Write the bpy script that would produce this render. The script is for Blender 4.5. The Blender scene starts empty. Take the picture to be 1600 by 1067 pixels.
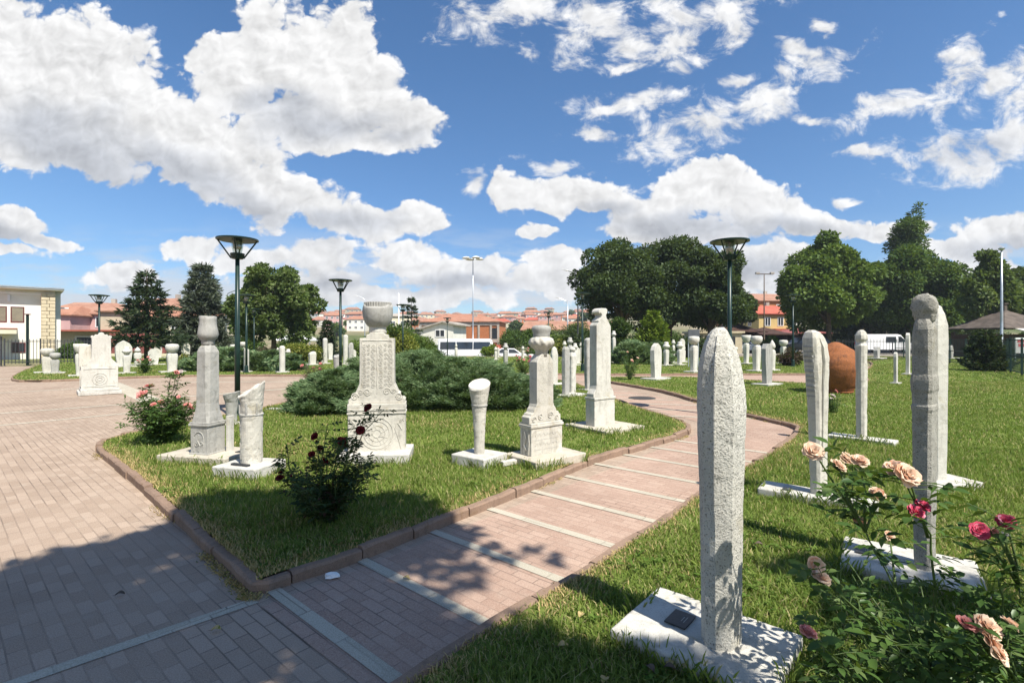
import bpy, bmesh, math, random
import numpy as np
from mathutils import Vector, Matrix, noise as mnoise

C = bpy.context.scene.collection
PI = math.pi
F = 780.0
CAM_H = 1.6
HOR = 530.0
random.seed(7)
RNG = np.random.default_rng(11)

def G(px, py, z=0.0):
    """ground point (height z) seen at a photograph pixel"""
    Y = F * (CAM_H - z) / (py - HOR)
    return ((px - 800) / F * Y, Y)

def P(px, py, Y):
    return Vector(((px - 800) / F * Y, Y, CAM_H - (py - HOR) / F * Y))

# ------------------------------------------------------------------ tagging
def tag(o, label=None, cat=None, group=None, kind=None):
    if label: o['label'] = label
    if cat: o['category'] = cat
    if group: o['group'] = group
    if kind: o['kind'] = kind
    return o

def empty(name, loc, rz=0.0, label=None, cat=None, group=None):
    o = bpy.data.objects.new(name, None)
    o.empty_display_size = 0.2
    C.objects.link(o)
    o.location = loc
    o.rotation_euler = (0, 0, rz)
    return tag(o, label, cat, group)

def link(name, me, mat=None, parent=None):
    o = bpy.data.objects.new(name, me)
    C.objects.link(o)
    if mat is not None and len(me.materials) == 0:
        me.materials.append(mat)
    if parent is not None:
        o.parent = parent
    return o

def kids(o):
    return list(o.children)

def copy_tree(o, parent=None):
    c = o.copy()
    C.objects.link(c)
    if parent is not None:
        c.parent = parent
    for ch in kids(o):
        copy_tree(ch, c)
    return c

# ------------------------------------------------------------------ mesh builder
class MB:
    def __init__(self):
        self.v = []; self.f = []
    def add(self, vs, fs):
        b = len(self.v)
        self.v.extend([tuple(p) for p in vs])
        self.f.extend([tuple(i + b for i in f) for f in fs])
        return self
    def box(self, c, s, rz=0.0, taper=1.0):
        """c = centre of the base, s = full sizes"""
        ca, sa = math.cos(rz), math.sin(rz)
        vs = []
        for z, k in ((0, 1.0), (s[2], taper)):
            for x, y in ((-1, -1), (1, -1), (1, 1), (-1, 1)):
                X, Y = x * s[0] / 2 * k, y * s[1] / 2 * k
                vs.append((c[0] + X * ca - Y * sa, c[1] + X * sa + Y * ca, c[2] + z))
        return self.add(vs, [(3, 2, 1, 0), (4, 5, 6, 7), (0, 1, 5, 4), (1, 2, 6, 5), (2, 3, 7, 6), (3, 0, 4, 7)])
    def loft(self, rings, cap=True):
        n = len(rings[0]); vs = []; fs = []
        for r in rings: vs.extend(r)
        for i in range(len(rings) - 1):
            for j in range(n):
                a = i * n + j; b = i * n + (j + 1) % n
                fs.append((a, b, b + n, a + n))
        if cap:
            fs.append(tuple(range(n - 1, -1, -1)))
            m = (len(rings) - 1) * n
            fs.append(tuple(range(m, m + n)))
        return self.add(vs, fs)
    def lathe(self, prof, n=24, c=(0, 0, 0), mod=None, cap=True):
        rings = []
        for (r, z) in prof:
            ring = []
            for j in range(n):
                t = 2 * PI * j / n
                rr, zz = (r, z) if mod is None else mod(r, z, t)
                ring.append((c[0] + rr * math.cos(t), c[1] + rr * math.sin(t), c[2] + zz))
            rings.append(ring)
        return self.loft(rings, cap)
    def tube(self, pts, rad, n=8, cap=True):
        pts = [Vector(p) for p in pts]
        if not hasattr(rad, '__len__'): rad = [rad] * len(pts)
        rings = []
        for i, p in enumerate(pts):
            d = (pts[min(i + 1, len(pts) - 1)] - pts[max(i - 1, 0)])
            if d.length < 1e-9: d = Vector((0, 0, 1))
            d.normalize()
            up = Vector((0, 0, 1)) if abs(d.z) < 0.95 else Vector((1, 0, 0))
            a = d.cross(up).normalized(); b = a.cross(d).normalized()
            rings.append([p + (a * math.cos(2 * PI * j / n) + b * math.sin(2 * PI * j / n)) * rad[i] for j in range(n)])
        return self.loft(rings, cap)
    def extr(self, outl, t, axis='x'):
        """outline (u, z) extruded by thickness t about the plane; axis = thickness axis"""
        n = len(outl); vs = []
        for s in (-t / 2, t / 2):
            for (u, z) in outl:
                vs.append((s, u, z) if axis == 'x' else (u, s, z))
        fs = [tuple(range(n - 1, -1, -1)), tuple(range(n, 2 * n))]
        for j in range(n):
            k = (j + 1) % n
            fs.append((j, k, k + n, j + n))
        return self.add(vs, fs)
    def poly(self, pts, z):
        return self.add([(p[0], p[1], z) for p in pts], [tuple(range(len(pts)))])
    def mesh(self, name):
        me = bpy.data.meshes.new(name)
        me.from_pydata([tuple(v) for v in self.v], [], self.f)
        bm = bmesh.new(); bm.from_mesh(me)
        bmesh.ops.recalc_face_normals(bm, faces=bm.faces)
        bm.to_mesh(me); bm.free()
        me.update()
        return me
    def build(self, name, mat, parent=None, smooth=False, bevel=0.0, rough=None, seg=2):
        me = self.mesh(name)
        if rough: weather(me, *rough)
        if smooth:
            me.polygons.foreach_set('use_smooth', [True] * len(me.polygons))
        o = link(name, me, mat, parent)
        if bevel:
            m = o.modifiers.new('bevel', 'BEVEL'); m.width = bevel; m.segments = seg
            m.limit_method = 'ANGLE'; m.angle_limit = math.radians(35)
        return o

def weather(me, amp=0.004, edge=0.04, scale=9.0, sm=True):
    """worn stone: refine the mesh, then push the surface in and out"""
    bm = bmesh.new(); bm.from_mesh(me)
    bmesh.ops.triangulate(bm, faces=[f for f in bm.faces if len(f.verts) > 4])
    for _ in range(7):
        es = [e for e in bm.edges if e.calc_length() > edge * 1.5]
        if not es or len(bm.verts) > 30000: break
        bmesh.ops.subdivide_edges(bm, edges=es, cuts=1, use_grid_fill=True)
    bm.normal_update()
    off = Vector((random.random() * 50, random.random() * 50, random.random() * 50))
    mv = []
    for v in bm.verts:
        q = v.co * scale + off
        d = mnoise.fractal(q, 0.7, 2.1, 4)
        c = mnoise.noise(v.co * scale * 0.45 + off)
        cr = 0.0
        sharp = 0.0
        for e in v.link_edges:
            if len(e.link_faces) == 2:
                sharp = max(sharp, e.calc_face_angle(0.0))
        if sharp > 0.5 and c > 0.12: cr = (c - 0.12) * 4.0 * amp   # chipped arrises
        mv.append(v.normal * (d * amp - cr))
    for v, m in zip(bm.verts, mv): v.co += m
    bm.to_mesh(me); bm.free(); me.update()

def np_mesh(name, V, Fq, smooth=False):
    """V (n,3), Fq (m,k) faces of k corners"""
    me = bpy.data.meshes.new(name)
    V = np.ascontiguousarray(V, dtype=np.float32); Fq = np.ascontiguousarray(Fq, dtype=np.int32)
    m, k = Fq.shape
    me.vertices.add(len(V)); me.vertices.foreach_set('co', V.ravel())
    me.loops.add(m * k); me.loops.foreach_set('vertex_index', Fq.ravel())
    me.polygons.add(m)
    me.polygons.foreach_set('loop_start', np.arange(0, m * k, k, dtype=np.int32))
    me.polygons.foreach_set('loop_total', np.full(m, k, dtype=np.int32))
    if smooth: me.polygons.foreach_set('use_smooth', np.ones(m, dtype=bool))
    me.update(calc_edges=True)
    return me

def unit(a):
    return a / np.maximum(np.linalg.norm(a, axis=-1, keepdims=True), 1e-9)

def leaf_cards(p, a, L, W, rng, bend=0.15, nrm=None):
    """diamond leaves: p base (n,3), a long axis (n,3), L, W arrays"""
    n = len(p)
    a = unit(a)
    r = rng.normal(size=(n, 3)) if nrm is None else nrm
    b = unit(np.cross(a, r)); c = unit(np.cross(b, a))
    L = np.broadcast_to(np.asarray(L, float), (n,))[:, None]; W = np.broadcast_to(np.asarray(W, float), (n,))[:, None]
    mid = p + a * L * 0.45 + c * L * bend
    V = np.stack([p, mid + b * W / 2, p + a * L, mid - b * W / 2], 1).reshape(-1, 3)
    return V, np.arange(4 * n, dtype=np.int32).reshape(n, 4)

# ------------------------------------------------------------------ node helpers
def nmat(name):
    m = bpy.data.materials.new(name); m.use_nodes = True
    nt = m.node_tree; nt.nodes.clear()
    out = nt.nodes.new('ShaderNodeOutputMaterial')
    return m, nt, out
def N(nt, t, **kw):
    n = nt.nodes.new(t)
    for k, v in kw.items():
        if k.startswith('i_'):
            key = k[2:]
            n.inputs[int(key) if key.isdigit() else key.replace('_', ' ')].default_value = v
        else: setattr(n, k, v)
    return n
def L_(nt, a, b): nt.links.new(a, b)
def mixc(nt, fac, a, b, blend='MIX'):
    n = nt.nodes.new('ShaderNodeMix'); n.data_type = 'RGBA'; n.blend_type = blend
    for s, v in ((n.inputs[0], fac), (n.inputs[6], a), (n.inputs[7], b)):
        if hasattr(v, 'is_output'): nt.links.new(v, s)
        else: s.default_value = v if not isinstance(v, tuple) else (v + (1,) if len(v) == 3 else v)
    return n.outputs[2]
def ramp(nt, src, lo, hi, a=0.0, b=1.0):
    n = nt.nodes.new('ShaderNodeMapRange'); n.interpolation_type = 'SMOOTHSTEP'
    n.inputs[1].default_value = lo; n.inputs[2].default_value = hi
    n.inputs[3].default_value = a; n.inputs[4].default_value = b
    nt.links.new(src, n.inputs[0]); return n.outputs[0]
def noise_(nt, co, scale, detail=4, rough=0.55, dist=0.0):
    n = nt.nodes.new('ShaderNodeTexNoise')
    n.inputs['Scale'].default_value = scale; n.inputs['Detail'].default_value = detail
    n.inputs['Roughness'].default_value = rough; n.inputs['Distortion'].default_value = dist
    if co is not None: nt.links.new(co, n.inputs['Vector'])
    return n.outputs[0]
def math_(nt, op, a, b=0.0, c=None, clamp=False):
    n = nt.nodes.new('ShaderNodeMath'); n.operation = op; n.use_clamp = clamp
    for i, v in enumerate((a, b) if c is None else (a, b, c)):
        if hasattr(v, 'is_output'): nt.links.new(v, n.inputs[i])
        else: n.inputs[i].default_value = v
    return n.outputs[0]
def prin(nt, out, col, rough=0.8, normal=None, metal=0.0, spec=0.3):
    b = nt.nodes.new('ShaderNodeBsdfPrincipled')
    if hasattr(col, 'is_output'): nt.links.new(col, b.inputs['Base Color'])
    else: b.inputs['Base Color'].default_value = col + (1,)
    if hasattr(rough, 'is_output'): nt.links.new(rough, b.inputs['Roughness'])
    else: b.inputs['Roughness'].default_value = rough
    b.inputs['Metallic'].default_value = metal
    b.inputs['Specular IOR Level'].default_value = spec
    if normal is not None: nt.links.new(normal, b.inputs['Normal'])
    nt.links.new(b.outputs[0], out.inputs[0])
    return b
def bump(nt, h, strength=0.5, dist=0.01, prev=None):
    n = nt.nodes.new('ShaderNodeBump'); n.inputs['Strength'].default_value = strength
    n.inputs['Distance'].default_value = dist
    nt.links.new(h, n.inputs['Height'])
    if prev is not None: nt.links.new(prev, n.inputs['Normal'])
    return n.outputs[0]
def geo_pos(nt): return nt.nodes.new('ShaderNodeNewGeometry').outputs['Position']
def obj_co(nt): return nt.nodes.new('ShaderNodeTexCoord').outputs['Object']

MATS = {}
def stone_mat(name, base, stain, stain_amt=0.5, pit=0.35, pits=160.0, bstr=0.6):
    m, nt, out = nmat(name)
    co = geo_pos(nt)
    big = noise_(nt, co, 2.2, 5, 0.6)
    med = noise_(nt, co, 14.0, 6, 0.65, 0.4)
    fine = noise_(nt, co, pits, 3, 0.6)
    # streaky lichen and grime stains
    mp = N(nt, 'ShaderNodeMapping'); mp.inputs['Scale'].default_value = (9, 9, 1.6); L_(nt, co, mp.inputs[0])
    st = noise_(nt, mp.outputs[0], 1.0, 6, 0.68)
    f1 = math_(nt, 'MULTIPLY', ramp(nt, st, 0.48, 0.72), stain_amt)
    c = mixc(nt, ramp(nt, big, 0.35, 0.65), base, tuple(x * 0.86 for x in base))
    c = mixc(nt, f1, c, stain)
    c = mixc(nt, math_(nt, 'MULTIPLY', ramp(nt, med, 0.52, 0.7), stain_amt * 0.6), c, tuple(x * 0.72 for x in stain))
    li = noise_(nt, co, 5.5, 7, 0.7, 0.8)
    c = mixc(nt, math_(nt, 'MULTIPLY', ramp(nt, li, 0.56, 0.68), stain_amt * 0.8), c, (base[0] * .62, base[1] * .56, base[2] * .40))
    c = mixc(nt, math_(nt, 'MULTIPLY', ramp(nt, fine, 0.54, 0.66), pit), c, tuple(x * 0.34 for x in base))
    nb = bump(nt, med, bstr, 0.012)
    nb = bump(nt, fine, bstr, 0.006, nb)
    prin(nt, out, c, 0.85, nb, spec=0.2)
    MATS[name] = m; return m

def flat_mat(name, col, rough=0.6, var=0.12, scale=3.0, metal=0.0, spec=0.3, bstr=0.0, bscale=40.0):
    m, nt, out = nmat(name)
    co = geo_pos(nt)
    n = noise_(nt, co, scale, 5, 0.6)
    c = mixc(nt, ramp(nt, n, 0.3, 0.7), tuple(x * (1 - var) for x in col), tuple(min(1, x * (1 + var)) for x in col))
    nb = None
    if bstr:
        nb = bump(nt, noise_(nt, co, bscale, 4), bstr, 0.01)
    prin(nt, out, c, rough, nb, metal, spec)
    MATS[name] = m; return m

def leaf_mat(name, c1, c2, c3=None, trans=0.3, rough=0.5, gloss=0.12, patch=0.0, tcol=(0.25, 0.35, 0.03)):
    m, nt, out = nmat(name)
    g = N(nt, 'ShaderNodeNewGeometry')
    r = g.outputs['Random Per Island']
    c = mixc(nt, r, c1, c2)
    if c3:
        r2 = math_(nt, 'FRACT', math_(nt, 'MULTIPLY', r, 17.31))
        c = mixc(nt, ramp(nt, r2, 0.8, 0.95), c, c3)
    if patch:
        pn = noise_(nt, g.outputs['Position'], patch, 3, 0.5)
        c = mixc(nt, math_(nt, 'MULTIPLY', ramp(nt, pn, 0.4, 0.65), 0.6), c, tuple(x * 0.55 for x in c1))
    d = N(nt, 'ShaderNodeBsdfDiffuse'); L_(nt, c, d.inputs[0])
    t = N(nt, 'ShaderNodeBsdfTranslucent')
    L_(nt, mixc(nt, 0.5, c, tcol), t.inputs[0])
    mx = N(nt, 'ShaderNodeMixShader', i_0=trans); L_(nt, d.outputs[0], mx.inputs[1]); L_(nt, t.outputs[0], mx.inputs[2])
    gl = N(nt, 'ShaderNodeBsdfGlossy'); gl.inputs['Roughness'].default_value = rough + 0.12
    gl.inputs[0].default_value = (0.4, 0.45, 0.38, 1)
    mg = N(nt, 'ShaderNodeMixShader', i_0=gloss * 0.28); L_(nt, mx.outputs[0], mg.inputs[1]); L_(nt, gl.outputs[0], mg.inputs[2])
    L_(nt, mg.outputs[0], out.inputs[0])
    MATS[name] = m; return m

stone_mat('marble', (0.58, 0.55, 0.475), (0.29, 0.27, 0.23), 0.6)
stone_mat('marble_white', (0.59, 0.57, 0.505), (0.33, 0.31, 0.265), 0.6, 0.3)
stone_mat('marble_grey', (0.40, 0.39, 0.355), (0.2, 0.195, 0.175), 0.65)
stone_mat('marble_rough', (0.54, 0.52, 0.46), (0.27, 0.26, 0.235), 0.5, 1.0, 105.0, 1.0)
stone_mat('marble_dark_rough', (0.36, 0.345, 0.30), (0.19, 0.18, 0.16), 0.55, 0.85, 120.0, 1.0)
stone_mat('plinth_white', (0.56, 0.54, 0.485), (0.30, 0.28, 0.235), 0.62, 0.4)
stone_mat('plinth_dirty', (0.52, 0.47, 0.38), (0.36, 0.32, 0.25), 0.6, 0.2)
stone_mat('kerb_stone', (0.285, 0.195, 0.14), (0.15, 0.105, 0.078), 0.6, 0.5)
stone_mat('kerb_tan', (0.27, 0.19, 0.135), (0.15, 0.10, 0.075), 0.6, 0.5)
stone_mat('terracotta', (0.29, 0.108, 0.042), (0.11, 0.05, 0.03), 0.85, 0.7, 60.0, 1.0)
stone_mat('travertine', (0.62, 0.53, 0.37), (0.42, 0.33, 0.2), 0.5)
flat_mat('lamp_green', (0.012, 0.03, 0.024), 0.35, 0.2, 6)
flat_mat('lamp_disc', (0.35, 0.24, 0.13), 0.6)
flat_mat('lamp_cup', (0.35, 0.34, 0.32), 0.35)
flat_mat('black_plaque', (0.03, 0.032, 0.035), 0.4, 0.3, 60)
flat_mat('galv', (0.42, 0.45, 0.47), 0.4, 0.1, 4, 0.6)
flat_mat('white_paint', (0.75, 0.75, 0.74), 0.5, 0.06, 2)
flat_mat('cream_paint', (0.62, 0.57, 0.42), 0.8, 0.08, 1.2)
flat_mat('white_wall', (0.72, 0.70, 0.62), 0.8, 0.08, 1.0)
flat_mat('pink_wall', (0.52, 0.32, 0.30), 0.8, 0.1, 0.8)
flat_mat('beige_wall', (0.42, 0.37, 0.27), 0.85, 0.14, 0.6)
flat_mat('yellow_wall', (0.56, 0.42, 0.18), 0.85, 0.08, 0.8)
flat_mat('maroon_wall', (0.27, 0.085, 0.075), 0.85, 0.1, 0.7)
flat_mat('red_brick', (0.40, 0.15, 0.06), 0.85, 0.14, 3.0)
flat_mat('concrete', (0.38, 0.34, 0.29), 0.9, 0.15, 1.5)
flat_mat('dark_wood', (0.06, 0.03, 0.02), 0.7, 0.3, 3)
flat_mat('bark', (0.10, 0.075, 0.055), 0.9, 0.35, 8, bstr=0.8)
flat_mat('rose_stem', (0.07, 0.11, 0.03), 0.55, 0.3, 20)
flat_mat('fence_green', (0.02, 0.045, 0.04), 0.45, 0.2, 5)
flat_mat('fence_iron', (0.04, 0.042, 0.045), 0.5, 0.2, 5)
flat_mat('rubber', (0.02, 0.02, 0.02), 0.8)
flat_mat('car_white', (0.78, 0.78, 0.78), 0.25, 0.03, 1, spec=0.5)
flat_mat('car_black', (0.02, 0.022, 0.026), 0.2, 0.1, 1, spec=0.6)
flat_mat('glass_dark', (0.025, 0.03, 0.035), 0.08, 0.2, 0.7, spec=0.8)
flat_mat('window_frame_red', (0.10, 0.02, 0.02), 0.6)
flat_mat('blind', (0.2, 0.18, 0.13), 0.7, 0.15, 2)
flat_mat('manhole_iron', (0.06, 0.055, 0.05), 0.6, 0.3, 30, bstr=0.5)
flat_mat('awning', (0.55, 0.51, 0.44), 0.8)
flat_mat('shingle', (0.10, 0.08, 0.065), 0.9, 0.3, 2.0)
flat_mat('red_sign', (0.65, 0.14, 0.16), 0.5)
flat_mat('skin', (0.45, 0.27, 0.19), 0.6)
flat_mat('shirt', (0.16, 0.25, 0.36), 0.9, 0.2, 10)
flat_mat('trousers', (0.03, 0.035, 0.05), 0.9)
flat_mat('hair_grey', (0.22, 0.20, 0.18), 0.9)
flat_mat('bag_plastic', (0.55, 0.66, 0.74), 0.4)
flat_mat('paper_white', (0.75, 0.75, 0.73), 0.6)
flat_mat('sign_panel', (0.10, 0.105, 0.12), 0.35)

def tile_mat(name, c1, c2):
    m, nt, out = nmat(name)
    co = geo_pos(nt)
    n = noise_(nt, co, 0.9, 4); n2 = noise_(nt, co, 6.0, 3)
    w = N(nt, 'ShaderNodeTexWave', i_Scale=3.4, i_Distortion=0.3); w.bands_direction = 'Z'; L_(nt, co, w.inputs[0])
    c = mixc(nt, ramp(nt, n, 0.3, 0.7), c1, c2)
    c = mixc(nt, math_(nt, 'MULTIPLY', ramp(nt, n2, 0.5, 0.75), 0.5), c, tuple(x * 0.5 for x in c1))
    prin(nt, out, c, 0.85, bump(nt, w.outputs[1], 0.6, 0.04))
    MATS[name] = m
tile_mat('roof_tile', (0.32, 0.145, 0.09), (0.39, 0.20, 0.13))
tile_mat('roof_tile_old', (0.30, 0.15, 0.10), (0.37, 0.21, 0.145))
tile_mat('roof_tile_red', (0.38, 0.085, 0.055), (0.44, 0.13, 0.08))

# foliage
leaf_mat('grass_blade', (0.112, 0.182, 0.032), (0.222, 0.278, 0.066), (0.42, 0.37, 0.18), 0.35, 0.5, 0.04)
leaf_mat('weed_leaf', (0.06, 0.12, 0.02), (0.13, 0.2, 0.04), (0.22, 0.26, 0.08), 0.3, 0.5, 0.05)
leaf_mat('straw', (0.40, 0.29, 0.13), (0.54, 0.42, 0.21), (0.16, 0.18, 0.04), 0.25, 0.6, 0.05)
leaf_mat('oak_leaf', (0.028, 0.050, 0.016), (0.062, 0.096, 0.028), (0.095, 0.128, 0.042), 0.22, 0.45, 0.16, 0.5)
leaf_mat('plane_leaf', (0.062, 0.115, 0.019), (0.152, 0.222, 0.038), (0.15, 0.20, 0.05), 0.3, 0.45, 0.14, 0.4)
leaf_mat('light_leaf', (0.07, 0.115, 0.026), (0.15, 0.20, 0.056), (0.2, 0.23, 0.1), 0.3, 0.45, 0.14, 0.4)
leaf_mat('dark_leaf', (0.036, 0.078, 0.015), (0.092, 0.150, 0.028), (0.12, 0.17, 0.04), 0.25, 0.45, 0.12, 0.4)
leaf_mat('pine_needle', (0.016, 0.032, 0.016), (0.035, 0.055, 0.024), (0.06, 0.075, 0.035), 0.12, 0.5, 0.1)
leaf_mat('cedar_needle', (0.065, 0.085, 0.06), (0.11, 0.13, 0.09), (0.15, 0.16, 0.12), 0.12, 0.5, 0.1)
leaf_mat('juniper', (0.085, 0.15, 0.07), (0.185, 0.265, 0.125), (0.29, 0.35, 0.18), 0.25, 0.5, 0.06)
leaf_mat('thuja', (0.08, 0.14, 0.012), (0.17, 0.23, 0.025), (0.22, 0.26, 0.05), 0.25, 0.5, 0.1)
leaf_mat('yellow_bush', (0.10, 0.13, 0.02), (0.2, 0.21, 0.035), (0.26, 0.24, 0.06), 0.25, 0.5, 0.1)
leaf_mat('purple_leaf', (0.035, 0.02, 0.018), (0.07, 0.035, 0.028), (0.09, 0.07, 0.04), 0.2, 0.5, 0.12)
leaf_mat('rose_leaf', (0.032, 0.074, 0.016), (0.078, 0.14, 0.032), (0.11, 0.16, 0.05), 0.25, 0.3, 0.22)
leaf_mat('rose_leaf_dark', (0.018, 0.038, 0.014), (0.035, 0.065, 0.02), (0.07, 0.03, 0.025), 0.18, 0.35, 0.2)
leaf_mat('petal_peach', (0.74, 0.54, 0.39), (0.82, 0.70, 0.56), (0.72, 0.38, 0.24), 0.35, 0.6, 0.03, 0, (0.8, 0.5, 0.35))
leaf_mat('petal_pink', (0.72, 0.30, 0.27), (0.80, 0.45, 0.40), (0.6, 0.16, 0.15), 0.35, 0.6, 0.03, 0, (0.8, 0.35, 0.3))
leaf_mat('petal_red', (0.52, 0.045, 0.10), (0.66, 0.12, 0.2), (0.72, 0.35, 0.42), 0.3, 0.6, 0.03, 0, (0.7, 0.06, 0.12))
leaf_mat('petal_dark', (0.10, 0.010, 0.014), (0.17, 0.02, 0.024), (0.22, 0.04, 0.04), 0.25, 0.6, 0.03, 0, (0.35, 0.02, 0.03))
leaf_mat('petal_white', (0.74, 0.68, 0.66), (0.8, 0.76, 0.72), (0.75, 0.5, 0.45), 0.35, 0.6, 0.03, 0, (0.8, 0.65, 0.6))

# clear lamp glass
def glass_mat():
    m, nt, out = nmat('clear_glass')
    t = N(nt, 'ShaderNodeBsdfTransparent'); t.inputs[0].default_value = (0.9, 0.93, 0.92, 1)
    g = N(nt, 'ShaderNodeBsdfGlossy'); g.inputs['Roughness'].default_value = 0.05
    mx = N(nt, 'ShaderNodeMixShader', i_0=0.12); L_(nt, t.outputs[0], mx.inputs[1]); L_(nt, g.outputs[0], mx.inputs[2])
    L_(nt, mx.outputs[0], out.inputs[0]); MATS['clear_glass'] = m
glass_mat()

ANG = math.atan2(0.652, -0.759)          # paving rows run this way

def paver_mat(name, cols, row=0.08, bw=0.185, mort=0.0042, rot=ANG, mcol=(0.085, 0.066, 0.052), dirt=0.5):
    m, nt, out = nmat(name)
    co = geo_pos(nt)
    mp = N(nt, 'ShaderNodeMapping'); mp.vector_type = 'TEXTURE'; mp.inputs['Rotation'].default_value = (0, 0, rot)
    L_(nt, co, mp.inputs[0])
    # slight waviness of the rows
    wv = noise_(nt, co, 1.3, 2)
    off = N(nt, 'ShaderNodeVectorMath', operation='MULTIPLY_ADD')
    L_(nt, mp.outputs[0], off.inputs[0]); off.inputs[1].default_value = (1, 1, 1)
    cmb = N(nt, 'ShaderNodeCombineXYZ'); L_(nt, math_(nt, 'MULTIPLY', wv, 0.014), cmb.inputs[1]); L_(nt, math_(nt, 'MULTIPLY', wv, 0.012), cmb.inputs[0])
    L_(nt, cmb.outputs[0], off.inputs[2])
    b = N(nt, 'ShaderNodeTexBrick'); L_(nt, off.outputs[0], b.inputs['Vector'])
    b.inputs['Scale'].default_value = 1.0; b.inputs['Mortar Size'].default_value = mort; b.inputs['Mortar Smooth'].default_value = 0.25
    b.inputs['Brick Width'].default_value = bw; b.inputs['Row Height'].default_value = row; b.inputs['Bias'].default_value = 0.0
    b.inputs['Color1'].default_value = (0, 0, 0, 1); b.inputs['Color2'].default_value = (1, 1, 1, 1); b.inputs['Mortar'].default_value = (.5, .5, .5, 1)
    sp = noise_(nt, co, 150.0, 3, 0.65); blot = noise_(nt, co, 0.55, 5, 0.62); med = noise_(nt, co, 5.0, 5, 0.65)
    c = mixc(nt, b.outputs['Color'], cols[0], cols[1])
    c = mixc(nt, math_(nt, 'MULTIPLY', ramp(nt, sp, 0.45, 0.7), 0.55), c, cols[2])
    c = mixc(nt, math_(nt, 'MULTIPLY', ramp(nt, sp, 0.52, 0.36), 0.35), c, tuple(x * 0.55 for x in cols[0]))
    c = mixc(nt, math_(nt, 'MULTIPLY', ramp(nt, blot, 0.42, 0.68), dirt), c, tuple(x * 0.72 for x in cols[0]))
    c = mixc(nt, math_(nt, 'MULTIPLY', ramp(nt, med, 0.5, 0.75), dirt * 0.7), c, tuple(x * 0.8 for x in cols[2]))
    sand = noise_(nt, co, 1.7, 4, 0.6)
    mc = mixc(nt, ramp(nt, sand, 0.4, 0.62), mcol, tuple(x * 2.6 for x in mcol))
    wear = noise_(nt, co, 0.9, 4, 0.6)
    c = mixc(nt, math_(nt, 'MULTIPLY', b.outputs['Fac'], ramp(nt, wear, 0.40, 0.66, 0.10, 0.75)), c, mc)
    inv = math_(nt, 'SUBTRACT', 1.0, b.outputs['Fac'])
    nb = bump(nt, inv, 0.7, 0.006); nb = bump(nt, sp, 0.35, 0.003, nb)
    prin(nt, out, c, 0.9, nb, spec=0.15)
    MATS[name] = m
paver_mat('paving', ((0.305, 0.225, 0.166), (0.395, 0.302, 0.23), (0.475, 0.395, 0.312)))
paver_mat('path_paving', ((0.34, 0.226, 0.17), (0.42, 0.296, 0.228), (0.49, 0.39, 0.31)), dirt=0.45)
paver_mat('strip_paving', ((0.39, 0.355, 0.275), (0.47, 0.425, 0.335), (0.56, 0.51, 0.42)), row=0.4, bw=0.19, rot=ANG + PI / 2, dirt=0.3)

def soil_mat():
    m, nt, out = nmat('lawn_soil')
    co = geo_pos(nt)
    n = noise_(nt, co, 1.1, 5, 0.6); n2 = noise_(nt, co, 26.0, 5, 0.7); n3 = noise_(nt, co, 0.33, 3)
    c = mixc(nt, ramp(nt, n, 0.35, 0.7), (0.11, 0.165, 0.03), (0.18, 0.21, 0.055))
    c = mixc(nt, math_(nt, 'MULTIPLY', ramp(nt, n2, 0.5, 0.7), 0.6), c, (0.06, 0.08, 0.018))
    c = mixc(nt, math_(nt, 'MULTIPLY', ramp(nt, n3, 0.52, 0.7), 0.55), c, (0.25, 0.2, 0.085))
    prin(nt, out, c, 0.95, bump(nt, n2, 0.9, 0.03), spec=0.1)
    MATS['lawn_soil'] = m
soil_mat()
def ground_mat():
    m, nt, out = nmat('far_ground')
    co = geo_pos(nt)
    n = noise_(nt, co, 0.03, 5, 0.6); n2 = noise_(nt, co, 0.4, 5, 0.7)
    c = mixc(nt, ramp(nt, n, 0.4, 0.6), (0.10, 0.12, 0.04), (0.27, 0.22, 0.14))
    c = mixc(nt, ramp(nt, n2, 0.5, 0.7), c, (0.05, 0.075, 0.025))
    prin(nt, out, c, 0.95, spec=0.1)
    MATS['far_ground'] = m
ground_mat()
flat_mat('asphalt', (0.11, 0.105, 0.10), 0.9, 0.2, 1.5, bstr=0.3)
flat_mat('concrete_pave', (0.33, 0.29, 0.25), 0.9, 0.15, 0.8)
# ================================================================== camera, sun, sky
SUN_EL = math.radians(56)
SUN_AZ = math.atan2(0.63, -0.777)         # clockwise from +Y
SUN = Vector((math.sin(SUN_AZ) * math.cos(SUN_EL), math.cos(SUN_AZ) * math.cos(SUN_EL), math.sin(SUN_EL)))

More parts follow.
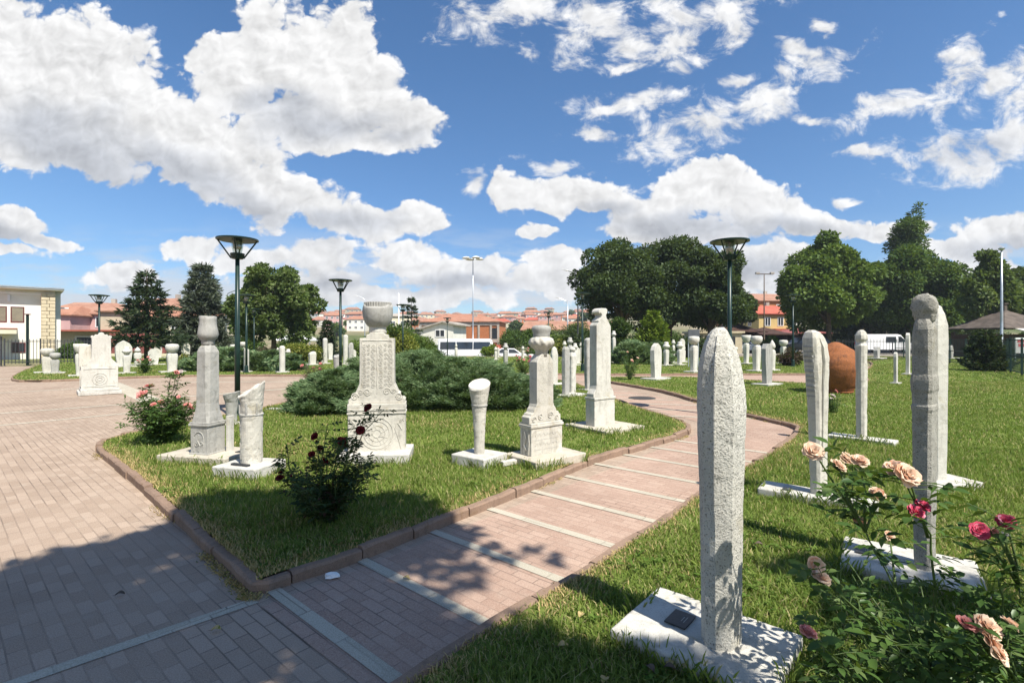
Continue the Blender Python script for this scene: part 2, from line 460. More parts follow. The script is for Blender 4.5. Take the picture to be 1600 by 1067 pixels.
scene = bpy.context.scene
cam = bpy.data.cameras.new('camera'); camo = bpy.data.objects.new('camera', cam); C.objects.link(camo)
camo.location = (0, 0, CAM_H); camo.rotation_euler = (PI / 2, 0, 0)
cam.sensor_width = 36; cam.lens = 36 * F / 1600; cam.shift_y = -3.5 / 1600
cam.clip_start = 0.05; cam.clip_end = 6000
scene.camera = camo
sl = bpy.data.lights.new('sun', 'SUN'); slo = bpy.data.objects.new('sun', sl); C.objects.link(slo)
sl.energy = 5.0; sl.angle = math.radians(0.53); sl.color = (1.0, 0.95, 0.86)
slo.rotation_euler = SUN.to_track_quat('Z', 'Y').to_euler()
slo.location = SUN * 30
vs = scene.view_settings
scene.display_settings.display_device = 'sRGB'
vs.view_transform = 'Standard'; vs.look = 'None'; vs.gamma = 1.0; vs.use_curve_mapping = False
vs.exposure = 0.75
try:
    scene.cycles.max_bounces = 6; scene.cycles.transparent_max_bounces = 12
    scene.cycles.diffuse_bounces = 3; scene.cycles.glossy_bounces = 2; scene.cycles.transmission_bounces = 4
    scene.cycles.use_denoising = True
    scene.cycles.caustics_reflective = False; scene.cycles.caustics_refractive = False
    scene.cycles.sample_clamp_indirect = 6.0
except Exception:
    pass

def make_sky():
    w = bpy.data.worlds.new('World'); scene.world = w; w.use_nodes = True
    nt = w.node_tree; nt.nodes.clear()
    out = N(nt, 'ShaderNodeOutputWorld'); bg = N(nt, 'ShaderNodeBackground'); L_(nt, bg.outputs[0], out.inputs[0])
    sky = N(nt, 'ShaderNodeTexSky'); sky.sky_type = 'NISHITA'; sky.sun_disc = False
    sky.sun_elevation = SUN_EL; sky.sun_rotation = SUN_AZ; sky.altitude = 800; sky.air_density = 1.0
    sky.dust_density = 0.6; sky.ozone_density = 2.6
    bg.inputs[1].default_value = 0.09
    tc = N(nt, 'ShaderNodeTexCoord')
    sep = N(nt, 'ShaderNodeSeparateXYZ'); L_(nt, tc.outputs['Generated'], sep.inputs[0])
    ay = math_(nt, 'MAXIMUM', math_(nt, 'ABSOLUTE', sep.outputs[1]), 0.12)
    u = math_(nt, 'DIVIDE', sep.outputs[0], ay); v = math_(nt, 'DIVIDE', sep.outputs[2], ay)
    cmb = N(nt, 'ShaderNodeCombineXYZ'); L_(nt, u, cmb.inputs[0]); L_(nt, v, cmb.inputs[1])
    p0 = cmb.outputs[0]
    # clouds as soft lobes in the direction plane (u = x/y, v = z/y), broken up by fractal noise
    wrp = N(nt, 'ShaderNodeTexNoise'); wrp.inputs['Scale'].default_value = 6.5; wrp.inputs['Detail'].default_value = 4
    L_(nt, p0, wrp.inputs['Vector'])
    wm = N(nt, 'ShaderNodeVectorMath', operation='MULTIPLY_ADD'); L_(nt, wrp.outputs['Color'], wm.inputs[0])
    wm.inputs[1].default_value = (0.14, 0.10, 0); wm.inputs[2].default_value = (-0.07, -0.05, 0)
    pw = N(nt, 'ShaderNodeVectorMath', operation='ADD'); L_(nt, p0, pw.inputs[0]); L_(nt, wm.outputs[0], pw.inputs[1])
    def rot(src, deg):
        r = N(nt, 'ShaderNodeVectorRotate'); r.rotation_type = 'Z_AXIS'; r.inputs['Angle'].default_value = math.radians(deg)
        L_(nt, src, r.inputs['Vector']); return r.outputs[0]
    srcs = {0: pw.outputs[0], 1: rot(pw.outputs[0], 24), -1: rot(pw.outputs[0], -20)}
    def lobes(bl, k, grow=1.0):
        acc = None
        for (cx, cy, rx, ry, q) in bl:
            rx, ry = rx * grow, ry * grow
            x = (cx - 800) / F; y = (530 - cy) / F
            if q:
                a = math.radians(24 if q > 0 else -20)
                x, y = x * math.cos(a) - y * math.sin(a), x * math.sin(a) + y * math.cos(a)
            sx, sy = F / rx, F / ry
            ma = N(nt, 'ShaderNodeVectorMath', operation='MULTIPLY_ADD'); L_(nt, srcs[q], ma.inputs[0])
            ma.inputs[1].default_value = (sx, sy, 0); ma.inputs[2].default_value = (-x * sx, -y * sy, 0)
            ln = N(nt, 'ShaderNodeVectorMath', operation='LENGTH'); L_(nt, ma.outputs[0], ln.inputs[0])
            acc = ln.outputs['Value'] if acc is None else math_(nt, 'SMOOTH_MIN', acc, ln.outputs['Value'], k)
        return acc
    dense = [(30, 110, 170, 120, 0), (150, 110, 150, 95, 1), (110, 200, 190, 85, 0), (255, 180, 130, 75, 1), (330, 240, 150, 75, 1),
             (410, 290, 130, 55, 1), (500, 320, 120, 48, 1), (590, 350, 80, 34, 0), (645, 345, 52, 36, 0), (10, 230, 140, 55, 0),
             (470, 80, 95, 90, 0), (400, 60, 60, 70, 0), (345, 75, 42, 38, 0), (375, 140, 75, 60, 0), (560, 130, 90, 80, 1),
             (640, 185, 62, 40, 0), (520, 185, 130, 52, 0), (590, 215, 95, 28, 0), (540, 50, 60, 50, 0),
             (1100, 305, 105, 55, 0), (1190, 335, 110, 48, 0), (1010, 330, 90, 42, 0), (890, 305, 110, 34, 0), (800, 300, 48, 30, 0),
             (1060, 365, 150, 25, 0), (1270, 355, 80, 26, 0), (1385, 362, 95, 20, 0), (840, 360, 30, 16, 0),
             (20, 362, 62, 26, 0), (65, 378, 55, 14, 0), (15, 398, 60, 14, 0), (195, 428, 62, 26, 0), (300, 388, 48, 24, 0), (385, 402, 80, 26, 0),
             (505, 402, 58, 30, 0), (470, 440, 120, 26, 0), (640, 408, 75, 26, 0), (720, 432, 110, 26, 0), (870, 408, 55, 26, 0), (860, 440, 90, 24, 0),
             (640, 462, 200, 20, 0), (1230, 405, 110, 26, 0), (1200, 440, 120, 24, 0), (1570, 355, 90, 32, 0), (1500, 385, 85, 22, 0), (1560, 420, 110, 24, 0)]
    wisp = [(755, 32, 66, 34, 0), (830, 20, 80, 38, 0), (890, 70, 42, 32, 0), (930, 28, 80, 42, 0), (985, 62, 50, 36, 0), (1060, 55, 42, 34, 0), (1060, 10, 90, 30, 0),
            (1140, 22, 70, 34, -1), (985, 103, 18, 10, 0), (960, 160, 62, 20, 0), (1020, 155, 60, 18, -1), (1050, 220, 62, 30, 0), (1110, 195, 90, 32, -1),
            (1190, 155, 70, 30, -1), (1270, 108, 80, 24, -1), (1255, 85, 30, 14, 0), (1160, 118, 60, 10, 0), (930, 205, 40, 14, 0), (868, 258, 48, 13, 0), (735, 296, 20, 18, 0),
            (1420, 165, 95, 24, -1), (1500, 105, 36, 40, 0), (1515, 60, 40, 14, -1), (1545, 140, 60, 32, -1), (1590, 115, 40, 30, 0), (1500, 240, 110, 32, 0),
            (1580, 205, 70, 55, 0), (1350, 232, 48, 9, 0), (1440, 255, 40, 14, 0), (1285, 38, 14, 16, 0), (1260, 188, 22, 8, 0), (1325, 305, 18, 7, 0)]
    dd = lobes(dense, 0.22); dw = lobes(wisp, 0.18)
    def shifted(dx, dy, sx=1.0, sy=1.25, rz=0.0):
        m = N(nt, 'ShaderNodeMapping'); m.inputs['Scale'].default_value = (sx, sy, 1); m.inputs['Location'].default_value = (dx, dy, 0)
        m.inputs['Rotation'].default_value = (0, 0, rz); L_(nt, p0, m.inputs[0]); return m.outputs[0]
    def noise2(co, scale, detail, rough, dist=0.0):
        o = noise_(nt, co, scale, detail, rough, dist); o.node.noise_dimensions = '2D'; return o
    wob = N(nt, 'ShaderNodeTexNoise'); wob.noise_dimensions = '2D'; wob.inputs['Scale'].default_value = 16; wob.inputs['Detail'].default_value = 3; L_(nt, p0, wob.inputs['Vector'])
    def puffs(dx, dy):
        """rounded heads of the cumulus: distance to scattered centres, at several sizes"""
        ad = N(nt, 'ShaderNodeVectorMath', operation='MULTIPLY_ADD'); L_(nt, wob.outputs['Color'], ad.inputs[0]); ad.inputs[1].default_value = (.05, .05, 0); L_(nt, shifted(dx, dy), ad.inputs[2])
        v_ = N(nt, 'ShaderNodeTexVoronoi'); v_.voronoi_dimensions = '2D'; v_.feature = 'SMOOTH_F1'; v_.inputs['Smoothness'].default_value = .35
        v_.inputs['Scale'].default_value = 11.0; v_.inputs['Detail'].default_value = 2.6; v_.inputs['Roughness'].default_value = .62; v_.inputs['Lacunarity'].default_value = 2.3
        L_(nt, ad.outputs[0], v_.inputs['Vector']); return v_.outputs['Distance']
    n1 = noise2(shifted(0, 0), 11.0, 10, 0.62, 0.1)
    n1s = noise2(shifted(0, 0), 5.5, 4, 0.5, 0.1); n2 = noise2(shifted(.014, .03), 5.5, 4, 0.5, 0.1)
    v1 = puffs(0, 0); v2 = puffs(.011, .016)
    n3 = noise2(shifted(3.1, 1.7, 1, 1.7, math.radians(-18)), 11.0, 10, 0.66, 0.35)
    fd = math_(nt, 'ADD', math_(nt, 'MULTIPLY', math_(nt, 'SUBTRACT', 1.0, dd), 1.45), math_(nt, 'MULTIPLY', math_(nt, 'SUBTRACT', n1, 0.5), 1.1))
    fd = math_(nt, 'ADD', fd, math_(nt, 'MULTIPLY', math_(nt, 'SUBTRACT', 0.81, v1), 0.66))
    ad = ramp(nt, fd, -0.05, 0.28)
    fw = math_(nt, 'ADD', math_(nt, 'MULTIPLY', math_(nt, 'SUBTRACT', 1.12, dw), 0.75), math_(nt, 'MULTIPLY', math_(nt, 'SUBTRACT', n3, 0.5), 3.0))
    fw = math_(nt, 'ADD', fw, math_(nt, 'MULTIPLY', math_(nt, 'SUBTRACT', 0.92, v1), 0.5))
    aw = ramp(nt, fw, -0.1, 0.8)
    alpha = math_(nt, 'MAXIMUM', ad, math_(nt, 'MULTIPLY', aw, 0.95))
    # broken low band of far clouds just over the horizon
    mp4 = N(nt, 'ShaderNodeMapping'); mp4.inputs['Scale'].default_value = (1, 5.0, 1); L_(nt, p0, mp4.inputs[0])
    n4 = noise_(nt, mp4.outputs[0], 3.6, 8, 0.6)
    band = math_(nt, 'MULTIPLY', ramp(nt, n4, 0.44, 0.6), ramp(nt, v, 0.26, 0.08))
    # shaded undersides
    sh = lobes([(110, 235, 230, 50, 1), (250, 250, 190, 40, 1), (60, 190, 120, 50, 0), (400, 325, 150, 32, 1), (540, 352, 90, 22, 0), (520, 190, 130, 34, 0), (430, 165, 90, 26, 0), (620, 212, 70, 22, 0),
                (1060, 355, 150, 26, 0), (930, 325, 70, 16, 0), (1210, 362, 110, 18, 0), (20, 380, 70, 14, 0), (1570, 385, 110, 22, 0), (1200, 425, 150, 20, 0), (1540, 225, 90, 26, 0),
                (480, 440, 140, 14, 0), (720, 445, 120, 12, 0)], 0.35)
    shade = ramp(nt, math_(nt, 'ADD', math_(nt, 'SUBTRACT', 1.12, sh), math_(nt, 'MULTIPLY', math_(nt, 'SUBTRACT', n1s, 0.5), 1.3)), -0.25, 1.1)
    core = ramp(nt, fd, 0.05, 0.9)
    lum = math_(nt, 'SUBTRACT', 6.25, math_(nt, 'MULTIPLY', shade, 2.1))
    lum = math_(nt, 'ADD', lum, math_(nt, 'MULTIPLY', math_(nt, 'SUBTRACT', v2, v1), math_(nt, 'SUBTRACT', 1.7, math_(nt, 'MULTIPLY', shade, 0.7))))
    lum = math_(nt, 'SUBTRACT', lum, math_(nt, 'MULTIPLY', math_(nt, 'SUBTRACT', n2, n1s), 3.4))
    lum = math_(nt, 'SUBTRACT', lum, math_(nt, 'MULTIPLY', core, 0.35))
    tint = mixc(nt, shade, (1.0, 0.995, 0.99), (0.93, 0.965, 1.04))
    cl = N(nt, 'ShaderNodeVectorMath', operation='SCALE'); L_(nt, tint, cl.inputs[0]); L_(nt, lum, cl.inputs['Scale'])
    hs = N(nt, 'ShaderNodeHueSaturation', i_Saturation=1.2, i_Value=1.04); L_(nt, sky.outputs[0], hs.inputs['Color'])
    low = mixc(nt, ramp(nt, v, 0.5, 0.0), (1, 1, 1), (0.72, 0.80, 0.90))
    skyc = mixc(nt, 1.0, hs.outputs[0], low, 'MULTIPLY')
    base = mixc(nt, math_(nt, 'MULTIPLY', band, 0.85), skyc, (4.9, 5.05, 5.3))
    L_(nt, mixc(nt, alpha, base, cl.outputs[0]), bg.inputs[0])
    try: w.cycles.sampling_method = 'MANUAL'; w.cycles.sample_map_resolution = 256
    except Exception: pass
make_sky()

# ================================================================== the setting
def catmull(pts, n=6, closed=True):
    out = []
    m = len(pts)
    for i in range(m if closed else m - 1):
        p0, p1, p2, p3 = (np.array(pts[(i + k - 1) % m] if closed else pts[min(max(i + k - 1, 0), m - 1)], float) for k in range(4))
        for t in np.linspace(0, 1, n, endpoint=False):
            out.append(tuple(0.5 * ((2 * p1) + (-p0 + p2) * t + (2 * p0 - 5 * p1 + 4 * p2 - p3) * t * t + (-p0 + 3 * p1 - 3 * p2 + p3) * t ** 3)))
    if not closed: out.append(tuple(pts[-1]))
    return out

def area2(p):
    return sum(p[i][0] * p[(i + 1) % len(p)][1] - p[(i + 1) % len(p)][0] * p[i][1] for i in range(len(p)))

def inset(poly, d):
    """poly counter-clockwise"""
    n = len(poly); out = []
    for i in range(n):
        a, b, c = (np.array(poly[(i + k) % n]) for k in (-1, 0, 1))
        e1 = b - a; e2 = c - b
        n1 = np.array((-e1[1], e1[0])) / max(np.linalg.norm(e1), 1e-6); n2 = np.array((-e2[1], e2[0])) / max(np.linalg.norm(e2), 1e-6)
        nn = n1 + n2; l = np.linalg.norm(nn)
        nn = n1 if l < 1e-3 else nn / l
        k = 1 / max(0.5, float(nn @ n1))
        out.append(tuple(b + nn * d * k))
    return out

def pip(P_, poly):
    x, y = P_[:, 0], P_[:, 1]; ins = np.zeros(len(P_), bool)
    n = len(poly)
    for i in range(n):
        x1, y1 = poly[i]; x2, y2 = poly[(i + 1) % n]
        if y1 == y2: continue
        c = ((y1 > y) != (y2 > y)) & (x < (x2 - x1) * (y - y1) / (y2 - y1) + x1)
        ins ^= c
    return ins

def seg_dist(P_, poly):
    d = np.full(len(P_), 1e9)
    n = len(poly)
    for i in range(n):
        a = np.array(poly[i]); b = np.array(poly[(i + 1) % n]); ab = b - a
        t = np.clip(((P_ - a) @ ab) / max(ab @ ab, 1e-9), 0, 1)
        d = np.minimum(d, np.linalg.norm(P_ - a - t[:, None] * ab, axis=1))
    return d

# ---- terrain to the horizon
def sst(a, b, v):
    t = min(max((v - a) / (b - a), 0.0), 1.0); return t * t * (3 - 2 * t)
def terr(x, y):
    h = 0.0 if y < 30 else min(1.0, (y - 30) / 16) * 0.13
    h -= 0.95 * sst(18, 5, x) * sst(44.3, 49, y) * sst(-52, -40, x)
    r = math.hypot(x * 0.8, y)
    if y > 0 and r > 125:
        k = (r - 125)
        h += 0.058 * k * min(1, .35 + k / 120) if k < 420 else 0.058 * 420 + (k - 420) * 0.0015
        h *= 1.0 + 0.16 * math.tanh((x - 60) / 160) + 0.05 * math.sin(x * 0.021) + 0.03 * math.sin(x * 0.06 + 1)
    return h
def make_ground():
    xs = sorted(set([-3000, -2000, -1200, -800] + list(range(-600, 601, 12)) + [800, 1200, 2000, 3000]))
    ys = [-400, -100, -30, 0, 15, 30, 34, 38, 42, 44.3, 46, 47.5, 49, 60, 80, 100] + list(range(110, 600, 12)) + [620, 700, 900, 1300, 2000, 3500]
    V = [(x, y, terr(x, y) - 0.02) for y in ys for x in xs]
    nx = len(xs)
    Fc = [(j * nx + i, j * nx + i + 1, (j + 1) * nx + i + 1, (j + 1) * nx + i) for j in range(len(ys) - 1) for i in range(nx - 1)]
    me = bpy.data.meshes.new('ground'); me.from_pydata(V, [], Fc); me.update()
    tag(link('ground', me, MATS['far_ground']), kind='structure')
make_ground()

pav = MB(); pav.poly([(-46, -14), (26, -14), (26, 29.5), (-46, 29.5)], 0.0)
tag(pav.build('paving', MATS['paving']), kind='structure')

# street behind the lawns, with a kerbed pavement
rd = MB(); rx_ = list(range(-60, 121, 3))
rd.add([(x, y, terr(x, y) + .012) for y in (49.2, 55, 60) for x in rx_], [(j * len(rx_) + i, j * len(rx_) + i + 1, (j + 1) * len(rx_) + i + 1, (j + 1) * len(rx_) + i) for j in range(2) for i in range(len(rx_) - 1)])
tag(rd.build('road', MATS['asphalt']), kind='structure')
pv = MB()
for x0_ in range(-60, 120, 3):
    za, zb = terr(x0_, 50), terr(x0_ + 3, 50)
    for (y0_, y1_) in ((60.0, 62.8),) + (((44.4, 45.9),) if x0_ >= 18 else ()):
        pv.add([(x0_, y0_, za - .2), (x0_ + 3, y0_, zb - .2), (x0_ + 3, y1_, zb - .2), (x0_, y1_, za - .2), (x0_, y0_, za + .13), (x0_ + 3, y0_, zb + .13), (x0_ + 3, y1_, zb + .13), (x0_, y1_, za + .13)], [(4, 5, 6, 7), (0, 1, 5, 4), (3, 7, 6, 2)])
tag(pv.build('pavement', MATS['concrete_pave']), kind='structure')

D1 = np.array((0.652, 0.759)); D2 = np.array((-0.759, 0.652))
# the path: a sheet over the plaza paving, its own paler blocks
pth = MB()
q = [G(420, 940), G(600, 1090)]
path_poly = [(-1.50, 2.98), (-0.35, 2.02), (0.3, 2.6), (4.4, 7.2), (5.9, 8.2), (5.6, 9.2), (2.2, 19.2), (14.0, 16.0), (14.6, 22.0), (1.4, 22.4), (1.4, 19.0), (3.6, 9.6), (3.3, 8.6)]
pth.poly(path_poly, 0.004)
tag(pth.build('path', MATS['path_paving']), kind='structure')

def strip(mb, a, b, w, z=0.008):
    a = np.array(a); b = np.array(b); d = (b - a) / np.linalg.norm(b - a); n = np.array((-d[1], d[0])) * w / 2
    mb.add([(*(a - n), z), (*(b - n), z), (*(b + n), z), (*(a + n), z)], [(0, 1, 2, 3)])
sb = MB()
for s in (1.42, 2.03, 2.72, 3.43, 4.13, 4.83, 5.55, 6.25, 6.95, 7.65):
    t0, t1 = (1.55, 3.5) if s > 1.9 else (1.0, 3.30)
    strip(sb, D1 * s + D2 * t0, D1 * s + D2 * t1, 0.082)
for yy in np.arange(10.2, 20, 1.05):
    strip(sb, (5.6 - (yy - 9.2) * 0.33, yy - 0.25), (2.5 - (yy - 9.2) * 0.2, yy + 0.35), 0.1)
tag(sb.build('path_stripes', MATS['strip_paving']), kind='structure')
sb2 = MB()
strip(sb2, G(400, 938), (-4.2, 0.45), 0.082, 0.004)
strip(sb2, (-11.03, 10.76), (-8.6, 13.2), 0.14, 0.004)
strip(sb2, (-9.7, 9.0), (-7.9, 11.3), 0.12, 0.004)
strip(sb2, (-15.9, 14.2), (-13.6, 16.6), 0.16, 0.004)
strip(sb2, (-14.6, 18.2), (-9.3, 12.9), 0.5, 0.0045)
strip(sb2, (-9.2, 13.8), (-6.4, 17.2), 0.2, 0.004)
strip(sb2, (-12.5, 18.6), (-7.2, 18.9), 0.16, 0.004)
strip(sb2, (-20, 20.5), (-24, 17.5), 0.2, 0.004)
tag(sb2.build('plaza_stripes', MATS['strip_paving']), kind='structure')

# ---- raised beds
BED_A = [G(150, 706), G(178, 732), G(207, 757), G(252, 798), G(302, 844), G(352, 892), G(388, 926), G(402, 931), G(470, 908), G(560, 879), G(690, 825), G(820, 772), G(930, 724), G(1000, 704), G(1062, 686),
         G(1079, 674), G(1064, 662), G(1012, 645), G(948, 621), (2.25, 17.6), (1.7, 18.7), (0.2, 19.2), (-2.4, 18.9), (-5.0, 17.6), (-6.0, 15.4), G(464, 627), G(411, 641), G(345, 655), G(300, 663), G(215, 680), G(168, 692)]
BED_B = [(-2.5, -.1), (-1.1, 1.57), G(645, 1067), G(760, 992), G(905, 905), G(968, 862), G(1030, 823), G(1075, 788), G(1120, 760), G(1180, 727), G(1222, 697), G(1242, 679), G(1233, 668), G(1160, 650), G(1090, 630), G(1030, 613),
         (3.6, 17.9), (3.2, 19.6), (4.2, 20.25), (7.5, 20.2), (9.4, 18.2), (11.2, 16.8), (12.9, 18.2), (16.2, 23.0), (20.5, 28.6), (24, 33.5), (30, 43.9), (50, 43.9), (50, 30), (38, 22), (30, 14), (22, 7), (14, 1), (8, -2.5), (2.5, -3.0), (-2.6, -1.4)]
BED_C = [(-26, 27), (-24, 24.5), (-19.5, 19.4), (-17.6, 18.5), (-15.9, 19.9), (-13.6, 21.2), (-9.7, 21.4), (-6, 21.7), (1.9, 22.3), (6, 22.0), (12.9, 22.2), (14.4, 21.9), (15.2, 23.0), (19.2, 28.5), (22.5, 33), (29.2, 43.9), (-36, 43.9), (-33, 36)]
def ccw(p): return p if area2(p) > 0 else p[::-1]
def smooth_poly(p, n): return ccw(catmull(ccw(p), n))
BEDS = {'A': smooth_poly(BED_A, 4), 'B': smooth_poly(BED_B, 4), 'C': smooth_poly(BED_C, 3)}

def kerb(name, poly, w=0.085, h=0.092, step=0.55, far=60.0):
    """a row of worn kerb blocks along a bed's edge"""
    mb = MB(); pts = [np.array(p) for p in poly] + [np.array(poly[0])]
    cum = [0.0]
    for a, b in zip(pts, pts[1:]): cum.append(cum[-1] + np.linalg.norm(b - a))
    def at(s):
        s = min(max(s, 0), cum[-1] - 1e-6)
        i = max(k for k in range(len(cum) - 1) if cum[k] <= s)
        t = (s - cum[i]) / max(cum[i + 1] - cum[i], 1e-9)
        d = pts[i + 1] - pts[i]; d = d / max(np.linalg.norm(d), 1e-9)
        return pts[i] * (1 - t) + pts[i + 1] * t, np.array((-d[1], d[0]))
    s = 0.0
    while s < cum[-1] - 0.05:
        L = step * random.uniform(0.75, 1.25); e = min(s + L - 0.012, cum[-1])
        k = 4 if np.linalg.norm(at(s)[0]) < 12 else 1
        jz = random.uniform(-0.02, 0.008); jo = random.uniform(-0.012, 0.012); jt = random.uniform(-0.012, 0.012)
        rings = []
        for i in range(k + 1):
            p, n = at(s + (e - s) * i / k)
            o, inn = p + n * jo, p + n * (w + jo)
            c = 0.016
            jz2 = jz + jt * (i / k - .5) + (random.uniform(-.005, .004) if k > 1 else 0); c = random.uniform(.008, .022)
            rings.append([(o[0], o[1], -0.03), (o[0], o[1], h + jz2 - c), (*(o + n * c), h + jz2), (*(inn - n * c), h + jz2), (inn[0], inn[1], h + jz2 - c), (inn[0], inn[1], -0.03)])
        mb.loft(rings)
        s += L
    o = mb.build(name, MATS['kerb_stone'])
    o.data.materials.append(MATS['kerb_tan'])
    return tag(o, kind='structure')
kerb('kerb', BEDS['A']); kerb('kerb', BEDS['B']); kerb('kerb', BEDS['C'], step=0.9)

LAWN_Z = 0.082
for k in 'ABC':
    me = MB().poly(inset(BEDS[k], 0.075), LAWN_Z - .006).mesh('lawn')
    bm = bmesh.new(); bm.from_mesh(me); bmesh.ops.triangulate(bm, faces=bm.faces); bm.to_mesh(me); bm.free()
    tag(link('lawn', me, MATS['lawn_soil']), kind='structure')

PLINTHS = []          # (cx, cy, w, d, rz) kept clear of grass
def grass():
    rng = np.random.default_rng(5)
    bands = [(0.9, 2.6, 9500, .72, 2), (2.6, 4.2, 7500, .78, 2), (4.2, 7, 4200, 1.0, 1), (7, 11, 1700, 1.6, 1), (11, 18, 700, 2.3, 1), (18, 30, 210, 3.6, 1), (30, 44, 60, 6.0, 1)]
    acc = {1: [[], []], 2: [[], []]}; off = {1: 0, 2: 0}
    strawV = []; 
    polys = {k: inset(BEDS[k], 0.06) for k in 'ABC'}
    for (y0, y1, den, wk, seg) in bands:
        x0, x1 = -1.08 * y1 - 1.6, 1.08 * y1 + 2.4
        n = int(den * (x1 - x0) * (y1 - y0))
        pt = np.stack([rng.uniform(x0, x1, n), rng.uniform(y0, y1, n)], 1)
        pt = pt[(pt[:, 0] < 1.08 * pt[:, 1] + 2.4) & (pt[:, 0] > -1.08 * pt[:, 1] - 1.6)]
        keep = np.zeros(len(pt), bool)
        for k in 'ABC': keep |= pip(pt, polys[k])
        pt = pt[keep]
        for (cx, cy, w, d, rz) in PLINTHS:
            dx, dy = pt[:, 0] - cx, pt[:, 1] - cy
            lx = dx * math.cos(rz) + dy * math.sin(rz); ly = -dx * math.sin(rz) + dy * math.cos(rz)
            pt = pt[~((np.abs(lx) < w / 2 - 0.005) & (np.abs(ly) < d / 2 - 0.005))]
        if not len(pt): continue
        X, Y = pt[:, 0], pt[:, 1]
        wn = np.sin(X * 3.3 + 2.1 * np.sin(Y * 2.1 + .7)) * np.sin(Y * 3.9 + 1.9 * np.sin(X * 2.7)) + .5 * np.sin(X * 9.1 + Y * 4.7) * np.sin(Y * 8.3 - X * 3.1)
        pt = pt[rng.random(len(pt)) < np.clip(1.0 + .9 * (wn + .35), .35, 1)]
        X, Y = pt[:, 0], pt[:, 1]
        cl = 0.5 + 0.25 * np.sin(X * 5.1 + 1.3 * np.sin(Y * 3.7)) + 0.25 * np.sin(Y * 6.3 + 1.7 * np.sin(X * 4.3 + 1))
        big = 0.5 + 0.5 * np.sin(X * 0.9 + 2 * np.sin(Y * 0.7)) * np.sin(Y * 1.1 + 0.6)
        ed = np.full(len(pt), 9.0)
        if y0 < 20:
            for k in 'AB': ed = np.minimum(ed, seg_dist(pt, BEDS[k]))
        # thinner, straw-coloured edge along the kerbs
        dryp = np.clip(1.35 - ed / 0.26, 0, 1) * np.clip(0.52 + 1.1 * (0.5 + 0.5 * np.sin(X * 2.3 + Y * 1.7 + 2 * np.sin(X * 1.1))), 0, 1)
        dry = rng.random(len(pt)) < np.maximum(dryp, 0.05 + 0.24 * np.clip((big - .6) / .35, 0, 1))
        h = (0.020 + 0.036 * rng.random(len(pt)) ** 1.3 + 0.018 * cl) * (0.8 + 0.4 * big) * np.where(dry, 0.75, 1.0)
        h *= np.clip(ed / 0.2, 0.7, 1.0) * (1.0 if y0 < 7 else 0.85)
        tall = rng.random(len(pt)) < 0.004; h = np.where(tall, h * 2.1, h)
        w = 0.0042 * wk * rng.uniform(0.7, 1.4, len(pt))
        th = rng.uniform(0, 2 * PI, len(pt)); lean = rng.uniform(0.1, 1.25, len(pt)) * h
        dirx, diry = np.cos(th), np.sin(th); ph = th + PI / 2 + rng.normal(0, 0.5, len(pt))
        bx, by = np.cos(ph) * w, np.sin(ph) * w
        z0 = np.full(len(pt), LAWN_Z - 0.004)
        def vv(kl, kz, kw, s): return np.stack([X + dirx * lean * kl + s * bx * kw, Y + diry * lean * kl + s * by * kw, z0 + h * kz], 1)
        if seg == 2:
            V = np.stack([vv(0, 0, 1, -1), vv(0, 0, 1, 1), vv(.35, .62, .8, 1), vv(.35, .62, .8, -1), vv(1, 1 - 0.12, .12, 1), vv(1, 1 - 0.12, .12, -1)], 1)
            Fq = np.array([[0, 1, 2, 3], [3, 2, 4, 5]])
        else:
            V = np.stack([vv(0, 0, 1, -1), vv(0, 0, 1, 1), vv(.8, .95, .25, 1), vv(.8, .95, .25, -1)], 1)
            Fq = np.array([[0, 1, 2, 3]])
        for d_, key in ((False, 0), (True, 1)):
            m = dry == d_
            vsub = V[m]; k = vsub.shape[1]
            if not len(vsub): continue
            acc[seg][key].append((vsub.reshape(-1, 3), (np.arange(len(vsub))[:, None, None] * k + Fq[None]).reshape(-1, 4)))
    # dry tufts and weeds that root in the joint along the foot of the kerbs
    tv = []
    # longer blades the mower misses round the plinths
    gv = []
    for (cx, cy, w, d, rz) in PLINTHS:
        if cy > 16: continue
        for _ in range(int((w + d) * 2 * (420 if cy < 5 else 200))):
            s = rng.uniform(0, 2 * (w + d)); o = abs(rng.normal(0, .018)) + .002
            if s < w: lx, ly = s - w / 2, -d / 2 - o
            elif s < w + d: lx, ly = w / 2 + o, s - w - d / 2
            elif s < 2 * w + d: lx, ly = s - w - d - w / 2, d / 2 + o
            else: lx, ly = -w / 2 - o, s - 2 * w - d - d / 2
            if math.sin(s * 9 + cx * 7) * math.sin(s * 4.1 + cy) < -.25 + .5 * rng.random() - .25: continue
            c = np.array((cx + lx * math.cos(rz) - ly * math.sin(rz), cy + lx * math.sin(rz) + ly * math.cos(rz)))
            th = rng.uniform(0, 6.28); hh = rng.uniform(.03, .125); ln = hh * rng.uniform(.1, .8); wd = .0022 if cy < 5 else .004
            dv = np.array((math.cos(th), math.sin(th))); e = np.array((-dv[1], dv[0])) * wd
            gv.append([(*(c - e), LAWN_Z - .01), (*(c + e), LAWN_Z - .01), (*(c + dv * ln * .7 + e * .5), LAWN_Z + hh * .85), (*(c + dv * ln - e * .2), LAWN_Z + hh)])
    gv = np.array(gv); acc[1][0].append((gv.reshape(-1, 3), np.arange(len(gv) * 4).reshape(-1, 4)))
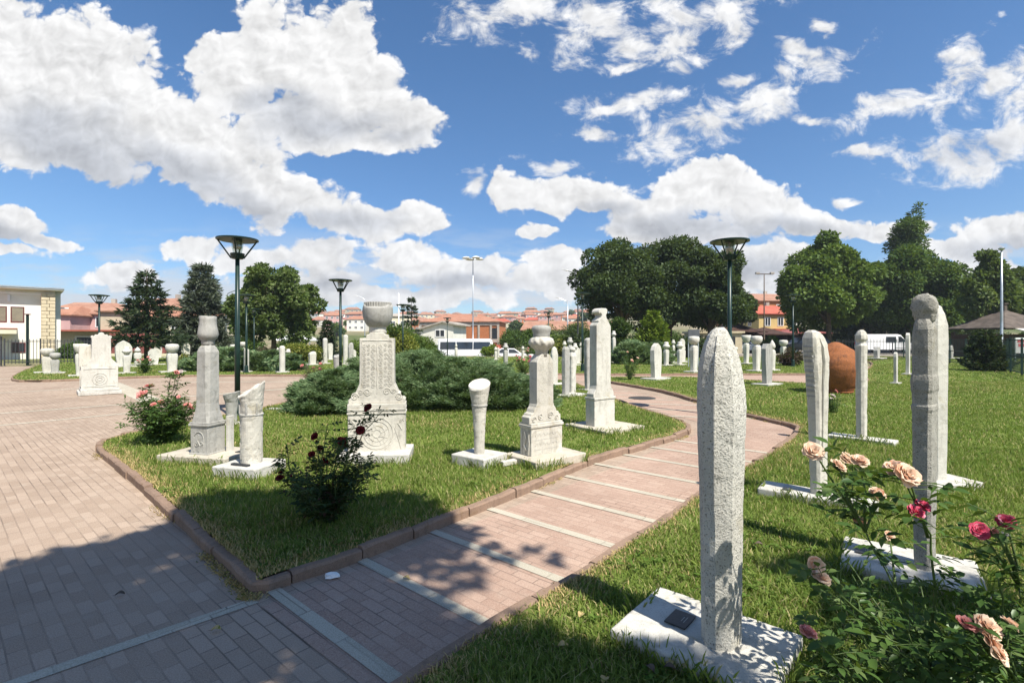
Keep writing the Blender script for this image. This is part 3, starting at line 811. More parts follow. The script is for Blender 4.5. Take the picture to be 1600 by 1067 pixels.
    for k in 'AB':
        po = np.array(inset(BEDS[k], -0.02)); m = len(po)
        for _ in range(1500):
            i = int(rng.integers(m)); t = rng.random(); c = po[i] * (1 - t) + po[(i + 1) % m] * t
            if c[1] > 13 or c[1] < 1 or abs(c[0]) > 1.1 * c[1] + 1: continue
            if math.sin(c[0] * 3.1 + 1.7 * math.sin(c[1] * 2.3)) < .35 + .25 * rng.random(): continue
            q = int(rng.integers(3, 9))
            for _b in range(q):
                b = c + rng.normal(0, .022, 2); th = rng.uniform(0, 6.28); hh = rng.uniform(.008, .03); ln = hh * rng.uniform(.6, 1.8); w = .0016
                d = np.array((math.cos(th), math.sin(th))); e = np.array((-d[1], d[0])) * w
                tv.append([(*(b - e), .0), (*(b + e), .0), (*(b + d * ln * .7 + e * .5), hh), (*(b + d * ln - e * .2), hh * .85)])
    tv = np.array(tv); acc[1][1].append((tv.reshape(-1, 3), np.arange(len(tv) * 4).reshape(-1, 4)))
    for key, nm, mat in ((0, 'grass', 'grass_blade'), (1, 'dry_grass', 'straw')):
        Vs = []; Fs = []; o = 0
        for seg in (1, 2):
            for (v, f) in acc[seg][key]:
                Vs.append(v); Fs.append(f + o); o += len(v)
        me = np_mesh(nm, np.concatenate(Vs), np.concatenate(Fs))
        tag(link(nm, me, MATS[mat]), kind='stuff')
        print(nm, len(me.polygons))

def weeds():
    """low broad-leaved weeds and clover scattered through the turf"""
    rng = np.random.default_rng(21); P_ = []; A_ = []; S_ = []
    polys = {k: inset(BEDS[k], 0.1) for k in 'AB'}
    n = 9000
    Y = 1.2 + 11 * rng.random(n) ** 1.4; X = rng.uniform(-1, 1, n) * (1.05 * Y + .5); pt = np.stack([X, Y], 1)
    keep = pip(pt, polys['A']) | pip(pt, polys['B'])
    keep &= (np.sin(X * 2.9 + 1.6 * np.sin(Y * 2.2)) * np.sin(Y * 3.3 + X * .7) > .15)
    for (cx, cy, w, d, rz) in PLINTHS:
        dx, dy = X - cx, Y - cy
        lx = dx * math.cos(rz) + dy * math.sin(rz); ly = -dx * math.sin(rz) + dy * math.cos(rz)
        keep &= ~((np.abs(lx) < w / 2 + .01) & (np.abs(ly) < d / 2 + .01))
    for (x, y) in pt[keep]:
        q = int(rng.integers(4, 8)); a0 = rng.uniform(0, 6.28); sz = rng.uniform(.018, .042)
        for k in range(q):
            a = a0 + k * 6.28 / q + rng.normal(0, .25)
            P_.append((x, y, LAWN_Z + rng.uniform(.012, .035))); A_.append((math.cos(a), math.sin(a), rng.uniform(.05, .6))); S_.append(sz * rng.uniform(.7, 1.2))
    P_ = np.array(P_); A_ = np.array(A_); S_ = np.array(S_)
    V, Q = leaf_cards(P_, A_, S_, S_ * .55, rng, .1, np.array([0, 0, 1.0]) + rng.normal(0, .2, (len(P_), 3)))
    tag(link('lawn_weeds', np_mesh('lawn_weeds', V, Q), MATS['weed_leaf']), kind='stuff')
# ================================================================== gravestones
def ring(w, d, z, ch=0.0, ox=0.0, oy=0.0):
    """rectangle w (x) by d (y) with cut corners, 8 points"""
    a, b = w / 2, d / 2; ch = min(ch, a * 0.98, b * 0.98); c = max(ch, 0.002)
    return [(ox + x, oy + y, z) for (x, y) in ((a, -b + c), (a, b - c), (a - c, b), (-a + c, b), (-a, b - c), (-a, -b + c), (-a + c, -b), (a - c, -b))]

def plinth(parent, sx, sy, h, dx=0, dy=0, rz=0.0, mat='plinth_white', sink=0.06, z=None):
    mb = MB(); mb.box((dx, dy, -sink), (sx, sy, h + sink), rz)
    o = mb.build('plinth', MATS[mat], parent, bevel=0.012, rough=(0.0022, 0.04, 15.0) if sx * sy > 0.2 else None)
    r = parent.rotation_euler.z
    PLINTHS.append((parent.location.x + dx * math.cos(r) - dy * math.sin(r), parent.location.y + dx * math.sin(r) + dy * math.cos(r), sx, sy, r + rz))
    return o

def plaque(parent, x, y, z, sx, sy, rz=0.0, lines=True):
    mb = MB(); mb.box((x, y, z), (sx, sy, 0.008), rz)
    o = mb.build('plaque', MATS['black_plaque'], parent, bevel=0.002)
    if lines:
        lt = MB(); ca, sa = math.cos(rz), math.sin(rz)
        for k in range(2):
            u = sx * (0.16 - 0.13 * k) + sx * .1
            lt.box((x + u * ca, y + u * sa, z + 0.0085), (sx * 0.035, sy * (0.4 - .1 * k), 0.001), rz)
        lt.build('lettering', MATS['marble_grey'], o)
    return o

def squiggles(name, mat, parent, face, rows, x0, x1, z0, z1, r=0.0035, seed=0, amp=0.35, rule=True):
    """worn raised script: looping strokes in rows; face(u, z) -> point"""
    rnd = random.Random(seed); mb = MB()
    for k in range(rows):
        zc = z0 + (z1 - z0) * (k + 0.5) / rows; hh = (z1 - z0) / rows * amp
        u = x0
        while u < x1 - 0.01:
            L = rnd.uniform(0.025, 0.06); n = 7; ph = rnd.uniform(0, 6.28); fq = rnd.uniform(0.6, 1.6)
            pts = [face(min(u + L * i / (n - 1) + 0.006 * math.sin(ph + i), x1), zc + hh * math.sin(ph + fq * i) * rnd.uniform(.6, 1)) for i in range(n)]
            mb.tube(pts, r, 5); u += L + rnd.uniform(0.004, 0.02)
        if rule: mb.tube([face(x0, zc - (z1 - z0) / rows * .5), face(x1, zc - (z1 - z0) / rows * .5)], r * .8, 4)
    return mb.build(name, mat, parent)

def spiral(mb, face, u, z, rad, turns=1.4, sgn=1, r=0.005, ph=0.0):
    pts = []
    for i in range(15):
        t = i / 14; a = ph + sgn * turns * 2 * PI * t; q = rad * (1 - 0.8 * t)
        pts.append(face(u + q * math.cos(a), z + q * math.sin(a)))
    mb.tube(pts, r, 5)

def gstone(x, y, rz_deg, label, z=None):
    return empty('gravestone', (x, y, LAWN_Z if z is None else z), math.radians(rz_deg), label, 'gravestone', 'carved gravestones set in the lawns')
ST_GROUP = 'carved gravestones set in the lawns'

# --- right foreground: tall pointed slab with a cut ridge
g = gstone(*G(1127, 1000, .15), -50, 'tall rough pointed gravestone on a square plinth, nearest to the path at front right')
prof = [(-.01, .94, 0), (.3, .97, 0), (.7, 1.03, 0), (1.0, 1.12, 0), (1.16, 1.17, 0), (1.26, 1.13, .004), (1.34, 1.04, .01), (1.41, .90, .018), (1.46, .73, .022), (1.505, .52, .024), (1.53, .36, .02), (1.546, .2, .016)]
rings = [ring(.158 * k, .215 * k, z + .03, .053 * k, 0, -o) for (z, k, o) in prof]
mb = MB(); mb.loft(rings)
mb.build('shaft', MATS['marble_rough'], g, rough=(0.0018, 0.018, 22.0), bevel=0)
cr = MB()
fx = lambda z, k: (.0935 * k + .002, 0, z)
cr.tube([(.026 * k - .004 + du, -.1075 * k - o_ + .002, z) for (z, k, o_, du) in ((.62, 1.015, 0, 0), (.85, 1.07, 0, 0), (1.03, 1.12, 0, .002), (1.19, 1.17, 0, .004), (1.29, 1.13, .004, .006), (1.37, 1.04, .01, .009), (1.44, .90, .018, .012), (1.49, .73, .022, .014), (1.535, .52, .024, .012))], [.002, .004, .005, .006, .0065, .007, .007, .006, .003], 6)
cr.build('ridge', MATS['marble_rough'], g)
r0 = math.radians(-41 + 50)
plinth(g, .745, .575, .07, -.085, .005, r0)
plaque(g, -.22, .0, .073, .11, .15, r0)

# --- right: column with a knotted head and a carved collar
g = gstone(*G(1445, 885, .15), -53, 'weathered grey column gravestone with a lumpy knotted head and carved collar')
seq = [(0, .118, .2), (.35, .125, .205), (.7, .132, .21), (.98, .138, .215), (1.0, .14, .22), (1.015, .15, .23), (1.035, .15, .23), (1.05, .136, .215), (1.12, .142, .22), (1.14, .155, .235), (1.2, .158, .238), (1.225, .15, .23), (1.24, .14, .22),
       (1.42, .142, .22), (1.52, .138, .21), (1.56, .12, .19), (1.585, .095, .165)]
mb = MB(); mb.loft([ring(a * .72, b * .74, z + .06, .016) for (z, a, b) in seq])
mb.build('shaft', MATS['marble_dark_rough'], g, rough=(0.002, 0.018, 22.0))
mb = MB(); mb.lathe([(.045, 1.63), (.056, 1.66), (.064, 1.70), (.065, 1.735), (.06, 1.77), (.042, 1.795), (.02, 1.803)], 20, mod=lambda r, z, t: (r * (1 + .13 * math.sin(3 * t + 9 * z) + .06 * math.sin(7 * t)), z))
mb.build('knotted_head', MATS['marble_dark_rough'], g, smooth=True, rough=(0.010, 0.012, 26.0))
plinth(g, .72, .56, .07, -.085, .0, math.radians(17))
plaque(g, -.32, -.05, .073, .09, .13, math.radians(17))

# --- right, behind the column: smooth slab
g = gstone(*G(1464, 748, .15), -78, 'smooth pale slab gravestone standing just behind the knotted grey column')
mb = MB(); mb.loft([ring(.11, .17, 0, .03), ring(.12, .185, .8, .03), ring(.125, .20, 1.5, .032), ring(.12, .19, 1.66, .03), ring(.10, .15, 1.78, .03), ring(.06, .09, 1.855, .02), ring(.02, .03, 1.875, .008)])
mb.build('shaft', MATS['marble_white'], g, rough=(0.003, 0.05, 9.0), smooth=False, bevel=0.004)
plinth(g, .42, .62, .07, 0.0, 0.02, math.radians(0))

# --- right: leaning curved stone with notched edge
g = gstone(*G(1279, 770, .15), -64, 'curved blade-like gravestone with a notched left edge beside the path corner')
seq = [(0, .10, .145, 0), (.4, .105, .155, -.004), (.8, .115, .175, -.012), (1.1, .125, .2, -.022), (1.28, .135, .225, -.034), (1.40, .14, .215, -.052), (1.47, .135, .17, -.075), (1.52, .115, .11, -.092), (1.545, .07, .05, -.10)]
mb = MB(); mb.loft([ring(a, b, z + .06, .022, 0, oy) for (z, a, b, oy) in seq])
mb.build('shaft', MATS['marble'], g, rough=(0.0025, 0.02, 16.0))
nt_ = MB()
for k in range(11):
    z = .98 + k * .046
    b = float(np.interp(z - .06, [q[0] for q in seq], [q[2] for q in seq])); oy = float(np.interp(z - .06, [q[0] for q in seq], [q[3] for q in seq]))
    nt_.box((.0, oy - b / 2 + .012 - .003 * (k % 3), z), (.085, .03, .020 + .009 * (k % 2)))
nt_.build('notched_edge', MATS['marble_grey'], g, bevel=0.004)
rd_ = MB(); rd_.tube([(.055, -.03, .3), (.061, -.03, .7), (.068, -.035, 1.1), (.074, -.03, 1.3), (.074, -.05, 1.44), (.06, -.085, 1.53)], [.004, .008, .011, .014, .016, .01], 6)
rd_.build('ridge', MATS['marble'], g)
plinth(g, .95, .34, .07, -.01, -.02, math.radians(-38 + 64))
plaque(g, -.2, -.17, .072, .07, .1, math.radians(26))

# --- right: slim stone with a rounded head
g = gstone(*G(1346, 683, .13), -62, 'slim white gravestone with a rounded notched head in front of the clay jar')
seq = [(0, .12, .13), (.5, .12, .14), (1.0, .125, .15), (1.3, .125, .15), (1.34, .13, .155), (1.42, .135, .16), (1.46, .10, .12), (1.48, .10, .12), (1.52, .135, .155), (1.58, .13, .15), (1.63, .10, .11), (1.66, .05, .055)]
mb = MB(); mb.loft([ring(a, b, z, .03, 0, -.02 * max(0, z - 1.4)) for (z, a, b) in seq])
mb.build('shaft', MATS['marble'], g, rough=(0.003, 0.025, 14.0))
plinth(g, .85, .30, .05, 0, 0, math.radians(14))

# --- island: cup-headed octagonal stone with a pedestal
g = gstone(*G(325, 703, .2), -14, 'grey gravestone with a tall cup-shaped cap on a panelled pedestal by the rose bush')
mb = MB(); mb.loft([ring(.27, .27, .06, .008), ring(.27, .27, .44, .008)]); mb.build('pedestal', MATS['marble_grey'], g, bevel=0.006, rough=(0.003, 0.05, 12.0))
mb = MB(); mb.box((0, 0, .44), (.30, .30, .028)); mb.box((0, 0, .468), (.285, .285, .02)); mb.box((0, 0, .06), (.29, .29, .05))
mb.build('moulding', MATS['marble_grey'], g, bevel=0.006)
ar = MB()
for k in range(13):
    pass
arc = [(-.075 + 0 * i, -.137, z) for i, z in ((0, .13), (0, .24))] + [(-.075 * math.cos(t), -.137, .27 + .10 * math.sin(t)) for t in np.linspace(0, PI, 11)] + [(.075, -.137, .24), (.075, -.137, .13)]
ar.tube(arc, .006, 6); ar.tube([(0, -.137, .13), (0.02, -.137, .2), (-.02, -.137, .26), (0, -.137, .33)], .008, 6)
for s in (-1, 1): spiral(ar, lambda u, z: (u, -.137, z), s * .035, .22, .03, 1.3, s, .006)
ar.build('carved_arch', MATS['marble_grey'], g)
mb = MB(); mb.loft([ring(.265, .265, .488, .02), ring(.255, .255, .54, .03), ring(.225, .23, .62, .035), ring(.212, .218, .72, .04), ring(.205, .21, 1.2, .04), ring(.205, .21, 1.36, .04), ring(.17, .18, 1.42, .045), ring(.12, .125, 1.45, .038)])
mb.build('shaft', MATS['marble_grey'], g, rough=(0.003, 0.04, 10.0), bevel=0)
mb = MB(); mb.lathe([(.072, 1.44), (.075, 1.5), (.11, 1.545), (.118, 1.58), (.108, 1.65), (.097, 1.70), (.094, 1.76), (.097, 1.802), (.09, 1.81), (.02, 1.80)], 28, mod=lambda r, z, t: (r * (1 + (.035 * math.cos(14 * t) if z > 1.69 and r > .05 else 0)), z))
mb.build('cup_cap', MATS['marble_grey'], g, smooth=True, rough=(0.003, 0.03, 14.0))
plinth(g, .98, .62, .09, -.02, .05, math.radians(-12 + 14), 'plinth_dirty')
mb = MB(); mb.box((.2, .14, .0), (.035, .10, .54)); mb.build('rear_slab', MATS['marble_white'], g, bevel=.006)
plaque(g, .38, .12, .093, .08, .1)

# --- island: broken fluted trunk
g = gstone(*G(393, 722, .2), -20, 'broken round pillar gravestone with a slanting scooped top beside the grey cup-capped stone')
def slant(r, z, t):
    if z > .86: z = z + .085 * (r / .14) * math.cos(t - .9) + .008 * math.sin(7 * t) * r / .14
    return (r, z)
mb = MB(); mb.lathe([(.115, .06), (.115, .3), (.117, .6), (.122, .66), (.122, .67), (.112, .68), (.116, .76), (.126, .85), (.138, .93), (.140, .95), (.132, .952), (.08, .93), (.02, .92)], 30, mod=slant)
mb.build('shaft', MATS['marble'], g, rough=(0.006, 0.03, 13.0))
bd = MB(); bd.lathe([(.12, .655), (.127, .66), (.127, .672), (.12, .678)], 30, cap=False)
for t in (-2.2, -1.2, -.3): bd.tube([(.118 * math.cos(t), .118 * math.sin(t), .68), (.12 * math.cos(t), .12 * math.sin(t), .8)], .012, 6)
bd.build('carved_band', MATS['marble_grey'], g)
squiggles('carved_script', MATS['marble'], g, lambda u, z: (.1165 * math.cos(u / .136), .1165 * math.sin(u / .136), z), 4, -.32, .04, .14, .62, .002, 4, .3, False)
plinth(g, .56, .50, .12, 0, -.02, math.radians(6))
mb = MB(); mb.box((0.02, -.165, .121), (.24, .045, .02)); mb.build('plaque', MATS['black_plaque'], g)

# --- island: flared stub behind them
g = gstone(*G(362, 662, .09), 10, 'short grey flared stump gravestone at the foot of the tall green lamp post')
mb = MB(); mb.lathe([(.085, -.02), (.088, .2), (.105, .4), (.14, .54), (.145, .56), (.12, .565), (.03, .54)], 24, mod=lambda r, z, t: (r, z + (.03 * math.cos(t) if z > .5 else 0)))
mb.build('shaft', MATS['marble_grey'], g, rough=(0.006, 0.035, 12.0))
plinth(g, .34, .30, .03)

# --- island: big ornate stone with bowl cap
g = gstone(G(585, 705, .2)[0], G(585, 705, .2)[1] + .16, -80, 'tallest ornate gravestone with a broken bowl-shaped cap and vine carving on its shaft')
DW = .70
mb = MB(); mb.loft([ring(.30, DW, .10, .008), ring(.30, DW, .58, .008)]); mb.build('pedestal', MATS['marble'], g, rough=(0.003, 0.05, 12.0))
mb = MB(); mb.box((0, 0, .58), (.325, DW + .02, .022)); mb.box((0, 0, .602), (.31, DW + .005, .02)); mb.box((0, 0, .622), (.325, DW + .015, .038)); mb.box((0, 0, .66), (.315, DW + .01, .05))
mb.build('moulding', MATS['marble'], g, bevel=.006)
fr = lambda u, z: (.152, u, z)
rl = MB()
for rr in (.2, .155, .1, .05): rl.tube([fr(rr * math.cos(t), .34 + rr * .98 * math.sin(t)) for t in np.linspace(0, 2 * PI, 25)], .004, 5)
for k in range(8): rl.tube([fr(.05 * math.cos(k * PI / 4), .34 + .05 * math.sin(k * PI / 4)), fr(.145 * math.cos(k * PI / 4 + .4), .34 + .145 * math.sin(k * PI / 4 + .4))], .0035, 5)
for s in (-1, 1):
    rl.tube([fr(s * .3, .14), fr(s * .27, .25), fr(s * .22, .4), fr(s * .27, .53)], .005, 5)
    rl.tube([fr(s * .33, .53), fr(s * .26, .46), fr(s * .31, .38)], .008, 5); spiral(rl, fr, s * .3, .49, .03, 1.2, s, .006)
rl.build('carved_rosette', MATS['marble'], g)
sw = .42
# outline with scrolled shoulders
half = [(.345, .71), (.35, .755), (.325, .78), (.30, .775), (.285, .80), (.29, .835), (.262, .85), (.24, .90), (.215, .96), (.212, 1.2), (.212, 1.53), (.135, 1.535), (.13, 1.575), (.10, 1.58), (.085, 1.60)]
mb = MB(); mb.extr(half[::1] + [(-u, z) for (u, z) in half[::-1]], .235, 'x')
mb.build('shaft', MATS['marble'], g, bevel=.008)
fs = lambda u, z: (.1185, u, z)
vn = MB()
for s in (-1, 1):
    vn.tube([fs(s * .185, .95), fs(s * .188, 1.2), fs(s * .185, 1.5)], .006, 5)
    vn.tube([fs(s * .185, 1.5), fs(s * .09, 1.505), fs(0, 1.50)], .006, 5)
    k = 0
    for z in np.arange(.93, 1.48, .055):
        spiral(vn, fs, s * .048, z, .028, 1.5, s if k % 2 else -s, .0055, 1.57 * (k % 4)); spiral(vn, fs, s * .105, z + .02, .02, 1.2, -s if k % 2 else s, .005, k)
        spiral(vn, fs, s * .155, z + .01, .026, 1.6, s, .005, k * 1.3); k += 1
    spiral(vn, fs, s * .27, .80, .05, 1.7, -s, .008); spiral(vn, fs, s * .12, .86, .05, 1.6, s, .007); spiral(vn, fs, s * .2, .86, .035, 1.6, s, .006)
vn.tube([fs(0.006 * math.sin(i), .83 + i * .034) for i in range(20)], .006, 5)
vn.build('carved_vines', MATS['marble'], g)
mb = MB(); mb.lathe([(.105, 1.595), (.112, 1.61), (.102, 1.65), (.1, 1.68), (.105, 1.69)], 26); mb.build('neck', MATS['marble_white'], g, smooth=True)
def jag(r, z, t):
    tt = (t + PI) % (2 * PI) - PI
    return (r, z - (.075 * math.exp(-(tt / .75) ** 2) + .012 * math.sin(6 * t) if z > 1.94 or r < .16 and z > 1.9 else 0))
mb = MB(); mb.lathe([(.085, 1.665), (.125, 1.685), (.163, 1.735), (.183, 1.80), (.188, 1.87), (.185, 1.93), (.18, 1.96), (.168, 1.965), (.15, 1.93), (.05, 1.90)], 34, mod=jag)
mb.build('bowl_cap', MATS['marble_grey'], g, rough=(0.005, 0.03, 11.0), smooth=True)
mb = MB(); mb.lathe([(.162, 1.86), (.167, 1.95), (.169, 1.985), (.16, 1.99), (.03, 1.985)], 64, mod=lambda r, z, t: (r * (1 + (.03 * math.cos(32 * t) if r > .1 else 0)), z))
mb.build('fluted_core', MATS['marble_grey'], g)
plinth(g, .62, .86, .12, .06, 0, math.radians(-4))

# --- island: flared cone with oval top
g = gstone(*G(749, 708, .2), 0, 'slender flared pillar gravestone with a cut oval top on a tilted white plinth')
def slant2(r, z, t):
    if z > .9: z = z + .055 * (r / .135) * math.sin(t + .25)
    return (r, z)
mb = MB(); mb.lathe([(.062, .06), (.066, .3), (.078, .55), (.092, .70), (.094, .72), (.096, .73), (.116, .85), (.133, .95), (.135, .965), (.129, .973), (.06, .966), (.01, .964)], 28, mod=slant2)
mb.build('shaft', MATS['marble'], g, rough=(0.004, 0.028, 12.0))
bd = MB(); bd.lathe([(.092, .695), (.099, .70), (.101, .715), (.094, .722)], 28, cap=False); bd.build('carved_band', MATS['marble_grey'], g)
sc = squiggles('carved_script', MATS['marble'], g, lambda u, z: (float(np.interp(z, [.06, .3, .55, .7], [.0625, .0665, .0785, .0925])) * math.cos(u / .075), float(np.interp(z, [.06, .3, .55, .7], [.0625, .0665, .0785, .0925])) * math.sin(u / .075), z), 9, -.21, -.02, .12, .68, .0018, 8, .22, False)
plinth(g, .52, .46, .12, .0, .0, math.radians(-36))
mb = MB(); mb.box((.36, -.10, 0.0), (.2, .08, .06), .6); mb.build('stone_chip', MATS['marble_white'], g, bevel=.01)

# --- island: turban stone
g = gstone(*G(846, 703, .2), -52, 'gravestone with a twisted turban and flat cap on a stepped pedestal by the path')
mb = MB(); mb.loft([ring(.22, .52, .06, .006), ring(.22, .52, .43, .006)]); mb.build('pedestal', MATS['marble'], g, rough=(0.004, 0.04, 11.0))
mb = MB(); mb.box((0, 0, .43), (.245, .545, .035)); mb.box((0, 0, .465), (.225, .525, .02)); mb.build('moulding', MATS['marble'], g, bevel=.006)
half = [(.262, .485), (.262, .56), (.235, .575), (.225, .60), (.19, .61), (.175, .65), (.15, .68), (.137, .72), (.137, .95), (.137, 1.235), (.11, 1.28), (.075, 1.32), (.05, 1.335)]
mb = MB(); mb.extr(half + [(-u, z) for (u, z) in half[::-1]], .15, 'x'); mb.build('shaft', MATS['marble'], g, bevel=.007)
cv = MB()
for s in (-1, 1):
    spiral(cv, lambda u, z: (.078, u, z), s * .19, .53, .04, 1.6, -s, .007); spiral(cv, lambda u, z: (.078, u, z), s * .08, .56, .05, 1.5, s, .006)
cv.build('carved_scrolls', MATS['marble'], g); cv = MB()
cv.tube([(.0, -.262, .1), (.02, -.262, .16), (-.02, -.262, .22), (.02, -.262, .3), (-.01, -.262, .38)], .014, 6); cv.tube([(-.06, -.262, .1), (-.07, -.262, .25), (-.06, -.262, .4)], .01, 6); cv.tube([(.06, -.262, .1), (.07, -.262, .25), (.06, -.262, .4)], .01, 6)
cv.build('carved_flowers', MATS['marble'], g)
squiggles('carved_script', MATS['marble'], g, lambda u, z: (.0765, u, z), 11, -.12, .12, .70, 1.24, .0018, 2, .22)
squiggles('carved_script', MATS['marble_grey'], g, lambda u, z: (.112, u, z), 2, -.2, .2, .16, .40, .0014, 3, .16)
mb = MB(); mb.lathe([(.08, 1.30), (.078, 1.36), (.095, 1.39), (.135, 1.425), (.157, 1.46), (.158, 1.49), (.14, 1.525), (.10, 1.55)], 72, mod=lambda r, z, t: (r * (1 + .065 * math.cos(11 * t + 55 * z) * (1 if 1.39 < z < 1.545 else 0)), z))
mb.build('turban', MATS['marble'], g, smooth=True)
mb = MB(); mb.lathe([(.10, 1.53), (.106, 1.555), (.11, 1.60), (.121, 1.63), (.123, 1.655), (.112, 1.68), (.07, 1.695), (.01, 1.70)], 26); mb.build('cap', MATS['marble_grey'], g, smooth=True, rough=(0.003, 0.03, 12))
plinth(g, .62, .84, .09, 0.05, .02, 0.0, 'plinth_dirty')

# --- island: plain tall stone with curled top
g = gstone(*G(938, 664, .13), -53, 'tall plain gravestone with a curled hook on top at the right end of the island')
mb = MB(); mb.loft([ring(.21, .50, .02, .006), ring(.21, .50, .50, .006)]); mb.build('pedestal', MATS['marble_white'], g, rough=(0.003, 0.05, 10.0))
mb = MB(); mb.box((0, 0, .50), (.235, .525, .04)); mb.build('moulding', MATS['marble_white'], g, bevel=.006)
half_l = [(-.25, .54), (-.25, .60), (-.22, .64), (-.19, .68), (-.175, .74), (-.175, 1.75), (-.15, 1.785), (-.125, 1.80), (-.135, 1.83), (-.10, 1.86), (-.06, 1.88), (-.04, 1.93), (-.075, 1.965), (-.11, 1.95), (-.13, 1.98), (-.11, 2.02), (-.05, 2.045), (.06, 2.045), (.09, 2.02), (.085, 1.97), (.055, 1.93), (.07, 1.88), (.11, 1.84), (.13, 1.80), (.175, 1.74), (.175, .74), (.19, .68), (.22, .66), (.25, .60), (.25, .54)]
mb = MB(); mb.extr(half_l, .165, 'x'); mb.build('shaft', MATS['marble_white'], g, bevel=.008)
plinth(g, .95, .95, .06, .05, .05, 0.0, 'plinth_dirty')

# --- island rear: pair on one base, and others
def simple(px, yb, label, rz, sx, sy, h, mat='marble', pl=None, kind='slab', z=.1):
    x, y = G(px, yb, z); g = gstone(x, y, rz, label)
    return g
g = gstone(*G(884, 616, .12), -40, 'left narrow stone of the white pair sharing one base beside the back path')
mb = MB(); mb.loft([ring(.14, .2, 0, .03), ring(.16, .22, .9, .03), ring(.15, .2, 1.25, .03), ring(.1, .12, 1.32, .03)]); mb.build('shaft', MATS['marble_grey'], g, rough=(.004, .05, 9.0))
plinth(g, .5, .9, .05, .1, .06)
g = gstone(*G(894, 613, .12), -40, 'right stone with a small bird-like crest of the white pair by the back path')
mb = MB(); mb.loft([ring(.15, .2, 0, .03), ring(.165, .24, .85, .03), ring(.18, .26, 1.05, .03), ring(.14, .2, 1.12, .03), ring(.08, .1, 1.2, .02)]); mb.build('shaft', MATS['marble_white'], g, rough=(.005, .05, 9.0))
mb = MB(); mb.lathe([(.03, 1.15), (.09, 1.2), (.1, 1.24), (.06, 1.29), (.01, 1.31)], 12); mb.build('crest', MATS['marble_white'], g, smooth=True)
g = gstone(*G(919, 608, .1), -50, 'rough grey slab gravestone tucked behind the tall hooked stone')
mb = MB(); mb.loft([ring(.13, .2, 0, .02), ring(.17, .26, 1.0, .03), ring(.16, .25, 1.5, .03), ring(.08, .1, 1.56, .02)]); mb.build('shaft', MATS['marble_grey'], g, rough=(.005, .06, 9.0))
plinth(g, .4, .5, .03)
g = gstone(*G(866, 600, .1), -50, 'narrow white gravestone half hidden behind the twisted turban stone')
mb = MB(); mb.loft([ring(.12, .24, 0, .02), ring(.14, .28, 1.0, .03), ring(.10, .2, 1.2, .03), ring(.03, .05, 1.27, .01)]); mb.build('shaft', MATS['marble_white'], g)
plinth(g, .4, .7, .05, .1, .1)
g = gstone(*G(475, 640, .1), -30, 'low leaning grey headstone at the left edge of the large juniper')
mb = MB(); mb.loft([ring(.12, .22, 0, .03), ring(.14, .27, .5, .04), ring(.12, .2, .62, .04), ring(.04, .06, .67, .01)]); mb.build('shaft', MATS['marble_grey'], g, rough=(.006, .05, 9.0))
plinth(g, .75, .24, .03, -.45, -.15, math.radians(18))
g = gstone(*G(527, 593, .1), 0, 'grey round stump standing out of the juniper near the middle lamp post')
mb = MB(); mb.lathe([(.12, 0), (.125, .5), (.15, .85), (.16, .9), (.03, .9)], 16, mod=lambda r, z, t: (r, z + (.05 * math.sin(t) if z > .8 else 0))); mb.build('shaft', MATS['marble_grey'], g, rough=(.006, .06, 9.0))

# --- plaza monument
g = gstone(-12.2, 14.75, -47, 'white two-piece monument on a stepped pedestal standing alone on the paved square', 0.005)
g['category'] = 'monument'; del g['group']; g.name = 'monument'
mb = MB(); mb.box((0, 0, 0), (1.15, .98, .10)); mb.box((0, 0, .10), (1.05, .88, .07)); mb.build('base_step', MATS['plinth_white'], g, bevel=.012, rough=(.004, .1, 5))
mb = MB(); mb.loft([ring(.62, .84, .17, .01), ring(.62, .84, .80, .01)]); mb.build('pedestal', MATS['marble_white'], g, bevel=.01)
rl = MB()
for rr in (.17, .1, .05): rl.tube([(.313, rr * math.cos(t), .44 + rr * math.sin(t)) for t in np.linspace(0, 2 * PI, 21)], .01, 5)
for k in range(5): rl.tube([(-.2 + k * .1, -.423, .24), (-.2 + k * .1 + .03, -.423, .45), (-.2 + k * .1, -.423, .7)], .012, 5)
rl.tube([(.313, -.36, .74), (.313, .36, .74)], .012, 5); rl.tube([(.313, -.36, .23), (.313, .36, .23)], .012, 5)
rl.build('carved_rosette', MATS['marble_white'], g)
half = [(.41, .80), (.40, .86), (.34, .90), (.29, .96), (.235, 1.02), (.225, 1.1), (.215, 1.62), (.24, 1.64), (.24, 1.68)]
up = [(.20, 1.71), (.17, 1.68), (.13, 1.74), (.08, 1.72), (.05, 1.78), (0, 1.80)]
full = half + up + [(-u, z) for (u, z) in up[::-1][1:]] + [(-u, z) for (u, z) in half[::-1]]
mb = MB(); mb.extr(full, .2, 'x'); o = mb.build('headstone', MATS['marble_white'], g, bevel=.01); o.location = (.12, .04, 0)
mb = MB(); mb.loft([ring(.15, .30, .80, .02), ring(.15, .28, 1.40, .02), ring(.13, .25, 1.44, .02)]); o = mb.build('rear_slab', MATS['marble'], g, bevel=.01); o.location = (-.08, -.31, 0)

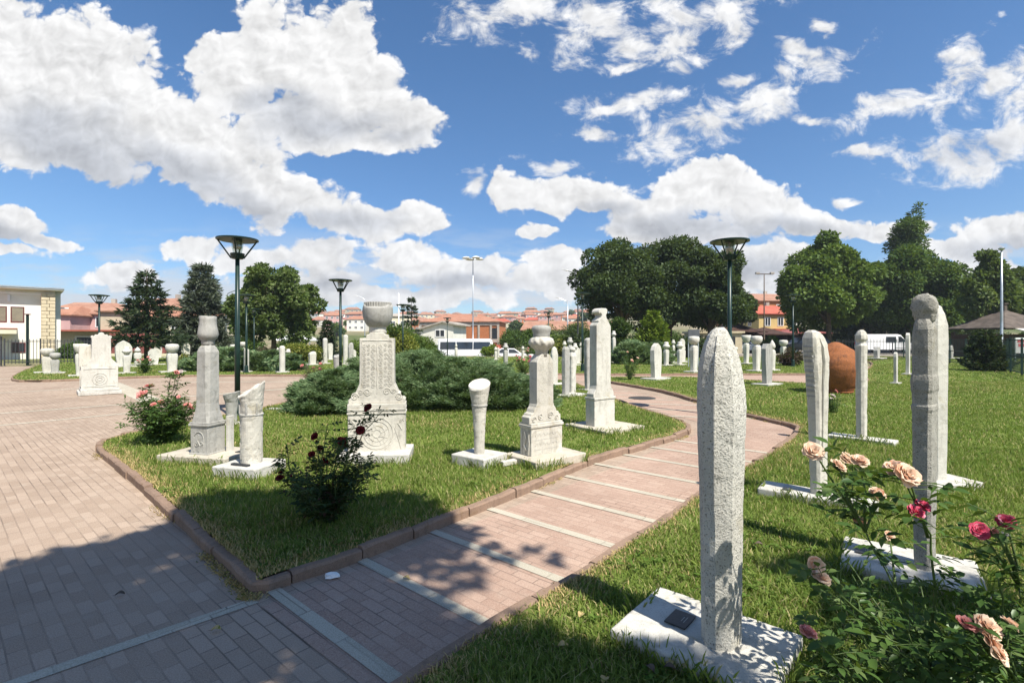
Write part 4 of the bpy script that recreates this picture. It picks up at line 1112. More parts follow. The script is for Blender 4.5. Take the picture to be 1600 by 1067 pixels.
# --- lawn stones further off --------------------------------------------------
def far_stone(px, yt, yb, wpx, kind, label, mat='marble_white', pl=True, rz=None):
    z0 = LAWN_Z; Y = F * (CAM_H - z0) / (yb - HOR); X = (px - 800) / F * Y
    H = CAM_H - (yt - HOR) / F * Y - z0; w = max(wpx / F * Y, .1)
    a = rz if rz is not None else (-52 if px > 700 else -48) + ((px * 7) % 13 - 6)
    g = gstone(X, Y, a, label)
    w *= 1.3 if kind in ('slab', 'hex', 'blade') else .98; d = w * .62
    M = MATS[mat]
    def cap(nm, prof, n=14, mod=None, m=None):
        q = MB(); q.lathe(prof, n, mod=mod); return q.build(nm, m or M, g, smooth=True)
    sh = MB()
    if kind in ('turban', 'cap', 'knob', 'bowl'):
        hh = {'turban': 1.25, 'cap': .85, 'knob': 1.5, 'bowl': 1.0}[kind] * w
        hh = min(hh, H * .3); hs = H - hh
        sh.loft([ring(d * .8, w * .72, 0, d * .15), ring(d, w * .92, hs * .78, d * .15), ring(d * .95, w * .86, hs * .9, d * .15), ring(d * .5, w * .42, hs, d * .12)])
        r = w * .56
        if kind == 'turban': cap('turban', [(r * .55, hs - .01), (r * .62, hs + hh * .12), (r * .98, hs + hh * .28), (r, hs + hh * .42), (r * .8, hs + hh * .56), (r * .58, hs + hh * .62), (r * .66, hs + hh * .85), (r * .5, hs + hh * .97), (.01, H)], 18, lambda q, z, t: (q * (1 + .05 * math.cos(8 * t + 9 * z)), z))
        elif kind == 'cap': cap('flat_cap', [(r * .6, hs - .01), (r * .75, hs + hh * .1), (r * 1.02, hs + hh * .35), (r * 1.05, hs + hh * .75), (r * .85, hs + hh * .95), (.01, H)])
        elif kind == 'bowl': cap('bowl_cap', [(r * .7, hs - .01), (r * .8, hs + hh * .1), (r * 1.1, hs + hh * .55), (r * 1.15, H), (r * .9, H - .01), (.01, H - .05)])
        else: cap('knob', [(r * .4, hs - .01), (r * .75, hs + hh * .25), (r * .6, hs + hh * .55), (r * .3, hs + hh * .8), (.01, H)])
    elif kind == 'slab':
        o = [(w * .38, 0), (w * .5, H * .5), (w * .5, H - w * .5), (w * .34, H - w * .22), (w * .1, H - w * .06), (0, H)]
        sh.extr(o + [(-u, z) for (u, z) in o[::-1][1:]], d * .55, 'x')
    elif kind == 'hex':
        o = [(w * .36, 0), (w * .5, H * .6), (w * .5, H - w * .35), (w * .25, H)]
        sh.extr(o + [(-u, z) for (u, z) in o[::-1]], d * .55, 'x')
    elif kind == 'col':
        sh.lathe([(w * .48, 0), (w * .5, H - w * .4), (w * .42, H - w * .15), (w * .22, H - w * .02), (.005, H)], 14)
    elif kind == 'blade':
        o = [(w * .4, 0), (w * .45, H * .6), (w * .5, H * .9), (w * .3, H * .97), (0, H), (-w * .4, H * .95), (-w * .5, H * .85), (-w * .4, 0)]
        sh.extr(o, d * .7, 'x')
    elif kind == 'stump':
        sh.lathe([(w * .38, 0), (w * .42, H * .7), (w * .5, H * .97), (w * .45, H), (.005, H - .02)], 12)
    elif kind == 'broken':
        sh.loft([ring(d, w * .85, 0, .02), ring(d, w, H * .8, .03), ring(d * .8, w * .8, H * .93, .04, 0, w * .08), ring(d * .3, w * .3, H, .02, 0, w * .15)])
    sh.build('shaft', M, g, bevel=.01 if Y < 26 and kind in ('slab', 'hex', 'blade') else 0)
    if pl:
        q = MB(); q.box((0, 0, -.03), (d * 2.0, w * 2.1, .075)); q.build('plinth', MATS['plinth_white'], g)
        PLINTHS.append((X, Y, d * 2.0, w * 2.1, math.radians(a)))
    return g
FS = [
 (132, 546, 574, 8, 'broken', 'low broken stone piece half hidden between the bowl-capped gravestone and the plaza monument', 'marble_grey'),
 (553, 546, 560, 5, 'slab', 'tiny far gravestone just left of the ornate bowl-capped stone shaft'),
 (502, 552, 566, 5, 'slab', 'tiny low gravestone left of the tall smooth pillar by the small conifer'),
 (74, 544, 582, 15, 'cap', 'squat wide-capped gravestone nearest the stone-clad corner of the white building', 'marble'),
 (86, 551, 583, 12, 'cap', 'shorter squat gravestone close on the right of the wide-capped one by the fence', 'marble_grey'),
 (125.6, 537, 587, 14, 'bowl', 'tapering gravestone with a bowl-shaped cap just left of the plaza monument'),
 (193, 532, 573, 16, 'slab', 'broad pointed slab gravestone in front of the maroon wall'),
 (198, 541, 583, 11, 'turban', 'turbaned gravestone in front of the broad pointed slab near the maroon wall'),
 (215, 542, 570, 11, 'knob', 'small knobbed gravestone among roses left of the dark pine trunk'),
 (240, 545, 570, 11, 'hex', 'angular-topped slab gravestone just right of the dark pine trunk'),
 (247, 538, 559, 8, 'slab', 'small pale slab gravestone behind the angular-topped slab near the pine'),
 (269, 537, 581, 16, 'cap', 'broad gravestone with a wide turban cap beside a yellow shrub'),
 (290, 536, 563, 9, 'hex', 'slanting-topped slab gravestone behind the yellow shrub'),
 (365, 538, 574, 9, 'cap', 'capped gravestone peeping over the left juniper hedge beside the tall lamp post', 'marble'),
 (379, 534, 574, 9, 'cap', 'round-capped gravestone over the left juniper hedge just right of the tall lamp post', 'marble'),
 (385, 545, 581, 8, 'col', 'plain white pillar gravestone hugging the second lamp post on the left lawn'),
 (434, 543, 568, 7, 'knob', 'small knobbed gravestone left of the plain round-topped pillar under the leafy tree'),
 (441, 540, 581.7, 9, 'col', 'stout plain pillar gravestone with a rounded top at the kerb below the leafy tree'),
 (450.5, 545, 570, 8, 'turban', 'short gravestone with a pointed turban right of the stout plain pillar'),
 (473.5, 544.6, 569, 6, 'turban', 'thin capped gravestone in front of the round yellow-green bush'),
 (488, 549, 570, 11, 'broken', 'broken wide gravestone stub right of the round yellow-green bush', 'marble'),
 (508, 528, 568, 7.5, 'col', 'tall smooth round-topped pillar gravestone in front of the small dark conifer'),
 (516, 536, 562, 6, 'hex', 'small white gravestone close behind the tall smooth pillar by the small conifer'),
 (540, 523, 569, 8, 'col', 'tallest white pillar gravestone just right of the middle lamp post'),
 (548, 535, 571, 8, 'broken', 'grey rough gravestone between the tall white pillar and the ornate bowl-capped stone', 'marble_grey'),
 (657.5, 540, 565, 6, 'knob', 'white knobbed gravestone top showing over the big juniper below the bushes'),
 (712.7, 536, 558, 5, 'knob', 'white gravestone top showing over the big juniper in front of the minibus'),
 (766, 539, 556, 5, 'col', 'thin white pillar gravestone beside the clipped bush by the minibus'),
 (774.5, 542, 562, 5, 'turban', 'front one of two thin white gravestones right of the clipped bush'),
 (778.5, 543, 559, 4, 'col', 'rear one of two thin white gravestones right of the clipped bush'),
 (790, 536, 575, 8, 'turban', 'grey gravestone with a bulky turban at the right end of the big juniper', 'marble_grey'),
 (817, 541, 560, 5, 'turban', 'small white turbaned gravestone alone between the rose bed and the green shrubs'),
 (829.5, 553, 586, 8, 'cap', 'white gravestone with roses over it, left of the twisted turban stone'),
 (871.5, 531, 555, 6, 'broken', 'dull grey jagged gravestone below the yellow shrub on the far lawn', 'marble_grey'),
 (877, 536, 556, 5, 'knob', 'small far gravestone just right of the jagged grey one'),
 (882, 533, 563, 6, 'turban', 'slim turbaned gravestone behind the left stone of the pair by the back path'),
 (890.5, 527, 566, 9, 'turban', 'large dark-turbaned gravestone rising behind the pair by the back path', 'marble_grey'),
 (898.5, 536, 571, 8, 'turban', 'white turbaned gravestone just right of the pair by the back path'),
 (903, 543, 568, 6, 'slab', 'low pointed gravestone touching the right side of a turbaned one near the path'),
 (908, 535, 564, 6, 'turban', 'slim turbaned gravestone left of the lamp post before the big oak'),
 (916, 532, 568, 8, 'turban', 'tall turbaned gravestone right of the lamp post before the big oak'),
 (959, 517, 566, 7, 'turban', 'tall slender turbaned gravestone just right of the hooked plain stone'),
 (976.5, 539.6, 565, 7, 'knob', 'small white mushroom-capped gravestone before the far dark junipers'),
 (981, 533, 562, 6, 'cap', 'gravestone cap peeping out left of the far junipers'),
 (1004.6, 529, 560, 7, 'cap', 'white gravestone cap standing over the far junipers under the bright cypress'),
 (1024, 527, 560, 7, 'cap', 'white gravestone cap over the far junipers right of the bright cypress tip'),
 (1015, 542, 567, 5, 'slab', 'thin white gravestone edge just behind the pointed slab at the cross path'),
 (1025, 536, 592, 17, 'slab', 'clean pointed white slab gravestone on the near side of the cross path'),
 (1041, 534, 571, 10, 'turban', 'stout turbaned gravestone just right of the clean pointed white slab'),
 (1052, 531, 567, 6, 'turban', 'slender turbaned gravestone in the middle of the row by the sign board'),
 (1062, 533.6, 570, 10, 'turban', 'stout turbaned gravestone left of the tall capped one by the sign board'),
 (1066, 529, 566, 7, 'slab', 'pointed slab gravestone behind the stout turbaned one near the sign board'),
 (1069, 539, 564, 5, 'knob', 'very thin knobbed gravestone close right of the stout turbaned one by the sign'),
 (1084, 525, 581, 15, 'cap', 'tall downward-tapering capped gravestone in front of the dark sign board'),
 (1148, 542, 565, 8, 'cap', 'small round-capped gravestone just right of the rough pointed front stone'),
 (1166, 523.6, 568, 11, 'bowl', 'gravestone with a flaring drum cap, left of the round-capped one near the wooden kiosks'),
 (1174, 541, 552, 5, 'col', 'tiny white gravestone far behind, between the two capped ones near the wooden kiosks'),
 (1182, 524.4, 579.4, 15, 'cap', 'big downward-tapering gravestone with a round cap near the wooden kiosks'),
 (1198.5, 537, 601, 17, 'hex', 'mottled grey tapering gravestone on the near side of the cross path', 'marble_grey'),
 (1206.5, 531, 578.6, 12, 'knob', 'white knob-topped gravestone right behind the mottled grey one'),
 (1224, 531, 567.5, 11, 'cap', 'flat-capped tapering gravestone left of the purple shrub'),
 (1370, 542, 560, 12, 'hex', 'grey shield-shaped gravestone in front of the white van', 'marble_grey'),
 (1399.5, 550, 599.5, 7, 'blade', 'short curved white gravestone on a thin base right of the clay jar'),
 (1418.6, 520, 585, 8, 'blade', 'tall thin blade-like white gravestone at the front end of the white van'),
 (1485, 539.6, 560, 11, 'slab', 'pointed grey gravestone beside the walking person', 'marble_grey'),
]
for a in FS:
    far_stone(a[0], a[1], a[2], a[3], a[4], a[5], a[6] if len(a) > 6 else 'marble_white')

# --- big upturned clay jar
x, y = G(1305, 613, LAWN_Z)
jar = empty('clay_jar', (x, y, LAWN_Z), 0, 'large weathered orange clay storage jar turned upside down on the grass', 'jar')
mb = MB(); mb.lathe([(.36, -.02), (.42, .06), (.54, .25), (.64, .5), (.675, .7), (.65, .90), (.56, 1.08), (.42, 1.23), (.24, 1.35), (.10, 1.42), (.03, 1.44), (.0, 1.445)], 40)
mb.build('body', MATS['terracotta'], jar, smooth=True, rough=(0.010, 0.06, 7.0))
mb = MB(); mb.lathe([(.39, 0), (.44, .02), (.45, .07), (.42, .09)], 40, cap=False); mb.build('rim', MATS['terracotta'], jar, smooth=True)
mb = MB()
for z, r in ((.12, .462),): mb.tube([(r * math.cos(t), r * math.sin(t), z) for t in np.linspace(0, 2 * PI, 41)], .012, 5)
mb.build('raised_band', MATS['terracotta'], jar, smooth=True)

# manhole and litter
x, y = G(1003, 622, 0.005)
mh = empty('manhole_cover', (x, y, 0.004), 0, 'round dark iron manhole cover in the back path', 'manhole cover')
mb = MB(); mb.lathe([(.36, 0.001), (.36, .012), (.34, .014), (.01, .012)], 32); mb.build('lid', MATS['manhole_iron'], mh)
mb = MB()
for k in range(-3, 4): mb.box((k * .08, 0, .0125), (.03, .5 - abs(k) * .08, .004))
mb.build('lid_ribs', MATS['manhole_iron'], mh)
x, y = G(519, 903, 0)
lit = MB()
lit.loft([[(x + r * math.cos(t) * 1.6 + random.uniform(-.006, .006), y + r * math.sin(t) + random.uniform(-.006, .006), z + random.uniform(0, .006)) for t in np.linspace(0, 2 * PI, 9)[:-1]] for (r, z) in ((.03, .006), (.034, .012), (.026, .03), (.008, .036))])
tag(lit.build('paper_scrap', MATS['paper_white']), 'crumpled white scrap of paper on the path beside the kerb', 'litter')

# ================================================================== lamps
def make_lamp():
    H = 3.62
    r = empty('lamp_post', (0, 0, 0), 0, 'x', 'street lamp', 'green post lamps with open funnel heads')
    mb = MB(); mb.lathe([(.15, 0), (.15, .015), (.085, .03), (.075, .3), (.07, .32), (.06, .34)], 16); mb.build('base', MATS['lamp_green'], r)
    mb = MB(); mb.lathe([(.052, .3), (.05, 1.6), (.044, 1.62), (.04, H - .42)], 14); mb.build('pole', MATS['lamp_green'], r, smooth=True)
    mb = MB(); mb.lathe([(.05, H - .44), (.105, H - .43), (.135, H - .33), (.13, H - .32), (.02, H - .32)], 16); mb.build('socket', MATS['lamp_green'], r)
    mb = MB(); mb.lathe([(.075, H - .32), (.105, H - .20), (.11, H - .06), (.105, H - .06), (.1, H - .2), (.07, H - .315)], 16, cap=False); mb.build('lamp_glass', MATS['clear_glass'], r, smooth=True)
    mb = MB(); mb.lathe([(.085, H - .06), (.08, H - .20), (.07, H - .225), (.02, H - .225)], 16); mb.build('reflector', MATS['lamp_cup'], r, smooth=True)
    mb = MB(); mb.lathe([(.345, H - .055), (.345, H - .05), (.10, H - .048)], 28, cap=False); mb.lathe([(.01, H - .046), (.345, H - .049)], 28, cap=False); mb.build('shade_underside', MATS['lamp_disc'], r)
    mb = MB(); mb.lathe([(.35, H - .06), (.385, H - .05), (.385, H - .025), (.2, H), (.01, H + .01)], 28); mb.build('shade', MATS['lamp_green'], r)
    for k in range(4):
        t = k * PI / 2 + .35; c, s = math.cos(t), math.sin(t)
        mb = MB(); mb.tube([(.11 * c, .11 * s, H - .42), (.36 * c, .36 * s, H - .04)], .016, 6); mb.build('strut', MATS['lamp_green'], r)
    return r
lamp0 = make_lamp()
for i, (px, yt, Y, hs, lab) in enumerate([
    (371, 371, 10.0, 1, 'tall green lamp post on the plaza edge, nearest of the left-hand lamps'),
    (532, 436, 17.0, 1, 'green lamp post just left of the ornate bowl-capped gravestone'),
    (155, 460, 22.6, 1, 'green lamp post rising behind the plaza monument'),
    (385, 460, 22.6, 1, 'second green lamp post behind the nearest one, in front of the leafy tree'),
    (397, 482, 32.0, 1, 'distant lamp post nearly lost against the leafy tree on the left'),
    (1140, 374, 10.3, 1, 'tall green lamp post right behind the rough pointed front gravestone'),
    (629.5, 475, 29.0, 1, 'lamp post among bushes right of the bowl-capped gravestone'),
    (699, 496, 46.0, 1, 'far lamp post in front of the pale gabled house'),
    (910, 457, 23.6, 1.04, 'lamp post in front of the left edge of the big oak clump'),
    (1239, 460, 28, 1.1, 'dark lamp post in front of the bright plane tree near the parked black car'),
    (857, 487, 38, 1, 'far faint lamp post above the red-roofed sheds left of the oaks'),
]):
    o = lamp0 if i == 0 else copy_tree(lamp0)
    o.location = ((px - 800) / F * Y, Y, terr((px - 800) / F * Y, Y) if Y > 44 else (LAWN_Z if i not in (0,) else LAWN_Z))
    top = CAM_H - (yt - HOR) / F * Y - o.location.z
    o.scale = (hs, hs, top / 3.63); o['label'] = lab
    o.rotation_euler = (0, 0, i * .7)

def pole_lamp(name, px, yt, Y, label, kind, mat='galv', z=None):
    X = (px - 800) / F * Y; z = terr(X, Y) if z is None else z; H = CAM_H - (yt - HOR) / F * Y - z
    r = empty(name, (X, Y, z), 0, label, 'street lamp')
    mb = MB(); mb.lathe([(.2, 0), (.2, .02), (.085, .04), (.08, H * .4), (.05, H)], 10); mb.build('pole', MATS[mat], r, smooth=True)
    if kind == 'four':
        for a in range(4):
            t = a * PI / 2 + .5; c, s = math.cos(t), math.sin(t)
            m2 = MB(); m2.tube([(0, 0, H - .1), (c * .7, s * .7, H)], .05, 6); m2.build('arm', MATS[mat], r)
            m2 = MB(); m2.lathe([(.02, H + .2), (.35, H + .12), (.62, H - .03), (.55, H - .08), (.02, H - .05)], 12, c=(c * 1.0, s * 1.0, 0)); m2.build('floodlight', MATS['white_paint'], r)
    elif kind == 'cobra' or kind == 'cobra_r':
        sg = -1 if kind == 'cobra' else 1
        m2 = MB(); m2.tube([(0, 0, H - .3), (sg * .25, 0, H), (sg * 1.0, 0, H + .3)], .045, 6); m2.build('arm', MATS[mat], r)
        m2 = MB(); m2.loft([[(sg * 1.0 + sg * u * .7, w * (.06 + .12 * math.sin(PI * min(u + .2, 1))), H + .3 + u * .12 + e) for (w, e) in ((-1, 0), (1, 0), (1, .09), (-1, .09))] for u in (0, .3, .7, 1)]); m2.build('lamp_head', MATS['white_paint'], r)
    elif kind == 'tee':
        m2 = MB(); m2.box((0.1, 0, H), (2.0, .1, .1)); m2.build('crossbar', MATS[mat], r)
        for s in (-.8, .95):
            m2 = MB(); m2.box((s, 0, H + .05), (.45, .3, .22)); m2.build('floodlight', MATS['concrete'], r)
    elif kind == 'top':
        m2 = MB(); m2.lathe([(.04, H), (.16, H + .1), (.19, H + .17), (.1, H + .24), (.02, H + .26)], 12); m2.build('lamp_head', MATS['galv'], r)
    return r
pole_lamp('floodlight_mast', 739, 404, 68, 'very tall grey mast with four floodlights above the pale gabled house', 'four')
pole_lamp('street_light', 887, 470, 62, 'thin grey street light with a short arm left of the oak clump', 'cobra')
pole_lamp('street_light', 903, 428, 52, 'dark tall street light at the left edge of the oak clump', 'cobra', 'fence_iron')
pole_lamp('street_light', 570, 466, 75, 'far street light showing above the left of the bowl-capped gravestone', 'cobra')
pole_lamp('street_light', 353, 458, 48, 'grey street light in front of the leafy tree behind the left lawn', 'cobra_r')
pole_lamp('floodlight_mast', 1194, 429, 60, 'brown wooden mast with a crossbar in front of the yellow house', 'tee', 'bark')
pole_lamp('street_light', 1565, 392, 34, 'slim grey lamp column at the right by the brown-roofed kiosk', 'top', z=.1)
pole_lamp('white_mast', 623, 458, 60, 'plain white mast among the bushes right of the bowl-capped gravestone', 'none', 'white_paint')
# ================================================================== trees and shrubs
def sph(rng, n):
    return unit(rng.normal(size=(n, 3)))

def crown_leaves(rng, blobs, n, L, W, shell=0.55):
    """blobs (k,4): centre + radius; leaves spread through the outer part of each"""
    w = blobs[:, 3] ** 2; idx = rng.choice(len(blobs), n, p=w / w.sum())
    d = sph(rng, n); d[:, 2] += 0.15; d = unit(d)
    rr = blobs[idx, 3] * (shell + (1 - shell) * rng.random(n) ** 0.5) * rng.uniform(.85, 1.12, n)
    p = blobs[idx, :3] + d * rr[:, None] * np.array([1, 1, .85])
    a = unit(d + rng.normal(size=(n, 3)) * .8 + np.array([0, 0, -.25]))
    nrm = unit(d + rng.normal(size=(n, 3)) * .7 + np.array([0, 0, .4]))
    return leaf_cards(p, a, L * rng.uniform(.6, 1.3, n), W * rng.uniform(.7, 1.2, n), rng, .12, nrm)

def broadleaf(name, base, H, crown_c, radii, mat, label, n=16000, L=.3, W=.2, nb=34, seed=1, group=None, trunk_r=.18, blob=.30, profile=None, extra=None, low=-.75):
    rng = np.random.default_rng(seed)
    t = empty(name, base, 0, label, 'tree', group)
    cc = np.array(crown_c, float); R = np.array(radii, float)
    d = sph(rng, nb); d[:, 2] = np.where(d[:, 2] < low, -d[:, 2], d[:, 2])
    f = rng.uniform(.4, 1.12 - blob, nb)
    ctr = cc + d * R * f[:, None]
    rb = blob * R.mean() * rng.uniform(.7, 1.3, nb)
    if profile is not None:
        k = np.clip((ctr[:, 2] - (cc[2] - R[2])) / (2 * R[2]), 0, 1); s = profile(k)
        ctr[:, :2] = cc[:2] + (ctr[:, :2] - cc[:2]) * s[:, None]; rb *= .45 + .55 * s
    bl = np.concatenate([ctr, rb[:, None]], 1)
    if extra is not None: bl = np.concatenate([bl, np.array(extra, float)], 0)
    V, Q = crown_leaves(rng, bl, n, L, W)
    link('crown', np_mesh('crown', V, Q), MATS[mat], t)
    mb = MB()
    top = cc + np.array([0, 0, R[2] * .35])
    bend = rng.normal(0, .12, 2)
    pts = [(0, 0, -.1), (bend[0] * .3, bend[1] * .3, top[2] * .3), (cc[0] * .7 + bend[0], cc[1] * .7 + bend[1], top[2] * .65), tuple(top)]
    mb.tube(pts, [trunk_r * 1.25, trunk_r, trunk_r * .7, trunk_r * .15], 9)
    for i in range(0, len(ctr), 2):
        s = np.array(pts[1]) + (np.array(pts[2]) - np.array(pts[1])) * rng.uniform(0, 1)
        e = ctr[i]; m = (s + e) / 2 + np.array([0, 0, .1 * R[2]])
        mb.tube([tuple(s), tuple(m), tuple(e)], [trunk_r * .45, trunk_r * .28, trunk_r * .08], 6)
    mb.build('trunk', MATS['bark'], t, smooth=True)
    return t

def conifer(name, base, H, R, mat, label, z0=.12, whorls=14, per=7, sprays=26, L=.4, W=.1, seed=1, droop=.25, up=.25, power=.8, trunk_r=.16, cat='tree', group=None, twigs=3):
    rng = np.random.default_rng(seed)
    t = empty(name, base, 0, label, cat, group)
    mb = MB(); mb.tube([(0, 0, -.1), (rng.normal(0, .03), 0, H * .5), (0, 0, H)], [trunk_r, trunk_r * .65, trunk_r * .08], 8)
    Ps = []; As = []
    for w in range(whorls):
        k = (w + rng.uniform(-.3, .3)) / whorls; k = min(max(k, 0), .985)
        z = H * (z0 + (1 - z0) * k); rl = R * (1 - k) ** power + .04 * R
        for b in range(per):
            a = 2 * PI * (b + rng.uniform(-.35, .35)) / per + w * 1.7
            l = rl * rng.uniform(.65, 1.12)
            s = np.linspace(.12, 1, 5)
            pts = np.stack([np.cos(a) * l * s, np.sin(a) * l * s, z - droop * l * s + up * l * s ** 2.4], 1)
            if l > .3 * R and w % 2 == 0: mb.tube([(0, 0, z)] + [tuple(q) for q in pts], [trunk_r * .3] + list(np.linspace(trunk_r * .22, .01, 5)), 5)
            n = max(5, int(sprays * l / R))
            u = rng.uniform(.1, 1, n) ** .75
            q = np.stack([np.interp(u, s, pts[:, i]) for i in range(3)], 1)
            side = np.array([-math.sin(a), math.cos(a), 0]) * rng.normal(0, .22 * l, n)[:, None] * (1.15 - u)[:, None]
            q = q + side + rng.normal(0, .03 * R, (n, 3)) * np.array([1, 1, .8])
            dirv = np.array([math.cos(a), math.sin(a), 0]) + side / (np.linalg.norm(side, axis=1, keepdims=True) + .05) * .7
            for _ in range(twigs):
                Ps.append(q + rng.normal(0, .025 * R, (n, 3))); As.append(dirv + rng.normal(0, .55, (n, 3)) + np.array([0, 0, .1]))
    p = np.concatenate(Ps); a = np.concatenate(As)
    V, Q = leaf_cards(p, a, L * rng.uniform(.6, 1.3, len(p)), W * rng.uniform(.7, 1.3, len(p)), rng, .06)
    link('crown', np_mesh('crown', V, Q), MATS[mat], t)
    mb.build('trunk', MATS['bark'], t, smooth=True)
    return t

def at(px, yb, z=.0, Y=None):
    if Y is None: Y = F * (CAM_H - z) / (yb - HOR)
    return ((px - 800) / F * Y, Y, z)
def zt(py, Y): return CAM_H - (py - HOR) / F * Y

TG = 'trees around the lawns'
# left conifers
conifer('pine_tree', at(229, 0, .08, 34), zt(419, 34) - .1, 2.0, 'pine_needle', 'dark green pine with layered drooping boughs behind the maroon wall', .2, 12, 7, 30, .42, .10, 3, .32, .34, .75, .17, group=TG, twigs=4)
conifer('cedar_tree', at(316, 0, .08, 39), zt(408, 39) - .1, 2.15, 'cedar_needle', 'dense blue-grey conifer between the dark pine and the leafy tree', .06, 20, 9, 40, .38, .09, 4, .18, .25, .62, .17, group=TG, twigs=5)
# left leafy tree
broadleaf('leafy_tree', at(428, 0, .08, 36), 6.5, (-.15, 0, zt(480, 36)), (3.25, 2.9, 3.15), 'light_leaf', 'large loose leafy tree behind the second lamp post on the left lawn', 30000, .26, .18, 110, 5, TG, .16, .165)
# oak clump: three crowns grown together
for (px, Yd, cy, rx, rz_, sd, lab, nb) in [
    (972, 44, 456, 4.8, 4.8, 11, 'left crown of the big dark oak clump, behind the lamp post', 60), (1046, 46, 456, 5.5, 5.0, 12, 'middle crown of the big dark oak clump, above the bright cypress', 70), (1110, 44, 462, 3.4, 4.6, 13, 'right crown of the big dark oak clump, beside the tall lamp post', 44)]:
    broadleaf('oak_tree', at(px, 0, .1, Yd), 8, (0, 0, zt(cy, Yd)), (rx, 3.6, rz_), 'oak_leaf', lab, 46000, .27, .17, nb, sd, 'oaks of the big dark clump', .26, .24)
# right trees
broadleaf('plane_tree', at(1295, 0, .13, 50), 8, (0, 0, zt(448, 50)), (5.6, 4.6, 5.4), 'plane_leaf', 'bright green broad plane tree above the black car', 46000, .34, .26, 80, 21, TG, .22, .24,
          profile=lambda k: np.interp(k, [0, .3, .6, .85, 1], [1, 1.02, .85, .55, .35]))
broadleaf('dark_tree', at(1432, 0, .13, 56), 9, (-.6, 0, zt(460, 56)), (6.4, 4.6, 5.3), 'dark_leaf', 'deep green round-headed tree above the front of the white van', 44000, .36, .24, 70, 22, TG, .25, .24)
broadleaf('poplar_tree', at(1418, 0, .13, 64), 15, (0, 0, zt(425, 64)), (3.3, 3, 8.6), 'dark_leaf', 'tallest dark tree with a wind-bent ragged top behind the round-headed tree', 20000, .42, .2, 46, 23, TG, .25, .28,
          profile=lambda k: np.interp(k, [0, .4, .7, 1], [1, 1, .8, .18]), extra=[(.9, 0, zt(340, 64), .8), (1.5, 0, zt(325, 64), .55), (1.6, 0, zt(352, 64), .6), (-.2, 0, zt(350, 64), .6)])
broadleaf('young_plane_tree', at(1546, 0, .1, 44), 8, (0, 0, zt(460, 44)), (2.7, 2.4, 4.2), 'light_leaf', 'thin pale leafy tree behind the brown-roofed kiosk', 14000, .3, .22, 34, 24, TG, .14, .26,
          profile=lambda k: np.interp(k, [0, .4, .8, 1], [1, .9, .5, .15]))
broadleaf('dark_tree', at(1610, 0, .1, 46), 8, (0, 0, zt(472, 46)), (3.0, 2.6, 3.4), 'oak_leaf', 'dark tree cut by the right edge of the picture', 14000, .3, .22, 30, 25, TG, .2, .27)
broadleaf('dark_tree', at(1490, 0, .13, 62), 8, (0, 0, zt(492, 62)), (5.2, 3, 3.8), 'dark_leaf', 'dark low tree behind the walking person', 14000, .4, .28, 30, 26, TG, .2, .28)
broadleaf('dark_tree', at(1360, 0, .13, 66), 8, (0, 0, zt(498, 66)), (6.5, 3, 3.6), 'oak_leaf', 'dark tree filling the gap behind the white van', 14000, .42, .3, 30, 27, TG, .2, .28)
broadleaf('dark_tree', at(1160, 0, .13, 62), 6, (0, 0, zt(484, 62)), (2.2, 1.8, 2.2), 'oak_leaf', 'small dark tree between the oak clump and the yellow house', 7000, .32, .22, 20, 28, TG, .12, .3)
# smaller trees and bushes of the middle distance
conifer('spruce_tree', at(643, 0, .1, 66), zt(461, 66), 1.45, 'pine_needle', 'thin dark spruce with open tiers behind the bushes, right of the bowl-capped gravestone', .1, 13, 6, 16, .4, .14, 31, .3, .35, .8, .12, group=TG)
conifer('spruce_tree', at(511, 0, .1, 42), zt(499, 42), 1.0, 'pine_needle', 'small dark conical conifer behind the round-topped pillar on the left lawn', .03, 12, 8, 18, .3, .1, 32, .15, .2, .8, .1, group=TG)
conifer('cypress_tree', at(1021, 0, .08, 33), zt(488, 33), 1.32, 'thuja', 'bright yellow-green conical cypress in front of the oak clump', .0, 18, 12, 26, .22, .08, 33, -.5, .2, .75, .1, group=TG, twigs=4)
broadleaf('thuja_bush', at(966, 0, .08, 34), 3, (0, 0, zt(523, 34)), (.85, .8, 1.15), 'dark_leaf', 'green rounded evergreen between the hooked stone and the bright cypress', 7000, .16, .07, 26, 34, TG, .08, .33)
def bush(name, px, yb, rx, h, mat, label, n=5000, L=.12, W=.07, seed=1, Y=None, nb=22, group=None, zc=.5):
    x, y, z = at(px, yb, LAWN_Z, Y)
    rng = np.random.default_rng(seed)
    t = empty(name, (x, y, z), 0, label, 'shrub', group)
    d = sph(rng, nb); d[:, 2] = abs(d[:, 2])
    ctr = d * np.array([rx * .7, rx * .6, h * .62]) * rng.uniform(.3, 1, (nb, 1)) + np.array([0, 0, h * .25])
    bl = np.concatenate([ctr, (np.minimum(rx, h) * rng.uniform(.28, .45, nb))[:, None]], 1)
    V, Q = crown_leaves(rng, bl, n, L, W, .4)
    V[:, 2] = np.maximum(V[:, 2], .01)
    link('foliage', np_mesh('foliage', V, Q), MATS[mat], t)
    mb = MB()
    for i in range(min(nb, 9)):
        c = ctr[i]; mb.tube([(c[0] * .12, c[1] * .12, 0), (c[0] * .5, c[1] * .5, c[2] * .6), tuple(c)], [.025, .018, .008], 5)
    mb.build('stem', MATS['bark'], t)
    return t
bush('yellow_green_bush', 471, 569, 1.25, 1.35, 'yellow_bush', 'round yellow-green bush behind the thin capped gravestone on the left lawn', 7000, .13, .08, 41)
bush('dark_bush', 612, 0, 2.6, 3.6, 'dark_leaf', 'tall dark bush right of the bowl-capped gravestone', 12000, .24, .13, 42, 44)
bush('yellow_green_bush', 620, 0, 1.7, 1.9, 'yellow_bush', 'yellowish bush touching the right side of the bowl-capped gravestone', 9000, .16, .08, 43, 30)
